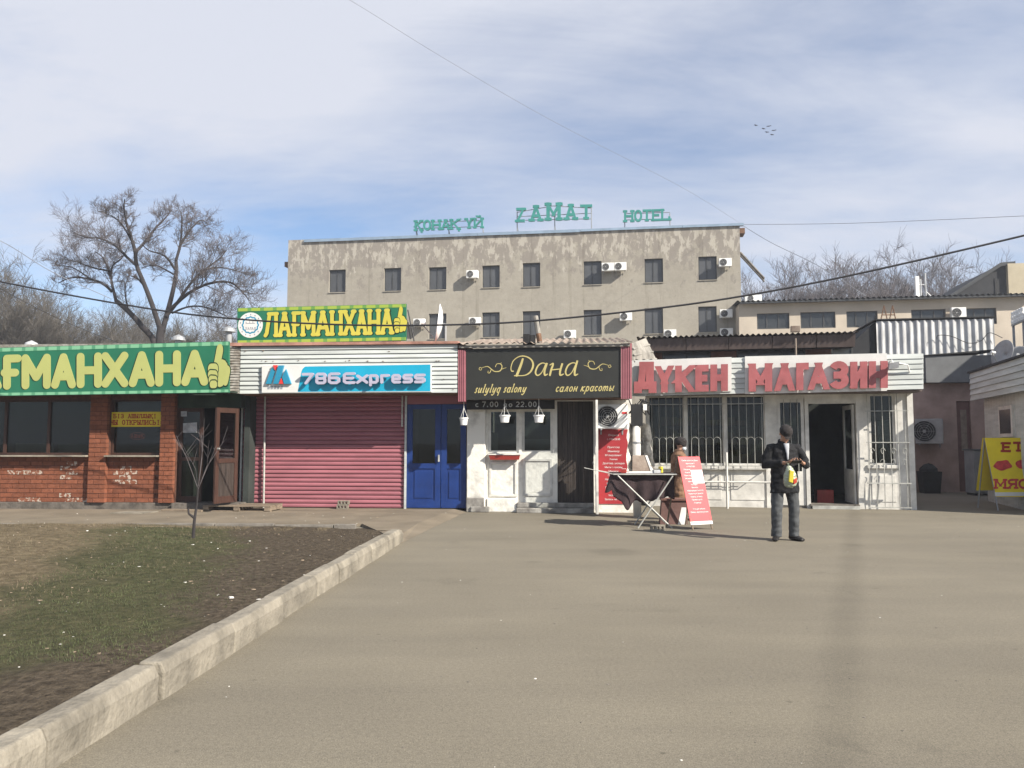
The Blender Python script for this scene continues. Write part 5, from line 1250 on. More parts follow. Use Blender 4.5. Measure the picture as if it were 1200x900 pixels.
dish(p, (-.6, -.75, .3), .3, 'grey satellite dish facing the lot at right edge of kiosk roof')
rk = thing('insulator_rack', 'rack of white insulators on posts above the kiosk roof', 'rack', KF.w(KF.x(1192, -2.0, 370), 2.0, zkr), -KF.th)
zz1 = KF.z(1192, 378, -2.0) - zkr
MB().box(-.5, .7, -.03, .03, zz1 - .05, zz1).box(-.42, -.37, -.0299, .0299, 0, zz1 - .051).box(.5, .55, -.0299, .0299, 0, zz1 - .051).build('frame', 'grey_metal', rk)
for i in range(5): MB().lathe([(.05, 0), (.06, .08), (.045, .12), (.06, .2), (.045, .25), (.05, .36), (.001, .38)], 10, (-.4 + .22 * i, 0, zz1 + .001)).build('insulator', 'plastic_white', rk)
mb = MB(); random.seed(21)
for i in range(16): mb.tube([(random.uniform(-.6, 1.2), random.uniform(-.8, .3), random.uniform(.0, .3)) for _ in range(3)], .022, 5)
mb.box(-.3, .8, -.6, -.2, 0, .22); o = mb.build('scrap_heap', 'black'); o.location = KF.w(KF.x(1190, -1.2, 400), 1.2, zkr); o.rotation_euler = (0, 0, -KF.th)
tag(o, 'dark tangle of cables and brackets lying on kiosk roof behind dishes', 'scrap')
# yellow meat board
YF = Frame(G(1166, 598), 7)
my = fthing('meat_board', 'yellow standing board with red meat lettering before the ribbed kiosk', 'sign board', YF)
y0_, y1_ = YF.z(1170, 582), YF.z(1170, 513); x0_, x1_ = YF.x(1160.5), YF.x(1246)
MB().hexa([(x0_ + .06, -.02, y0_), (x1_, -.02, y0_), (x1_, .0, y0_), (x0_ + .06, .0, y0_)], [(x0_, .24, y1_), (x1_ - .06, .24, y1_), (x1_ - .06, .26, y1_), (x0_, .26, y1_)]).build('panel', 'meat_yellow', my)
MB().hexa([(x0_ - .1, .52, y0_ + .1), (x1_ - .1, .52, y0_ + .1), (x1_ - .1, .54, y0_ + .1), (x0_ - .1, .54, y0_ + .1)], [(x0_ - .02, .28, y1_), (x1_ - .06, .28, y1_), (x1_ - .06, .3, y1_), (x0_ - .02, .3, y1_)]).build('rear_panel', 'notice_yellow', my)
for x_ in (x0_ + .07, x1_ - .05):
    MB().tube([(x_, -.06, 0), (x_ - .06, .265, y1_)], .014, 6).build('leg', 'grey_metal', my); MB().tube([(x_ - .12, .6, 0), (x_ - .06, .275, y1_)], .014, 6).build('leg', 'grey_metal', my)
class Tilt(Frame):
    """plane of the leaning panel"""
    def P(s, px, py, d=0.0):
        u, z = Frame.P(s, px, py, .0); k = (z - y0_) / (y1_ - y0_)
        return Frame.P(s, px, py, -(-.02 + .26 * k) + d)
TF = Tilt(YF.O, 7)
def meat_poly(polys, m, name):
    mb = MB()
    for i, pl in enumerate(polys):
        pts = [TF.P(*p) for p in pl]
        yy = lambda z_: -.02 + .26 * (z_ - y0_) / (y1_ - y0_)
        k = len(mb.v); n_ = len(pts); e = .004 + i * 3e-4
        mb.v += [(a, yy(b) - e, b) for a, b in pts]; mb.f.append(tuple(k + q for q in range(n_))); mb.m.append(0)
    return mb.build(name, m, my)
def meat_letter(ch, x0, x1, yt, yb, m='meat_red', t=.2):
    Wd = (x1 - x0) / (yb - yt); polys = [[(x0 + a / Wd * (x1 - x0), yb - b * (yb - yt)) for a, b in p] for p in glyph(ch, Wd, t, 'slab')]
    meat_poly(polys, m, 'letter')
meat_letter('Е', 1174, 1184.5, 518, 530, 'notice_red', .24); meat_letter('Т', 1187, 1199.5, 517.5, 529.5, 'notice_red', .24)
for ch, a in zip('МЯСО', (1165.5, 1180.5, 1193, 1205.5)): meat_letter(ch, a, a + (13.5 if ch == 'М' else 11.5), 561, 573, 'meat_red', .22)
ell = lambda cx_, cy_, rx, ry, w=0.15, k=3: [(cx_ + rx * (1 + w * math.sin(k * t * .3)) * math.cos(t * .3), cy_ + ry * (1 + w * math.cos(k * t * .35)) * math.sin(t * .3)) for t in range(21)]
meat_poly([ell(1175, 545, 10.5, 6)], 'meat_red', 'meat_picture'); meat_poly([ell(1200, 544, 10, 6, .1, 2)], 'meat_red', 'meat_picture')
meat_poly([[(1165.5, 577), (1246, 576.4), (1246, 580.6), (1165.8, 581.4)]], 'sign_white', 'bottom_strip')
# ------------------------------------------------------------------ low brown-eaved building behind the grocery
BF = Frame(at(880, 500, 25.5).xy, 11)
bb = fthing('brown_eaves_building', 'low building with brown metal eaves rising behind grocery roof', 'building', BF)
xa_, xb_ = BF.x(748, .8, 400), BF.x(1003, .8, 400); zE0, zE1 = BF.z(880, 408.5, .8), BF.z(880, 394.5, .8)
wz0, wz1 = BF.z(880, 423), BF.z(880, 407)
ops = [(BF.x(a, 0, 412), BF.x(b, 0, 412), wz0, wz1) for a, b in ((776, 833), (863, 944), (974, 1000))]
mb = MB(); wall_open(mb, xa_ + .3, xb_ - .1, 0, zE1 - .1, 0, .3, ops); mb.box(xa_ + .3, xb_ - .1, 5, 5.2, 0, zE1).box(xa_ + .3, xa_ + .5, .31, 5, 0, zE1 - .1).build('wall', 'brick_plain', bb)
for (a, b, c, d), nn in zip(ops, (2, 3, 1)):
    fr = MB().box(a, b, .05, .12, c, c + .05).box(a, b, .05, .12, d - .05, d)
    for i in range(nn + 1): fr.box(a + (b - a - .05) * i / nn, a + (b - a - .05) * i / nn + .05, .049, .121, c + .051, d - .051)
    o = fr.build('window', 'frame_dark', bb)
    for i in range(nn): MB().box(a + (b - a - .05) * i / nn + .051, a + (b - a - .05) * (i + 1) / nn - .001, .08, .09, c + .05, d - .05).build('pane', 'window_dark', o)
sm = [748, 804, 854, 905, 957, 1003]
for a, b in zip(sm, sm[1:]):
    a, b = BF.x(a, .8, 400), BF.x(b, .8, 400)
    MB().hexa([(a + .012, -.72, zE0), (b - .012, -.72, zE0), (b - .012, -.68, zE0), (a + .012, -.68, zE0)], [(a + .012, -.85, zE1), (b - .012, -.85, zE1), (b - .012, -.8, zE1), (a + .012, -.8, zE1)]).build('eaves_panel', 'brown_fascia', bb)
MB().box(xa_, xb_, -.67, -.05, zE0 + .02, zE0 + .05).build('soffit', 'dark_roof', bb)
mb = MB(); wave_sheet(mb, xa_ - .05, xb_ + .05, .17, .03, (-.95, zE1 + .05, 0, 1), (5.3, zE1 + .3, 0, 1)); mb.build('roof', 'roof_slate', bb, smooth=True)
u = BF.x(932, .85, 400); MB().tube([(u, -.9, zE1 - .1), (u, -.9, zE0 - .6)], .03, 8).box(u - .13, u + .13, -1.0, -.8, zE1 + .1, zE1 + .28).build('downpipe', 'roof_slate', bb)
# galvanised annex
NF = Frame(at(1096, 500, 25.2).xy, 10)
an = fthing('galvanised_annex', 'tall annex clad in bright corrugated metal above the alley', 'building', NF)
xa_, xb_ = NF.x(1027.5, 0, 400), NF.x(1166, 0, 400); zt1 = NF.z(1096, 375)
mb = MB(); wave_sheet(mb, xa_, xb_, .215, .024, (0, 2.4, 1, 0), (0, zt1, 1, 0)); mb.build('cladding', 'galvanised', an)
MB().box(xa_ + .02, xb_ - .02, .06, 3.2, 0, zt1 - .03).build('wall', 'grey_wall', an)
MB().box(xa_ - .03, xb_ + .02, -.05, 3.3, zt1 + .04, zt1 + .075).build('roof', 'dark_roof', an)
zq = NF.z(1000, 416); MB().prism([(NF.x(984, .1, 400), zq - 2.5), (xa_ - .02, zq - 2.5), (xa_ - .02, NF.z(1027, 377)), (NF.x(984, .1, 400), zq)], .1, 3.2).build('lean_to', 'dark_roof', an)
# unseen two-storey block, added right of the view to shade the alley
nbk = thing('shade_block', 'plain unseen block added beyond the right edge to shade the alley', 'building', (17.2, 14, 0))
mb = MB(); wall_open(mb, 0, 6, 0, 6.9, 0, .3, [(1, 2.2, 4.2, 5.6), (3.6, 4.8, 4.2, 5.6), (1, 2.2, 1.1, 2.5), (3.6, 4.8, 1.1, 2.5)]); mb.box(0, .3, .301, 7.2, 0, 6.9).box(5.7, 6, .301, 7.2, 0, 6.9).box(0, 6, 7.2, 7.5, 0, 6.9).build('wall', 'beige_wall', nbk)
for a in (1, 3.6):
    for c in (1.1, 4.2): o = MB().box(a, a + 1.2, .08, .16, c, c + .07).box(a, a + 1.2, .08, .16, c + 1.33, c + 1.4).box(a, a + .07, .08, .16, c + .07, c + 1.33).box(a + 1.13, a + 1.2, .08, .16, c + .07, c + 1.33).build('window', 'frame_dark', nbk); MB().box(a + .07, a + 1.13, .11, .12, c + .07, c + 1.33).build('pane', 'window_dark', o)
MB().box(-.2, 6.2, -.2, 7.7, 6.901, 7.0).build('roof', 'dark_roof', nbk)
# ------------------------------------------------------------------ beige block
GF = Frame(at(1000, 500, 47).xy, 9)
be = fthing('beige_block', 'beige rendered block with dark strip windows behind the annex', 'building', GF)
xa_, xb_ = GF.x(866, 0, 370), GF.x(1215, 0, 370); zt1 = GF.z(1000, 353)
wn = [(887, 925, 367, 385.5), (938, 979, 365.5, 384.5), (992, 1028.5, 364.5, 383.5), (1068, 1108.5, 362.5, 381.5), (1131, 1168, 361, 380)]
ops = [(GF.x(a, 0, 370), GF.x(b, 0, 370), GF.z((a + b) / 2, d), GF.z((a + b) / 2, c)) for a, b, c, d in wn]
mb = MB(); wall_open(mb, xa_, xb_, 0, zt1, 0, .3, ops); mb.box(xa_, xa_ + .3, .31, 9, 0, zt1).box(xa_, xb_, 9, 9.3, 0, zt1).box(xb_ - .3, xb_, .31, 9, 0, zt1).build('wall', 'beige_wall', be)
for a, b, c, d in ops:
    fr = MB().box(a, b, .08, .16, c, c + .08).box(a, b, .08, .16, d - .08, d)
    for i in range(4): s = a + (b - a - .08) * (0, .3, .68, 1)[i]; fr.box(s, s + .08, .079, .161, c + .081, d - .081)
    o = fr.build('window', 'frame_dark', be)
    for i in range(3): s = a + .081 + (b - a - .08) * (0, .3, .68)[i]; e = a - .001 + (b - a - .08) * (.3, .68, 1)[i]; MB().box(s, e, .11, .12, c + .08, d - .08).build('pane', 'window_dark', o)
mb = MB(); wave_sheet(mb, xa_ - .2, xb_ + .1, .3, .05, (-.55, zt1 + .1, 0, 1), (9.5, zt1 + .6, 0, 1)); mb.build('roof', 'dark_roof', be, smooth=True)
MB().box(xa_, xb_, -.5, -.45, zt1 - .05, zt1 + .06).build('eaves_board', 'frame_dark', be)
def aboxes(F, lst, group, sizes=(.82, .58, .32)):
    for px, py, lab in lst:
        u, z = F.P(px, py, .25); aircon(F.w(u, -.18, z - sizes[1] / 2), -F.th, *sizes, lab, group)
aboxes(GF, [(1122, 367, 'white air conditioner between two windows of beige block')], 'air conditioners on the beige block', (.8, .62, .3))
aboxes(GF, [(1044, 407, 'air conditioner low on beige block')], 'air conditioners on the beige block') if False else None
u, z = GF.P(882, 352, -.5); aircon(GF.w(u, .5, zt1 + .2), -GF.th, 1.0, .4, .3, 'white air conditioner lying on left end of beige block roof', 'air conditioners on the beige block')
# ladder frame on the beige wall
lf_ = fthing('rusty_rack', 'thin rusty A-shaped rack standing before beige block wall', 'rack', GF)
mb = MB()
for a, b in (((1031, 381), (1036, 358)), ((1041, 380), (1036, 358)), ((1041, 382), (1046, 358)), ((1051, 380), (1046, 358)), ((1034, 369), (1049, 369))):
    p, q = GF.P(*a, .6), GF.P(*b, .6); MB().tube([(p[0], -.6, p[1]), (q[0], -.6, q[1])], .035, 5).build('bar', 'rust', lf_)
for px in (1033, 1049):
    u, z = GF.P(px, 381, .6); MB().tube([(u, -.6, z), (u, 0, z - .3)], .03, 5).build('stay', 'rust', lf_)
# antenna
av = thing('antenna_mast', 'pale panel antennas on short mast above beige block roof', 'antenna', at(1085, 352, 50))
s = 50 / FPX; a0 = -.4
MB().box(-.65, -.42, -.08, .08, a0 + 2 * s, a0 + 36 * s).build('panel', 'plastic_white', av)
MB().tube([(0, 0, a0), (0, 0, a0 + 40 * s)], .06, 6).tube([(-.3, 0, a0), (-.3, 0, a0 + 33 * s)], .05, 6).tube([(-.5, 0, a0 + 10 * s), (0, 0, a0 + 10 * s)], .04, 5).tube([(-.5, 0, a0 + 26 * s), (0, 0, a0 + 26 * s)], .04, 5).tube([(0, 0, a0 + 18 * s), (1.0, 0, a0)], .05, 6).build('mast', 'galvanised', av)
MB().box(-.35, .45, -.2, .2, a0, a0 + 6 * s).build('cabinet', 'plastic_grey', av)
# dark gable and pale wall at the right edge
DF_ = Frame(at(1150, 500, 55).xy, 9)
gb_ = fthing('dark_gable_building', 'dark gabled building with pale side wall at right edge skyline', 'building', DF_)
P5 = lambda x, y: DF_.P(x, y)
MB().prism([P5(1110, 420), P5(1187, 420), P5(1187, 308.5), P5(1172, 310), P5(1110, 350)], 0, 8).build('gable', 'dark_roof', gb_)
MB().prism([P5(1108, 349), P5(1110, 352), P5(1172, 312.5), P5(1188, 310.5), P5(1188, 307), P5(1171, 308.5)], -.25, -.02).build('verge', 'frame_dark', gb_)
p0, p1 = P5(1187.3, 500), P5(1300, 306)
MB().box(p0[0], p1[0], -.3, 8, 0, p1[1]).build('side_wall', 'pale_wall', gb_)
MB().box(DF_.x(1166, 0, 340), DF_.x(1171, 0, 340), -.05, -.005, DF_.z(1168, 345), DF_.z(1168, 327)).build('vent', 'black', gb_)
# ------------------------------------------------------------------ hotel
ho = fthing('hotel', 'weathered grey beige hotel block with peeling plaster and dark windows', 'hotel', HF)
xL, xR = HF.x(337, 0, 330), HF.x(867.5, 0, 300)
zL, zR = HF.z(337, 281.5), HF.z(867.5, 263.5); zc = min(zL, zR) - .4
rows = []
tx = [(385.5, 405), (450, 470), (502.5, 523), (565, 585.5), (612.5, 633), (684, 705), (755.5, 777), (818.5, 840)]
ty = [(316, 342.5), (314, 341), (313, 339.5), (311, 337), (308, 336), (306, 333.5), (303, 331), (300.5, 328)]
ly = [(371, 400), (369, 398.5), (367.5, 397), (366, 395), (364.5, 394), (363, 392.5), (361, 391), (359, 389)]
for (a, b), (c, d) in list(zip(tx, ty)) + list(zip(tx, ly)):
    rows.append((HF.x(a, 0, (c + d) / 2), HF.x(b, 0, (c + d) / 2), HF.z((a + b) / 2, d), HF.z((a + b) / 2, c)))
mb = MB(); wall_open(mb, xL, xR, 0, zc, 0, .4, rows)
mb.prism([(xL, zc), (xR, zc), (xR, zR), (xL, zL)], 0, .4).build('wall', 'hotel_plaster', ho)
MB().box(xR - .4, xR, .401, 13, 0, zc).box(xL, xL + .4, .401, 13, 0, zc).box(xL, xR, 13, 13.4, 0, zc).box(xL + .4, xR - .4, .401, 13, zc - .3, zc - .05).build('side_wall', 'hotel_plaster', ho)
for a, b, c, d in rows:
    f = .07; m_ = (a + b) / 2 - .06 * (b - a)
    fr = MB().box(a, b, .14, .22, c, c + f).box(a, b, .14, .22, d - f, d).box(a, a + f, .14, .22, c + f, d - f).box(b - f, b, .14, .22, c + f, d - f).box(m_, m_ + .06, .14, .22, c + f, d - f)
    o = fr.build('window', 'frame_dark', ho)
    MB().box(a + f, m_, .17, .18, c + f, d - f).build('pane', 'hotel_pane', o); MB().box(m_ + .06, b - f, .17, .18, c + f, d - f).build('pane', 'hotel_pane', o)
    MB().box(a - .03, b + .03, -.06, .135, c - .05, c - .004).build('sill', 'hotel_plaster', o)
# parapet flashing, as separate sheets following the roof line
fl = [(356, 280.5), (450, 277), (560, 272.7), (680, 268.3), (800, 263.6), (872, 261)]
for (a, ya), (b, yb) in zip(fl, fl[1:]):
    p, q = HF.P(a, ya, .12), HF.P(b, yb, .12); h = .2 if b < 800 else .17
    MB().hexa([(p[0], -.12, p[1] - h), (q[0] - .02, -.12, q[1] - h), (q[0] - .02, .5, q[1] - h + .1), (p[0], .5, p[1] - h + .1)], [(p[0], -.1, p[1]), (q[0] - .02, -.1, q[1]), (q[0] - .02, .5, q[1] + .08), (p[0], .5, p[1] + .08)]).build('parapet_flashing', 'flashing', ho)
u, z = HF.P(868, 268, 0); MB().box(xR + .001, xR + .35, .2, 1.2, z - .25, z + .1).build('downpipe_head', 'rust', ho)
MB().box(xL - .35, xL - .001, .2, 1.0, HF.z(335, 310) - .1, HF.z(335, 306)).build('downpipe_head', 'rust', ho)
GRP = 'air conditioners on the hotel front'
aboxes(HF, [(554, 322, 'small air conditioner between third and fourth top floor hotel windows'), (712.3, 313.5, 'left of the paired air conditioners high on the hotel front'), (727, 313, 'right of the paired air conditioners high on the hotel front'), (849.5, 308.3, 'top floor air conditioner nearest the right corner of hotel'),
            (492, 378.5, 'lower hotel air conditioner just right of the rooftop banner'), (557, 377, 'lower hotel air conditioner right of the edge-on white dish'), (733.5, 371.5, 'lower hotel air conditioner throwing long shadow, below the paired ones'), (850.5, 368, 'lower floor air conditioner nearest right corner of hotel'),
            (668, 392, 'hotel air conditioner half hidden by salon roof'), (785, 391.5, 'hotel air conditioner just above brown eaves, left of last window column'), (851, 390, 'hotel air conditioner above brown eaves below right corner window')], GRP, (.78, .52, .34))
def roof_sign(label, letters, posts, rails, t=.175):
    s = fthing('roof_letters', label, 'sign', HF, 'green letter signs along the hotel roof')
    d = -.35
    for ch, a, b, c, e in letters: put_letter(s, HF, d, ch, [(a, c), (b, c - .3), (b, e - .3), (a, e)], t, 'slab', ['letter_green'], .16)
    for px, yt, yb in posts:
        u, z1 = HF.P(px, yt, d - .1); z0 = HF.z(px, yb, d - .1); MB().tube([(u, .45, z0 - .35), (u, .45, z1)], .035, 5).tube([(u, .46, z0 + .4 * (z1 - z0)), (u, 1.2, z0 - .35)], .025, 5).build('post', 'grey_metal', s)
    for a, ya, b, yb in rails:
        p, q = HF.P(a, ya, d - .1), HF.P(b, yb, d - .1); MB().tube([(p[0], .43, p[1]), (q[0], .43, q[1])], .028, 5).build('rail', 'grey_metal', s)
roof_sign('left group of green rooftop letters on hotel, two short words', [('Қ', 486.5, 495.3, 258.6, 271.3), ('О', 496.4, 505.7, 258.3, 270.8), ('Н', 506.6, 516.8, 258, 270.4), ('А', 517.6, 527.8, 257.7, 270), ('Қ', 528.3, 538.8, 257.2, 269.7), ('Ү', 545.6, 554.6, 256.2, 268.6), ('Й', 555.6, 566.3, 255.8, 268)],
          [(488, 262, 275), (526, 262, 274), (566, 262, 272.5)], [(488, 268, 566, 265.5), (488, 261, 566, 258.5)])
roof_sign('tall arched green rooftop word in the middle of hotel roof', [('Z', 605.3, 615.2, 244.3, 261), ('A', 621.5, 635.3, 241, 260.2), ('M', 640.5, 657.3, 238, 259.3), ('A', 662.3, 675.9, 239.6, 258.6), ('T', 680, 694, 240.5, 258)],
          [(606, 248, 270.5), (650, 248, 269), (693, 244, 267.3)], [(606, 258.5, 693, 256.5), (606, 249, 648, 241.5), (648, 241.5, 693, 244), (606, 254, 693, 250)], .18)
roof_sign('right group of green rooftop letters on hotel, five letters', [('H', 731.3, 742.3, 247, 261), ('О', 743, 752.6, 246.7, 260.6), ('T', 753, 763, 246.3, 260), ('Е', 764, 774, 246, 259.6), ('L', 774.7, 785.5, 245.4, 259.2)],
          [(732, 250, 266), (785, 250, 264)], [(732, 258, 785, 256.5), (732, 250.5, 785, 249)])
lp = thing('leaning_lattice', 'grey lattice beam leaning from the right corner of hotel', 'lattice', HF.w(xR + .05, .4, HF.z(868, 294)), -HF.th)
dx_, dz_ = HF.x(896, 0, 325) - xR, HF.z(896, 325) - HF.z(868, 294)
mb = MB()
for o_ in (0, .35): mb.tube([(0, o_, 0), (dx_, o_, dz_)], .07, 5)
for i in range(9): mb.tube([(dx_ * i / 9, 0, dz_ * i / 9), (dx_ * (i + 1) / 9, .35, dz_ * (i + 1) / 9)], .05, 4); mb.tube([(dx_ * i / 9, .02, dz_ * i / 9 - .18), (dx_ * (i + .5) / 9, .02, dz_ * (i + .5) / 9 + .02)], .05, 4)
mb.tube([(0, .02, -.2), (dx_, .02, dz_ - .2)], .06, 5)
mb.build('beam', 'concrete_dark', lp)
# ------------------------------------------------------------------ roof things near
zrf = za + .3
u = SF.x(519, 0, 380)
t = dish(SF.w(u, .0, za + .1), (-.985, -.12, .12), .42, 'white satellite dish seen nearly edge-on on the kiosk roof', 'plastic_white')
rp_ = fthing('rusty_pipe', 'short rusty white pipe leaning on salon roof above the sign', 'pipe', SF)
MB().tube([(SF.x(632.5, .6, 402), -.6, zr + .05), (SF.x(627.5, .6, 370), -.55, SF.z(627.5, 370, .6))], [.05, .05], 8).build('pipe', 'slate_pale', rp_)
MB().tube([(SF.x(632.5, .6, 402), -.6, zr + .06), (SF.x(631, .6, 392), -.585, SF.z(631, 391, .6))], .054, 8).build('rust_band', 'rust', rp_)
bx2 = fthing('roof_boxes', 'pair of small black boxes on edge of salon roof', 'box', SF)
for a, b, h in ((613, 621, .16), (621.6, 627, .14)): MB().box(SF.x(a, .6, 400), SF.x(b, .6, 400), -.65, -.4, zr - .0, zr + h + .06).build('casing', 'black', bx2)
st = fthing('banner_stays', 'thin dark stays beside right end of the rooftop banner', 'stay', SF)
for a, b in (((478, 363), (486, 397)), ((481, 397), (478, 372))):
    p, q = SF.P(*a, .3), SF.P(*b, .3); MB().tube([(p[0], -.3, p[1]), (q[0], -.3, max(za + .08, q[1] - .1))], .014, 5).build('stay', 'cable', st)
# pallet, planks, bricks before the kiosk
pl = fthing('pallet', 'weathered wooden pallet on the path before the cafe door', 'pallet', SF)
a, b = SF.x(247, .7, 590), SF.x(324, .7, 590); PY0, PY1 = -1.05, -.35
for i in range(5): y_ = PY0 + (PY1 - PY0) * i / 5; MB().box(a, b, y_ + .01, y_ + .125, PZ + .1, PZ + .12).build('top_board', 'wood_old', pl)
for x_ in (a, (a + b) / 2 - .06, b - .12): MB().box(x_, x_ + .12, PY0 + .01, PY1 - .02, PZ + .02, PZ + .098).build('block', 'wood_old', pl)
for y_ in (PY0 + .02, PY1 - .12): MB().box(a + .0, b - .0, y_, y_ + .09, PZ + .001, PZ + .018).build('bottom_board', 'wood_old', pl)
pk = fthing('loose_plank', 'weathered plank lying on threshold left of the pallet', 'plank', CF)
MB().hexa([(CF.x(203), -.42, PZ + .002), (CF.x(252), -.55, PZ + .002), (CF.x(252), -.33, PZ + .002), (CF.x(203), -.22, PZ + .002)], [(CF.x(203), -.42, PZ + .035), (CF.x(252), -.55, PZ + .035), (CF.x(252), -.33, PZ + .035), (CF.x(203), -.22, PZ + .035)]).build('board', 'wood_old', pk)
cs = fthing('cover_slab', 'thin pale slab lying on the path before the cafe', 'slab', CF)
MB().hexa([(CF.x(165), -1.05, PZ + .001), (CF.x(202), -1.02, PZ + .001), (CF.x(206), -.62, PZ + .001), (CF.x(172), -.62, PZ + .001)], [(CF.x(165), -1.05, PZ + .02), (CF.x(202), -1.02, PZ + .02), (CF.x(206), -.62, PZ + .02), (CF.x(172), -.62, PZ + .02)]).build('slab', 'concrete', cs)
def holed_brick(u, y_, z_, F, label, nm='hollow_brick'):
    t = fthing(nm, label, 'brick', F, 'grey hollow bricks on the path')
    w_, h_ = .235, .085
    mb = MB().box(u, u + w_, y_, y_ + .11, z_, z_ + .018).box(u, u + w_, y_, y_ + .11, z_ + h_ - .018, z_ + h_)
    for i in range(4): s = u + (w_ - .03) * i / 3; mb.box(s, s + .03, y_ + .001, y_ + .109, z_ + .0181, z_ + h_ - .0181)
    mb.build('shell', 'concrete', t); return t
u = SF.x(397, .15); holed_brick(u, -.24, PZ + .003, SF, 'lower of two hollow bricks stacked before pink shutter'); holed_brick(u + .02, -.235, PZ + .09, SF, 'upper of two hollow bricks stacked before pink shutter')
# ------------------------------------------------------------------ cables
def cable(name, pts, r, label, m='cable'):
    V = [Vector(p) for p in pts]; Q = []
    for i in range(len(V) - 1):
        a, b, c_, e = V[max(i - 1, 0)], V[i], V[i + 1], V[min(i + 2, len(V) - 1)]
        for j in range(8): s = j / 8; Q.append(.5 * ((2 * b) + (c_ - a) * s + (2 * a - 5 * b + 4 * c_ - e) * s * s + (3 * b - a - 3 * c_ + e) * s ** 3))
    Q.append(V[-1]); o = MB().tube(Q, r, 6).build(name, m); return tag(o, label, 'cable')
mainp = [(-160, 293), (0, 330), (170, 361), (280, 374), (400, 380.5), (510, 381), (620, 376.5), (760, 362.5), (870, 347), (1000, 322), (1200, 276), (1330, 243)]
cable('overhead_cable', [at(x, y, 15.2 - 3.6 * (x + 160) / 1490) for x, y in mainp], .017, 'thick black overhead cable sagging across the whole view before the hotel')
cable('thin_cable', [at(x, y, 22) for x, y in ((-80, 290), (0, 338), (70, 374), (140, 402), (200, 420))], .007, 'thin dark cable dropping behind cafe board at left')
cable('sky_wire', [at(300, -62, 24), at(410, 0, 26), at(520, 68, 29), at(650, 143, 34), at(800, 220, 42), at(868, 262, 50.5)], .007, 'fine pale wire crossing the sky down to hotel roof', 'cable_thin')
cable('sky_wire', [at(869, 263, 50.5), at(1000, 261.5, 48), at(1200, 253, 44), at(1300, 248, 42)], .016, 'fine pale wire running right from hotel corner', 'cable_thin')
cable('sky_wire', [at(-60, 262, 30), at(0, 282, 30), at(60, 318, 32), at(130, 350, 34)], .014, 'fine pale wire above trees at left edge', 'cable_thin')
cable('sky_wire', [at(870, 264, 50.5), at(905, 285, 49), at(960, 312, 47), at(1015, 347, 46)], .018, 'fine pale wire slanting from hotel corner to beige roof', 'cable_thin')
random.seed(31)
cable('slack_cable', [NF.w(NF.x(x, .12, 400), -.12, NF.z(x, y, .12)) for x, y in ((1098, 398), (1100, 393), (1115, 394), (1135, 402), (1150, 399), (1160, 390), (1175, 396))], .012, 'slack dark cable looped across corrugated annex')
# ------------------------------------------------------------------ birds
random.seed(2)
for i, (px, py) in enumerate(((886, 147), (895, 151), (901, 148), (907, 153), (905, 158), (899, 155))):
    t = thing('bird', 'tiny dark bird in the little flock high in the right sky', 'bird', at(px, py, 56), random.uniform(-.5, .5), 'birds in the sky')
    MB().hexa([(-.02, -.07, -.014), (.02, -.07, -.014), (.02, .07, -.014), (-.02, .07, -.014)], [(-.02, -.06, .03), (.02, -.06, .03), (.02, .08, .03), (-.02, .08, .03)]).build('body', 'bird', t)
    for s_ in (-1, 1): MB().face([(.02 * s_, -.05, .01), (.11 * s_, -.02, .05), (.19 * s_, .03, .02), (.03 * s_, .06, .01)]).build('wing', 'bird', t)
# ------------------------------------------------------------------ bare trees
def grow(mb, p, d, L, r, lvl, rng, mx, spread=1.0, up=.15):
    """one branch as a bent tube, then its children"""
    nseg = 4 if lvl < 2 else 3 if lvl < 4 else 2
    pts = [p]; q = p; dd = d.normalized()
    for i in range(nseg):
        dd = (dd + Vector((rng.uniform(-1, 1), rng.uniform(-1, 1), rng.uniform(-.7, .9))) * .3 + Vector((0, 0, up * .3))).normalized()
        q = q + dd * L / nseg; pts.append(q)
    rr = [r * (1 - .55 * i / nseg) for i in range(nseg + 1)]
    mb.tube(pts, rr, 7 if lvl == 0 else 5 if lvl < 3 else 3, cap=False)
    if lvl >= mx: return
    kids(mb, pts, rr, L, lvl, rng, mx, spread, up)
def kids(mb, pts, rr, L, lvl, rng, mx, spread, up, n=None, t0=.25):
    n = n or (5 if lvl < 2 else 6 if lvl < mx - 1 else 9)
    for k in range(n):
        t = t0 + (1 - t0) * (k + rng.random() * .8) / n; f = min(t, .999) * (len(pts) - 1); i = int(f); a, b = pts[i], pts[i + 1]
        pp = a.lerp(b, f - i); ax = (b - a).normalized(); rad = Vector((rng.gauss(0, 1), rng.gauss(0, 1), rng.gauss(0, .8)))
        rad = (rad - ax * rad.dot(ax)).normalized()
        ang = rng.uniform(.5, 1.2) * spread; nd = ax * math.cos(ang) + rad * math.sin(ang) + Vector((0, 0, up * .6))
        grow(mb, pp, nd, L * rng.uniform(.42, .68), max(.0075, rr[i] * rng.uniform(.42, .6)), lvl + 1, rng, mx, spread, up)
class TB:
    """collects wood, splitting thick limbs (trunk) from fine twigs (crown)"""
    def __init__(s): s.a = MB(); s.b = MB()
    def tube(s, pts, rr, n, cap=False): (s.a if rr[0] > .045 else s.b).tube(pts, rr, n, cap=False)
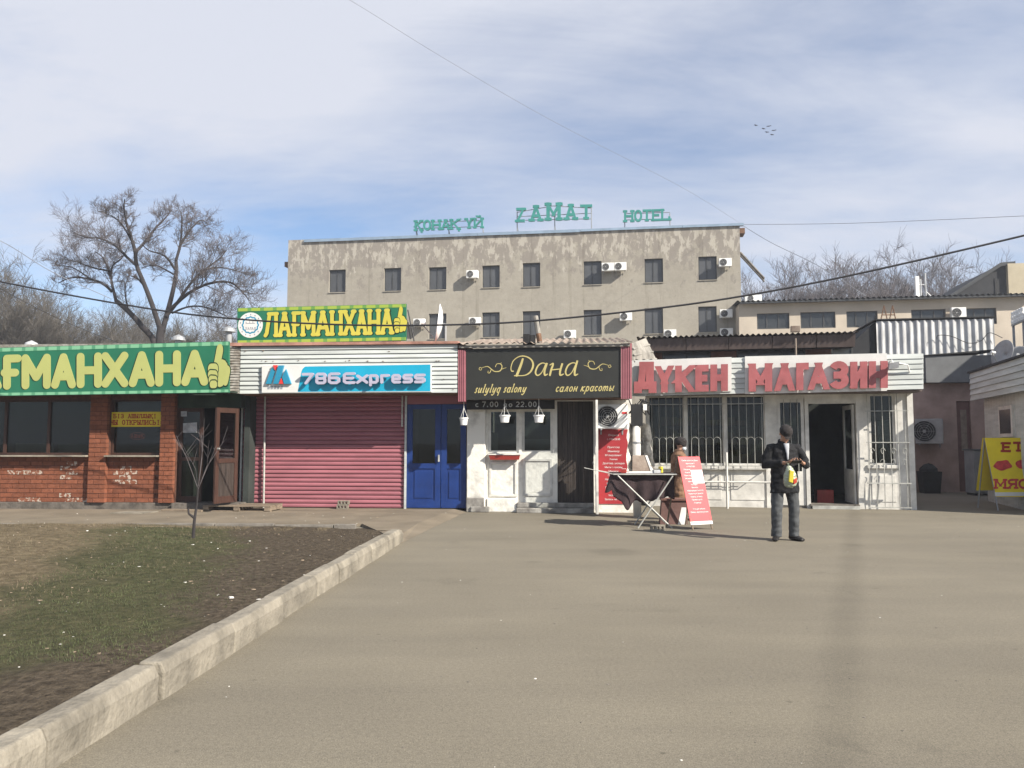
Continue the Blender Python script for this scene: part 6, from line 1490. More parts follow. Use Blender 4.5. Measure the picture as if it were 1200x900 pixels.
def tree_mesh(seed, H, r0, lvls, lean=0, nmain=6, spread=1.0):
    rng = random.Random(seed); t = TB(); p = Vector((0, 0, -.1)); top = H * rng.uniform(.28, .4)
    pts = [p, Vector((lean * .3, 0, top * .5)), Vector((lean, rng.uniform(-.2, .2), top))]
    t.tube(pts, [r0, r0 * .85, r0 * .75], 8)
    for k in range(nmain):
        a = 2 * math.pi * (k + rng.random() * .6) / nmain; e = rng.uniform(.7, 1.25)
        grow(t, pts[2] - Vector((0, 0, rng.uniform(0, top * .35))), Vector((math.cos(a) * math.cos(e), math.sin(a) * math.cos(e), math.sin(e))), H * rng.uniform(.34, .46), r0 * .55, 0, rng, lvls, spread, .3)
    return t.a.mesh('trunk', 'bark', True), t.b.mesh('crown', 'twig', True)
# the big two-stemmed tree, limbs laid out as they stand, twigs grown on them
T0 = 42.0
cx4 = lambda x, y: (60 + x / 4.867, 225 + y / 4.867)
rng = random.Random(77)
def limb_tree(name, label, base_px, limbs, seed, D, dense=1.0):
    base = at(*cx4(*base_px), D); gx, gy = base.x, base.y
    root = thing(name, label, 'tree', (gx, gy, 0)); tb = TB(); rg = random.Random(seed)
    for pts, w0, w1, dep in limbs:
        V = []
        for i, p in enumerate(pts):
            w = at(*cx4(*p), D) ; k = i / max(1, len(pts) - 1); dy = dep * k
            w = at(*cx4(*p), D + dy); V.append(w - Vector((gx, gy, 0)))
        # refine
        Q = []; n_ = len(V)
        for i in range(n_ - 1):
            a, b, c_, e = V[max(i - 1, 0)], V[i], V[i + 1], V[min(i + 2, n_ - 1)]
            for j in range(3): s = j / 3; Q.append(.5 * ((2 * b) + (c_ - a) * s + (2 * a - 5 * b + 4 * c_ - e) * s * s + (3 * b - a - 3 * c_ + e) * s ** 3))
        Q.append(V[-1]); rr = [.74 * (w0 + (w1 - w0) * i / (len(Q) - 1)) for i in range(len(Q))]
        tb.a.tube(Q, rr, 8, cap=False)
        L = sum((Q[i + 1] - Q[i]).length for i in range(len(Q) - 1))
        if w1 < .1: kids(tb, Q, [max(.03, r) * .75 for r in rr], min(2.25, L * .42), 1, rg, 4, 1.05, .25, int(max(8, L * 5.2 * dense)), .22)
    link('trunk', tb.a.mesh('trunk', 'bark', True), root); link('crown', tb.b.mesh('crown', 'twig', True), root)
    return root
k_ = 1
limb_tree('bare_tree', 'big bare spreading tree with two leaning stems behind the cafe', (622, 900), [
    ([(622, 1400), (622, 950), (620, 840), (628, 770)], .34, .28, 0),
    ([(624, 790), (595, 700), (560, 600), (520, 500), (488, 420), (480, 345)], .2, .13, -1),
    ([(480, 345), (455, 250), (430, 180), (415, 90), (420, 40)], .14, .03, -1.5),
    ([(480, 345), (530, 290), (600, 200), (650, 150), (690, 100)], .12, .03, 1.5),
    ([(488, 420), (430, 370), (370, 310), (280, 265), (200, 260), (120, 225)], .12, .025, 1.5),
    ([(545, 560), (500, 500), (455, 478)], .07, .04, -1),
    ([(470, 300), (400, 180), (330, 130), (265, 110)], .07, .02, -2),
    ([(635, 790), (665, 680), (695, 560), (712, 460), (712, 390)], .2, .12, 1),
    ([(712, 390), (745, 290), (790, 220), (850, 160), (890, 180)], .11, .025, 2),
    ([(712, 390), (735, 300), (745, 200), (740, 110)], .11, .025, 0),
    ([(705, 440), (650, 365), (560, 335), (520, 300)], .09, .025, -2),
    ([(700, 470), (600, 420), (520, 430)], .07, .025, 2),
    ([(655, 710), (720, 630), (800, 515), (880, 440), (960, 380), (1000, 330)], .13, .03, 1.5),
    ([(680, 670), (780, 580), (900, 522), (1020, 515), (1090, 570), (1130, 620)], .14, .025, -1.5),
    ([(690, 690), (780, 655), (870, 655), (960, 690), (1010, 715)], .08, .025, -2),
    ([(880, 440), (960, 430), (1060, 450), (1120, 470)], .06, .02, 1),
], 5, T0)
limb_tree('bare_tree', 'bare tree with long drooping left limb beside the big tree', (600, 880), [
    ([(640, 1400), (600, 900), (520, 770), (440, 680), (370, 620)], .27, .17, 0),
    ([(370, 620), (350, 540), (335, 470), (300, 380), (250, 340)], .13, .03, 1),
    ([(340, 480), (350, 420), (400, 380), (430, 330)], .08, .03, -1),
    ([(350, 570), (290, 520), (200, 492), (110, 490), (40, 520)], .12, .03, -1),
    ([(330, 450), (230, 430), (150, 400), (60, 380)], .08, .025, 1.5),
    ([(230, 500), (120, 430), (30, 420)], .06, .025, -1.5),
    ([(440, 680), (420, 560), (440, 480)], .07, .03, 1),
], 9, T0 + 3)
protos = [tree_mesh(100, 9.0, .2, 4, .3, 6), tree_mesh(101, 8.5, .18, 4, -.3, 7, 1.1), tree_mesh(102, 9.0, .2, 4, .1, 6, .9)]
brown = []
for tr, cr_ in protos:
    c2 = cr_.copy(); c2.materials[0] = M['twig_brown']; brown.append((tr, c2))
random.seed(41)
def place(i, px, D, Hs, rz, label, group, br=False, sx=1.0):
    g = at(px, 450, D); tr, cr_ = (brown if br else protos)[i % 3]
    t = thing('bare_tree', label, 'tree', (g.x, g.y, 0), rz, group)
    for nm, me in (('trunk', tr), ('crown', cr_)): o = link(nm, me, t)
    t.scale = (Hs / 9 * sx, Hs / 9 * sx, Hs / 9)
    return t
left = [(-30, 54, 14.5), (4, 57, 14.0), (34, 52, 12.0), (68, 60, 12.6), (98, 54, 11.6), (130, 62, 12.2), (165, 56, 11.2), (200, 60, 11.4), (232, 55, 10.4), (258, 62, 10.8), (285, 58, 10.2), (20, 70, 14), (80, 74, 14), (140, 72, 13.4), (195, 76, 13.4), (245, 74, 12.6)]
dsc = ['tall brownish bare tree cut by left edge of view', 'tall brownish bare tree next to left edge, above letter F', 'brownish thicket tree over the first whole letters of cafe board', 'brownish thicket tree left of the drooping limb', 'brownish thicket tree under the drooping limb', 'brownish thicket tree left of the big tree trunk', 'low thicket tree close left of the big trunk', 'low thicket tree right behind the big trunk', 'low thicket tree right of the big trunk, by the thin roof vent', 'thicket tree behind the wide roof vent', 'thicket tree hidden mostly behind rooftop banner left end',
       'far thicket tree behind left edge trees', 'far thicket tree behind the drooping limb', 'far thicket tree seen through left limbs of big tree', 'far thicket tree seen through the fork of big tree', 'far thicket tree below the right limbs of big tree']
for i, ((px, D, Hs), lab) in enumerate(zip(left, dsc)): place(i, px, D, Hs, random.uniform(0, 6.28), lab, 'brown thicket trees behind the cafe', True, 1.0)
right = [(905, 78, 18.6, .75), (942, 80, 19.6, .8), (985, 74, 18.6, .85), (1025, 78, 20.2, .8), (1064, 80, 20.0, .8), (1103, 82, 19.8, .8), (1140, 80, 18.3, .8), (1170, 84, 18.8, .75), (960, 95, 22.5, .7), (1085, 96, 23, .7), (1235, 84, 18, .8)]
right = [(a_, b_, c_ * .97, d_ * 1.22) for a_, b_, c_, d_ in right] + [(922, 92, 22.2, 1.0), (1003, 90, 22.6, 1.0), (1046, 88, 22.4, 1.0), (1122, 94, 23.0, 1.0), (1152, 90, 21.0, 1.0)]
dsr = ['bare grey tree nearest the hotel on right skyline', 'bare grey tree second from hotel on right skyline', 'bare grey tree third from hotel on right skyline', 'tallest bare grey tree on right skyline, left of antenna', 'bare grey tree directly behind the antenna', 'bare grey tree just right of the antenna', 'bare grey tree before slope of dark gable', 'bare grey tree behind peak of dark gable', 'far bare tree between second and third skyline trees', 'far bare tree behind the antenna tree', 'bare tree beyond the pale wall at right edge', 'far bare tree between the two skyline trees nearest the hotel', 'far bare tree left of the tallest skyline tree', 'far bare tree between tallest skyline tree and antenna', 'far bare tree between antenna and gable slope', 'far bare tree over the foot of the gable slope']
for i, ((px, D, Hs, sx), lab) in enumerate(zip(right, dsr)): place(i, px, D, Hs, random.uniform(0, 6.28), lab, 'bare trees on the right skyline', False, sx)
# sapling in the soil bed
g = G(226, 641); rg = random.Random(4)
sp = thing('sapling', 'thin leafless sapling at back of the soil bed', 'sapling', (g.x, g.y, soil_z(g.x, g.y) - .02))
mb = MB(); mb.tube([(0, 0, 0), (.01, 0, .25), (.03, .02, .5), (.05, 0, .75)], [.024, .02, .014, .011], 7).tube([(.01, 0, .3), (-.08, .02, .36), (-.09, .02, .44)], [.018, .014, .012], 6); mb.build('trunk', 'bark', sp)
mb = MB()
for (dx, h) in ((-.28, 1.45), (-.13, 1.2), (.02, 1.5), (.16, 1.3), (.33, 1.35), (.1, 1.7)):
    P_ = [(.05, 0, .7), (.05 + dx * .5, rg.uniform(-.1, .1), .7 + (h - .7) * .55), (.05 + dx, rg.uniform(-.15, .15), h)]
    mb.tube(P_, [.005, .004, .0025], 4)
    for k in range(4):
        a = Vector(P_[1]).lerp(Vector(P_[2]), rg.random()); mb.tube([a, a + Vector((rg.uniform(-.15, .15), rg.uniform(-.1, .1), rg.uniform(.1, .25)))], [.003, .002], 3)
mb.build('crown', 'twig', sp)
# ------------------------------------------------------------------ people
def ring_loft(mb, rings, n=16, m=0):
    """rings: (centre, axis-x vector, axis-y vector) ellipses joined into a closed tube"""
    k = len(mb.v)
    for c, a, b in rings:
        c, a, b = Vector(c), Vector(a), Vector(b)
        for q in range(n): t = 2 * math.pi * q / n; mb.v.append(tuple(c + a * math.cos(t) + b * math.sin(t)))
    for i in range(len(rings) - 1):
        for q in range(n): r = (q + 1) % n; mb.f.append((k + i * n + q, k + i * n + r, k + (i + 1) * n + r, k + (i + 1) * n + q)); mb.m.append(m)
    mb.f.append(tuple(k + q for q in reversed(range(n)))); mb.m.append(m)
    mb.f.append(tuple(k + (len(rings) - 1) * n + q for q in range(n))); mb.m.append(m)
def zring(x, y, z, rx, ry, yaw=0): return ((x, y, z), (rx * math.cos(yaw), rx * math.sin(yaw), 0), (-ry * math.sin(yaw), ry * math.cos(yaw), 0))
def limb(mb, pts, rad, n=12):
    pts = [Vector(p) for p in pts]; rings = []
    for i, p in enumerate(pts):
        d = (pts[min(i + 1, len(pts) - 1)] - pts[max(i - 1, 0)]).normalized()
        a = d.cross(Vector((0, 1, 0)) if abs(d.y) < .9 else Vector((1, 0, 0))).normalized(); b = d.cross(a)
        rings.append((p, a * rad[i], b * rad[i]))
    ring_loft(mb, rings, n)
def ball(mb, c, rx, ry, rz, n=14, m=8):
    ring_loft(mb, [zring(c[0], c[1], c[2] + rz * math.sin(math.pi * (i / m - .5)) * .999, max(.002, rx * math.cos(math.pi * (i / m - .5))), max(.002, ry * math.cos(math.pi * (i / m - .5)))) for i in range(m + 1)], n)
def fuse(name, mb, mats, parent, voxel, wr=0.0, wscale=.15, smooth=6, pick=None):
    """voxel-remesh overlapping lofts into one continuous skin, optionally wrinkled"""
    me = mb.mesh('tmp', mats[0]); o = bpy.data.objects.new('tmp', me); COL.objects.link(o)
    r = o.modifiers.new('r', 'REMESH'); r.mode = 'VOXEL'; r.voxel_size = voxel; r.use_smooth_shade = True
    s = o.modifiers.new('s', 'SMOOTH'); s.factor = .5; s.iterations = smooth
    dg = bpy.context.evaluated_depsgraph_get(); dg.update(); nm = bpy.data.meshes.new_from_object(o.evaluated_get(dg)); bpy.data.objects.remove(o)
    if wr:
        nm.update()
        for v in nm.vertices:
            c = v.co / wscale; w = noise.noise(Vector((c.x, c.y, c.z * 1.8))) + .5 * noise.noise(c * 2.1)
            v.co += v.normal * w * wr
    nm.materials.clear()
    for q in mats: nm.materials.append(M[q])
    for p in nm.polygons:
        p.use_smooth = True
        if pick: p.material_index = pick(p.center)
    nm.name = name
    return link(name, nm, parent)
def hand(mb, palm, fwd, up, side, s=1.0, curl=.9):
    """palm block, four curled fingers and a thumb leaving the side of the palm; fwd finger direction, up back-of-hand normal, side towards the thumb"""
    palm, f, u, w = Vector(palm), Vector(fwd).normalized(), Vector(up).normalized(), Vector(side).normalized()
    ring_loft(mb, [(palm + f * t * s, w * a * s, u * .015 * s) for t, a in ((-.045, .026), (-.02, .036), (.02, .042), (.045, .04))], 10)
    for k, (o, L) in enumerate(((.03, .072), (.011, .08), (-.009, .076), (-.028, .06))):
        b = palm + f * .042 * s + w * o * s; p = [b]; ang = 0
        for seg in (.42, .33, .25):
            ang += curl * .55; p.append(p[-1] + (f * math.cos(ang) - u * math.sin(ang)) * L * seg * s)
        limb(mb, p, [.0092 * s, .0088 * s, .0082 * s, .007 * s], 7)
    b = palm - f * .018 * s + w * .034 * s
    limb(mb, [b, b + (w * .7 + f * .6 - u * .25) * .032 * s, b + (w * .55 + f * .9 - u * .6) * .062 * s], [.012 * s, .0105 * s, .008 * s], 7)
def head(mb, c, yaw, pitch, s=1.0):
    """skull, jaw, nose, brow, ears and neck stub; faces -Y before yaw; returns transform"""
    T = Matrix.Translation(c) @ Matrix.Rotation(yaw, 4, 'Z') @ Matrix.Rotation(pitch, 4, 'X') @ Matrix.Scale(s, 4)
    t = MB(); ball(t, (0, .01, .03), .077, .096, .095, 16, 10); ball(t, (0, -.025, -.05), .056, .062, .068, 14, 8)
    ring_loft(t, [((0, -.082, .022), (.008, 0, 0), (0, .004, .008)), ((0, -.101, -.006), (.012, 0, 0), (0, .006, .012)), ((0, -.108, -.022), (.016, 0, 0), (0, .008, .01)), ((0, -.09, -.034), (.012, 0, 0), (0, .008, .006))], 8)
    ring_loft(t, [((-.05, -.07, .035), (0, .012, 0), (0, 0, .009)), ((0, -.09, .038), (0, .012, 0), (0, 0, .01)), ((.05, -.07, .035), (0, .012, 0), (0, 0, .009))], 8)
    ball(t, (0, -.083, -.056), .024, .012, .009, 10, 6); ball(t, (0, -.078, -.092), .022, .018, .018, 10, 6)
    for sg in (-1, 1):
        ball(t, (.078 * sg, .012, .0), .012, .022, .034, 8, 6); ball(t, (.03 * sg, -.082, .014), .012, .008, .008, 8, 6)
    k = len(mb.v); mb.v += [tuple(T @ Vector(v)) for v in t.v]; mb.f += [tuple(k + i for i in f) for f in t.f]; mb.m += t.m
    return T
def face_details(T, parent):
    mb = MB()
    for sg in (-1, 1):
        t = MB(); ball(t, (.03 * sg, -.089, .014), .010, .004, .004, 8, 5); k = len(mb.v); mb.v += [tuple(T @ Vector(v)) for v in t.v]; mb.f += [tuple(k + i for i in f) for f in t.f]; mb.m += t.m
        t = MB(); ball(t, (.031 * sg, -.096, .036), .02, .005, .004, 8, 5); k = len(mb.v); mb.v += [tuple(T @ Vector(v)) for v in t.v]; mb.f += [tuple(k + i for i in f) for f in t.f]; mb.m += t.m
    return mb.build('eyes_and_brows', 'hair', parent)
g = G(921, 633.5)
man = thing('person', 'person in black jacket, dark cap and grey jeans looking down at a phone', 'person', (g.x, g.y, 0))
hipL, hipR = (-.095, .0, .88), (.095, .0, .88); kL, kR = (-.135, -.03, .48), (.125, -.02, .48); aL, aR = (-.135, .01, .09), (.13, .02, .09)
shL, shR = (-.19, .02, 1.39), (.20, .02, 1.39); eL, eR = (-.285, .02, 1.12), (.335, .0, 1.11); wL, wR = (-.075, -.27, 1.155), (.19, -.27, 1.15)
body = MB()
ring_loft(body, [zring(0, .0, .84, .14, .1), zring(0, 0, .95, .15, .105), zring(0, 0, 1.1, .14, .1), zring(0, .0, 1.25, .16, .11), zring(0, .01, 1.36, .165, .1), zring(0, .015, 1.42, .09, .07)], 16)
for a, b, c in ((hipL, kL, aL), (hipR, kR, aR)): limb(body, [a, Vector(a).lerp(Vector(b), .5), b, Vector(b).lerp(Vector(c), .35), c], [.085, .075, .055, .055, .04])
for sg, c in ((-1, aL), (1, aR)): limb(body, [(c[0], c[1] + .01, .06), (c[0] + sg * .03, -.05, .045), (c[0] + sg * .05, -.1, .035)], [.03, .026, .02])
for a, b, c in ((shL, eL, wL), (shR, eR, wR)): limb(body, [a, Vector(a).lerp(Vector(b), .5), b, Vector(b).lerp(Vector(c), .5), c], [.055, .048, .042, .036, .026])
limb(body, [(0, .015, 1.38), (0, -.005, 1.45), (.005, -.03, 1.51)], [.06, .055, .055])
HT = head(body, (.008, -.075, 1.575), R(2), R(42), 1.0)
hand(body, (-.048, -.315, 1.165), (.75, -.45, .1), (-.2, -.3, -.92), (.2, -.9, .3), 1.02, .95)
hand(body, (.150, -.315, 1.16), (-.75, -.45, .15), (.2, -.3, -.92), (-.2, -.9, .3), 1.02, .95)
fuse('body', body, ['skin'], man, .0085, smooth=2)
face_details(HT, man)
jk = MB()
ring_loft(jk, [zring(0, .0, .70, .215, .145), zring(0, 0, .76, .215, .15), zring(0, 0, .9, .205, .145), zring(0, -.0, 1.05, .195, .14), zring(0, .0, 1.2, .2, .14), zring(0, .01, 1.33, .21, .125), zring(0, .015, 1.405, .15, .095), zring(0, .0, 1.455, .085, .075)], 20)
for a, b, c in ((shL, eL, wL), (shR, eR, wR)):
    A_, B_, C_ = Vector(a), Vector(b), Vector(c); limb(jk, [A_ + Vector((-.07 if a[0] > 0 else .07, 0, .0)), A_ + Vector((0, 0, -.015)), A_.lerp(B_, .45), A_.lerp(B_, .85), B_ + Vector((0, .01, -.01)), B_.lerp(C_, .3), B_.lerp(C_, .65), B_.lerp(C_, .9)], [.05, .072, .074, .066, .06, .064, .056, .05])
ring_loft(jk, [((0, .0, 1.42), (.1, 0, 0), (0, .085, .02)), ((0, -.005, 1.485), (.082, 0, 0), (0, .075, .03))], 16)
fuse('jacket', jk, ['jacket'], man, .011, .012, .10, 3)
jn = MB()
ring_loft(jn, [zring(0, .0, .93, .165, .12), zring(0, 0, .86, .175, .125), zring(0, 0, .79, .17, .12)], 18)
for a, b, c in ((hipL, kL, aL), (hipR, kR, aR)):
    A_, B_, C_ = Vector(a), Vector(b), Vector(c); limb(jn, [A_ + Vector((0, 0, -.02)), A_.lerp(B_, .5), B_, B_.lerp(C_, .45), B_.lerp(C_, .9), C_ + Vector((0, 0, -.03))], [.1, .094, .082, .078, .074, .078], 14)
fuse('jeans', jn, ['jeans'], man, .011, .009, .11, 2)
for sg, c in ((-1, aL), (1, aR)):
    sh_ = MB(); yaw = sg * R(24); fw = Vector((math.sin(yaw), -math.cos(yaw), 0)); sd = Vector((fw.y, -fw.x, 0)); b0 = Vector((c[0], c[1] + .01, 0))
    ring_loft(sh_, [(b0 - fw * .08 + Vector((0, 0, .045)), sd * .035, Vector((0, 0, .04))), (b0 - fw * .03 + Vector((0, 0, .05)), sd * .046, Vector((0, 0, .048))), (b0 + fw * .05 + Vector((0, 0, .045)), sd * .048, Vector((0, 0, .043))), (b0 + fw * .13 + Vector((0, 0, .033)), sd * .052, Vector((0, 0, .031))), (b0 + fw * .19 + Vector((0, 0, .026)), sd * .036, Vector((0, 0, .022)))], 14)
    fuse('shoe', sh_, ['shoe'], man, .009, smooth=2)
cp = MB(); t = MB(); ball(t, (0, .012, .062), .094, .112, .082, 18, 10)
ring_loft(t, [((0, .012, .02), (.09, 0, 0), (0, .107, 0)), ((0, .012, .06), (.096, 0, 0), (0, .114, 0))], 18)
ring_loft(t, [((0, -.09, .036), (.07, 0, 0), (0, .012, .008)), ((0, -.14, .024), (.062, 0, 0), (0, .012, .006)), ((0, -.165, .014), (.04, 0, 0), (0, .008, .005))], 14)
cp.v = [tuple(HT @ Vector(v)) for v in t.v]; cp.f = t.f; cp.m = t.m
fuse('cap', cp, ['hat'], man, .009, smooth=2)
mb = MB(); mb.hexa([(-.055, -.135, 1.18), (.055, -.135, 1.18), (.04, -.12, 1.18), (-.04, -.12, 1.18)], [(-.05, -.128, 1.44), (.06, -.128, 1.44), (.045, -.06, 1.46), (-.035, -.06, 1.46)]); mb.v = [(x, y - .012, z) for x, y, z in mb.v]
mb = MB(); ring_loft(mb, [((.005, -.152, 1.2), (.012, 0, 0), (0, .012, 0)), ((.005, -.148, 1.3), (.022, 0, 0), (0, .015, 0)), ((.005, -.128, 1.38), (.036, 0, 0), (0, .018, 0)), ((.005, -.1, 1.44), (.045, 0, 0), (0, .03, 0))], 12); fuse('shirt', mb, ['shirt'], man, .008, smooth=2)
ph = thing('mobile_phone', 'dark phone held in both hands of the person in black', 'phone', (g.x + .05, g.y - .385, 1.175)); 
ph.rotation_euler = (R(-35), 0, R(4))
MB().box(-.075, .075, -.038, .038, -.004, .004).build('case', 'black', ph, bevel=.003); MB().box(-.07, .07, -.034, .034, .0042, .0052).build('screen', 'window_dark', ph)
# clear carrier bag hanging from the hand
bgt = thing('carrier_bag', 'clear plastic bag with yellow packet hanging from the hand', 'bag', (g.x - .04, g.y - .36, .80))
bm = MB(); ring_loft(bm, [zring(0, 0, .0, .035, .03), zring(0, 0, .03, .085, .06), zring(.005, 0, .1, .105, .075), zring(0, 0, .19, .09, .065), zring(-.005, 0, .27, .055, .04), zring(-.01, .005, .32, .03, .02)], 18)
fuse('bag_skin', bm, ['bag_film'], bgt, .009, .009, .05, 1, )
MB().hexa([(-.05, -.085, .09), (.01, -.088, .07), (.01, -.04, .07), (-.05, -.04, .09)], [(-.03, -.082, .26), (.03, -.085, .24), (.03, -.04, .24), (-.03, -.04, .26)]).build('yellow_packet', 'bag_yellow', bgt, bevel=.008)
MB().hexa([(.02, -.088, .05), (.075, -.07, .08), (.075, -.03, .08), (.02, -.03, .05)], [(.02, -.088, .12), (.08, -.066, .15), (.08, -.03, .15), (.02, -.03, .12)]).build('red_packet', 'notice_red', bgt, bevel=.008)
for dx in (-.015, .012): MB().tube([(-.01, .005, .31), (dx - .02, .03, .37)], .006, 5).build('handle', 'bag_film', bgt)
# seller behind the stall, facing right
g2 = at(796, 500, 14.9); 
wom = thing('person', 'person in brown coat, dark knitted hat and face mask standing behind stall', 'person', (g2.x, g2.y, 0))
b2 = MB()
ring_loft(b2, [zring(0, 0, .74, .13, .15), zring(0, 0, .86, .125, .14), zring(0, 0, 1.0, .115, .125), zring(.0, 0, 1.12, .125, .15), zring(-.01, 0, 1.21, .1, .15), zring(-.01, 0, 1.27, .06, .07)], 16)
for sy in (-.08, .08):
    limb(b2, [(0, sy, .78), (.01, sy, .42), (0, sy, .09)], [.085, .055, .045]); limb(b2, [(-.02, sy, .05), (.08, sy, .04), (.16, sy, .03)], [.045, .042, .03])
    s_ = 1 if sy > 0 else -1
    limb(b2, [(-.01, s_ * .16, 1.19), (-.03, s_ * .2, 1.05), (-.03, s_ * .2, .93), (.1, s_ * .14, .9), (.2, s_ * .07, .92)], [.05, .045, .042, .036, .028])
    hand(b2, (.235, s_ * .055, .925), (1, -s_ * .25, .0), (0, 0, 1), (0, -s_, 0), .92, .6)
limb(b2, [(-.01, 0, 1.24), (.0, 0, 1.3), (.01, 0, 1.36)], [.055, .05, .05])
HT2 = head(b2, (.03, 0, 1.405), R(90 - 8), R(14), .95)
fuse('body', b2, ['skin'], wom, .009, smooth=2); face_details(HT2, wom)
c2 = MB()
ring_loft(c2, [zring(-.02, 0, .42, .2, .21), zring(-.02, 0, .6, .19, .2), zring(-.01, 0, .8, .175, .19), zring(-.01, 0, .98, .16, .18), zring(-.01, 0, 1.12, .16, .19), zring(-.02, 0, 1.22, .13, .17), zring(-.02, 0, 1.285, .085, .1), zring(-.01, 0, 1.32, .08, .085)], 18)
for s_ in (-1, 1): limb(c2, [(-.01, s_ * .15, 1.2), (-.03, s_ * .215, 1.05), (-.03, s_ * .215, .93), (.08, s_ * .16, .9), (.17, s_ * .09, .915)], [.085, .078, .072, .065, .055])
fuse('coat', c2, ['coat_brown'], wom, .012, .013, .11, 3)
t = MB(); ball(t, (0, .022, .06), .103, .124, .1, 18, 10); ring_loft(t, [((0, .02, .0), (.097, 0, 0), (0, .113, .03)), ((0, .02, .05), (.105, 0, 0), (0, .124, .02))], 18)
cp = MB(); cp.v = [tuple(HT2 @ Vector(v)) for v in t.v]; cp.f = t.f; cp.m = t.m; fuse('knitted_hat', cp, ['hat'], wom, .009, .004, .03, 2)
t = MB(); ball(t, (0, -.06, -.055), .062, .058, .052, 14, 8); cp = MB(); cp.v = [tuple(HT2 @ Vector(v)) for v in t.v]; cp.f = t.f; cp.m = t.m; fuse('face_mask', cp, ['mask_cloth'], wom, .008, smooth=2)
for sy in (-.08, .08):
    s_ = MB(); limb(s_, [(-.06, sy, .045), (.0, sy, .06), (.1, sy, .045), (.17, sy, .03)], [.045, .05, .045, .03]); limb(s_, [(0, sy, .05), (0, sy, .3)], [.05, .055]); fuse('boot', s_, ['shoe'], wom, .01, smooth=2)
# ------------------------------------------------------------------ stall table
TA, TB_ = at(722, 556, 13.75), at(789, 553, 13.95)
zt_ = (TA.z + TB_.z) / 2
tb2 = thing('folding_stall', 'folding stall table with crossed metal legs and dark cloth', 'table', ((TA.x + TB_.x) / 2, 13.85, 0), R(-3))
hw, hd = (TB_.x - TA.x) / 2, .3
MB().box(-hw - .06, hw, -hd, hd, zt_ - .02, zt_).build('tabletop', 'bar_metal', tb2, bevel=.006)
MB().tube([(-hw - .55, -hd + .02, zt_ + .1), (-hw - .05, -hd + .04, zt_ - .01), (-hw + .1, -hd + .04, zt_ - .012)], .007, 6).tube([(-hw - .3, hd - .1, zt_ + .04), (-hw - .02, hd - .05, zt_ - .01)], .007, 6).build('folding_arm', 'bar_metal', tb2)
for y_ in (-hd - .015, hd - .04):
    for a, b in (((-hw + .02, zt_ - .03), (hw - .1, .0)), ((hw - .08, zt_ - .03), (-hw + .35, .0))):
        MB().tube([(a[0], y_, a[1]), (b[0], y_ + .015 * (1 if a[0] < 0 else -1), b[1])], .0125, 7).build('leg', 'bar_metal', tb2)
cl = MB(); NX_ = 40; NZ_ = 14
def drop(s): return .45 - .04 * math.sin(s * 9) + (.22 * math.exp(-((s - .28) / .07) ** 2)) - (.12 if s < .12 else 0)
base_i = 0
for j in range(NZ_ + 1):
    for i in range(NX_ + 1):
        s = i / NX_; k = j / NZ_; x = -hw - .1 + (2 * hw + .06) * s - .1 * k * (1 - s) * (1 if s < .2 else .4)
        cl.v.append((x, -hd + .09 - .03 * k * math.sin(s * 26 + k) - .03 * k * math.sin(s * 11), zt_ + .006 - drop(s) * k - .015 * k * math.sin(s * 40)))
for j in range(NZ_):
    for i in range(NX_): a = j * (NX_ + 1) + i; cl.f.append((a, a + 1, a + NX_ + 2, a + NX_ + 1)); cl.m.append(0)
k0 = len(cl.v)
cl.v += [(-hw - .1, -hd + .09, zt_ + .006), (hw - .04, -hd + .09, zt_ + .006), (hw - .04, hd + .02, zt_ + .006), (-hw - .1, hd + .02, zt_ + .006)]; cl.f.append((k0, k0 + 1, k0 + 2, k0 + 3)); cl.m.append(0)
o = cl.build('tablecloth', 'cloth_dark', None, smooth=True); o.location = tb2.location; o.rotation_euler = tb2.rotation_euler; s_ = o.modifiers.new('s', 'SOLIDIFY'); s_.thickness = .004
tag(o, 'dark brown cloth with ragged hem hanging over the stall table front', 'cloth')
def on_table(x, y, z=0): return tb2.location + Vector((x, y, zt_ + .007 + z))
o = MB().box(-.25, .25, -.12, .12, 0, .012).box(-.2, .28, -.1, .1, .013, .022).build('newspaper', 'paper'); o.location = on_table(-.1, -.05); tag(o, 'pile of pale papers lying flat on the stall table', 'papers')
ca = thing('cardboard_sign', 'small brown cardboard panel propped on stall beside white pipe', 'cardboard', on_table(-.02, .12))
MB().hexa([(-.18, 0, 0), (.2, 0, 0), (.2, .02, 0), (-.18, .02, 0)], [(-.16, .09, .3), (.1, .09, .3), (.1, .11, .3), (-.16, .11, .3)]).build('panel', 'roof_slate', ca)
MB().hexa([(.15, -.012, 0), (.2, -.012, 0), (.2, -.002, 0), (.15, -.002, 0)], [(.06, .078, .3), (.1, .078, .3), (.1, .088, .3), (.06, .088, .3)]).build('pale_edge', 'white_paint', ca)
jr = thing('small_bowl', 'small dark bowl with sticks on right end of stall table', 'bowl', on_table(hw - .28, .0))
MB().lathe([(.001, 0), (.04, 0), (.06, .06), (.055, .06), (.04, .02)], 14).build('bowl', 'black', jr); MB().tube([(0, 0, .02), (-.14, 0, .13)], .006, 5).tube([(.01, 0, .02), (.05, .02, .15)], .006, 5).build('stick', 'wood_old', jr)
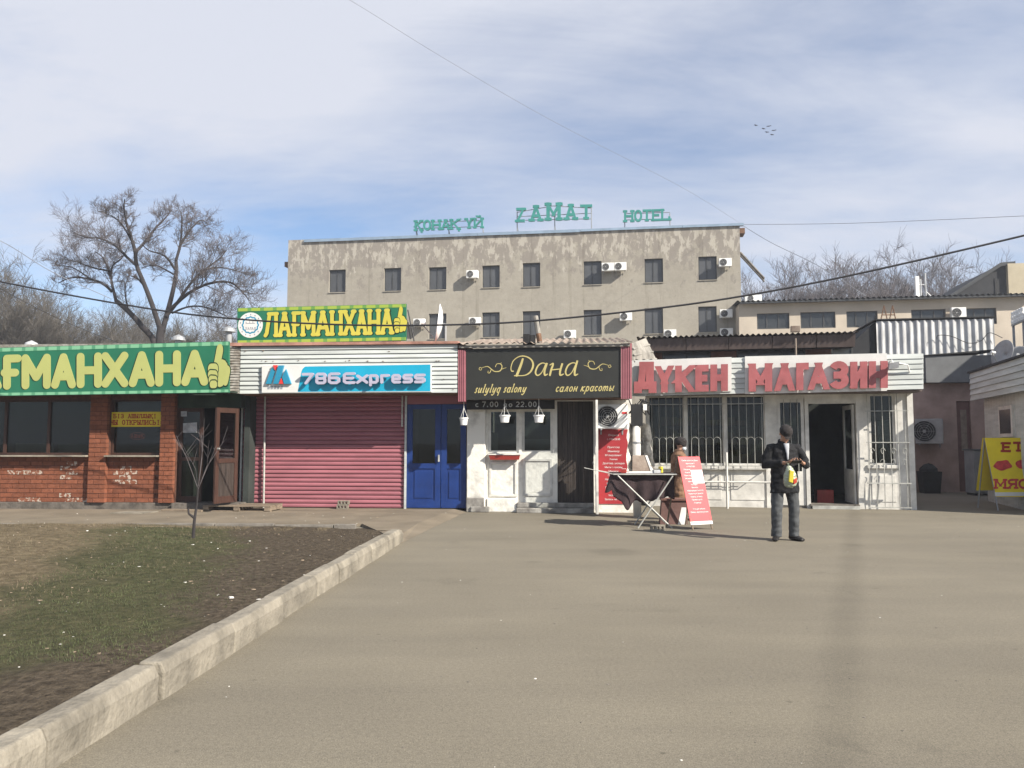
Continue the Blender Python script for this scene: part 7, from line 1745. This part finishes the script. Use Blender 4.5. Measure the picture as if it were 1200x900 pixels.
for i, (dx_, dy_, w_, h_, m_, lab, nm) in enumerate(((-.38, -.1, .09, .07, 'tray_red', 'small red carton at left end of stall table', 'small_carton'), (.18, -.14, .12, .05, 'paper_grey', 'flat grey packet near the front of stall table', 'packet'), (.3, .12, .08, .1, 'bag_yellow', 'little yellow tin standing behind the bowl on stall', 'tin'))):
    t_ = thing(nm, lab, nm.replace('small_', ''), on_table(dx_, dy_), R(20 * i - 15))
    if nm == 'tin': MB().lathe([(.001, 0), (.04, 0), (.04, .1), (.035, .105), (.001, .105)], 14).build('body', m_, t_); MB().lathe([(.036, .106), (.03, .112), (.001, .112)], 14).build('lid', 'bar_metal', t_)
    else: MB().box(-w_ / 2, w_ / 2, -.04, .04, 0, h_).build('body', m_, t_, bevel=.004); MB().box(-w_ / 2 + .01, w_ / 2 - .01, -.03, .03, h_ + .001, h_ + .005).build('flap', 'paper', t_)
# boxes behind the board and a brick on the ground
bbx = thing('brown_box', 'brown carton standing on the ground behind the stall table', 'box', at(787, 500, 14.35) * Vector((1, 1, 0)) if False else Vector((at(787, 500, 14.3).x, 14.3, 0)), R(-6))
MB().hexa([(-.24, -.15, 0), (.24, -.15, 0), (.24, .15, 0), (-.24, .15, 0)], [(-.2, -.13, .42), (.24, -.13, .42), (.24, .15, .42), (-.2, .15, .42)]).build('carton', 'brown_board', bbx)
MB().box(-.22, .26, -.16, .17, .421, .45).build('lid', 'skirt_brown', bbx)
MB().hexa([(.07, -.158, .0), (.22, -.158, .0), (.22, -.152, .0), (.07, -.152, .0)], [(.14, -.14, .3), (.22, -.14, .3), (.22, -.133, .3), (.14, -.133, .3)]).build('white_flap', 'paper', bbx)
bf = Frame((at(770, 500, 13.15).x - .12, 13.2), 0); holed_brick(.0, -.05, .003, bf, 'single hollow brick lying under the stall table')
# red sandwich board
rb3 = thing('sandwich_board', 'red sandwich board with white lettering standing beside the stall', 'sign board', (at(820, 500, 13.35).x, 13.35, 0), R(24))
BW, BH2 = .225, 1.14; LB = .33
def bp(s, t, e=0.0): return (-.0 + s, .0 + LB * t - e * .96, .09 + (BH2 - .02) * t - e * .28)
def bquad(s0, s1, t0, t1, e0, e1, m, nm):
    f = [bp(s0, t0, e1), bp(s1, t0, e1), bp(s1, t0, e0), bp(s0, t0, e0)]; u_ = [bp(s0, t1, e1), bp(s1, t1, e1), bp(s1, t1, e0), bp(s0, t1, e0)]
    return MB().hexa(f, u_).build(nm, m, rb3)
bquad(-BW, BW, 0.0, 1, 0, .014, 'board_red', 'panel'); bquad(-BW, BW, .0, .045, .0145, .017, 'paper', 'bottom_strip')
for sg in (-1, 1):
    MB().tube([(sg * (BW - .03), -.03, 0), (sg * (BW - .03), LB + .03, BH2 + .08)], .015, 6).build('leg', 'wood_old', rb3); MB().tube([(sg * (BW - .03), LB * 2 + .05, 0), (sg * (BW - .03), LB + .04, BH2 + .08)], .015, 6).build('leg', 'wood_old', rb3)
pn = bquad(-.02, .22, .60, .80, .0145, .0165, 'paper', 'paper_note')
def board_text(txts, m, e, nm='lettering'):
    mb = MB()
    for tx_, s, t, h in txts:
        c = bpy.data.curves.new('txt', 'FONT'); c.body = tx_; c.align_x = 'CENTER'; o = bpy.data.objects.new('txt', c); COL.objects.link(o)
        me = bpy.data.meshes.new_from_object(o.evaluated_get(bpy.context.evaluated_depsgraph_get())); k = len(mb.v)
        for v in me.vertices: mb.v.append(bp(s + v.co.x * h / .7, t + v.co.y * h / .7 / BH2, e))
        for p in me.polygons: mb.f.append(tuple(k + i for i in p.vertices)); mb.m.append(0)
        bpy.data.objects.remove(o); bpy.data.curves.remove(c); bpy.data.meshes.remove(me)
    return mb.build(nm, m, rb3)
board_text([(tx_, (0 if not 3 <= i <= 5 else -.09), .935 - i * .045, .023) for i, tx_ in enumerate(['Салон красоты Дана', 'приглашает', 'с 7.00-22.00', 'Окраска', 'Химия', 'Прически', 'Мелирование волос', 'Мытье головы', 'Укладка', 'Макияж', 'Наращивание ногтей', 'Коррекция бровей', 'Наращ. ресниц', 'Прокол ушей', 'Педикюр', '', 'Тел. для записи', 'Запись круглосуточно']) if tx_], 'paper', .0148)
board_text([('Требуется', .1, .745, .022), ('парикмахер', .1, .70, .022), ('4+1', .1, .65, .022)], 'logo_grey', .0168)
# ------------------------------------------------------------------ air
hz = MB().box(-510, 510, -510, 510, -1, 27)
o = hz.build('haze', 'paper'); o.data.materials.clear()
hm = bpy.data.materials.new('haze_air'); hm.use_nodes = True; t = hm.node_tree; t.nodes.clear()
ho_ = N(t, 'ShaderNodeOutputMaterial'); pv = N(t, 'ShaderNodeVolumePrincipled'); pv.inputs['Density'].default_value = 0.0009; pv.inputs['Color'].default_value = (0.85, 0.9, 1.0, 1); pv.inputs['Anisotropy'].default_value = 0.0
t.links.new(pv.outputs[0], ho_.inputs['Volume']); o.data.materials.append(hm)
tag(o, 'thin pale haze hanging in the air over the whole place', 'haze', kind='stuff')
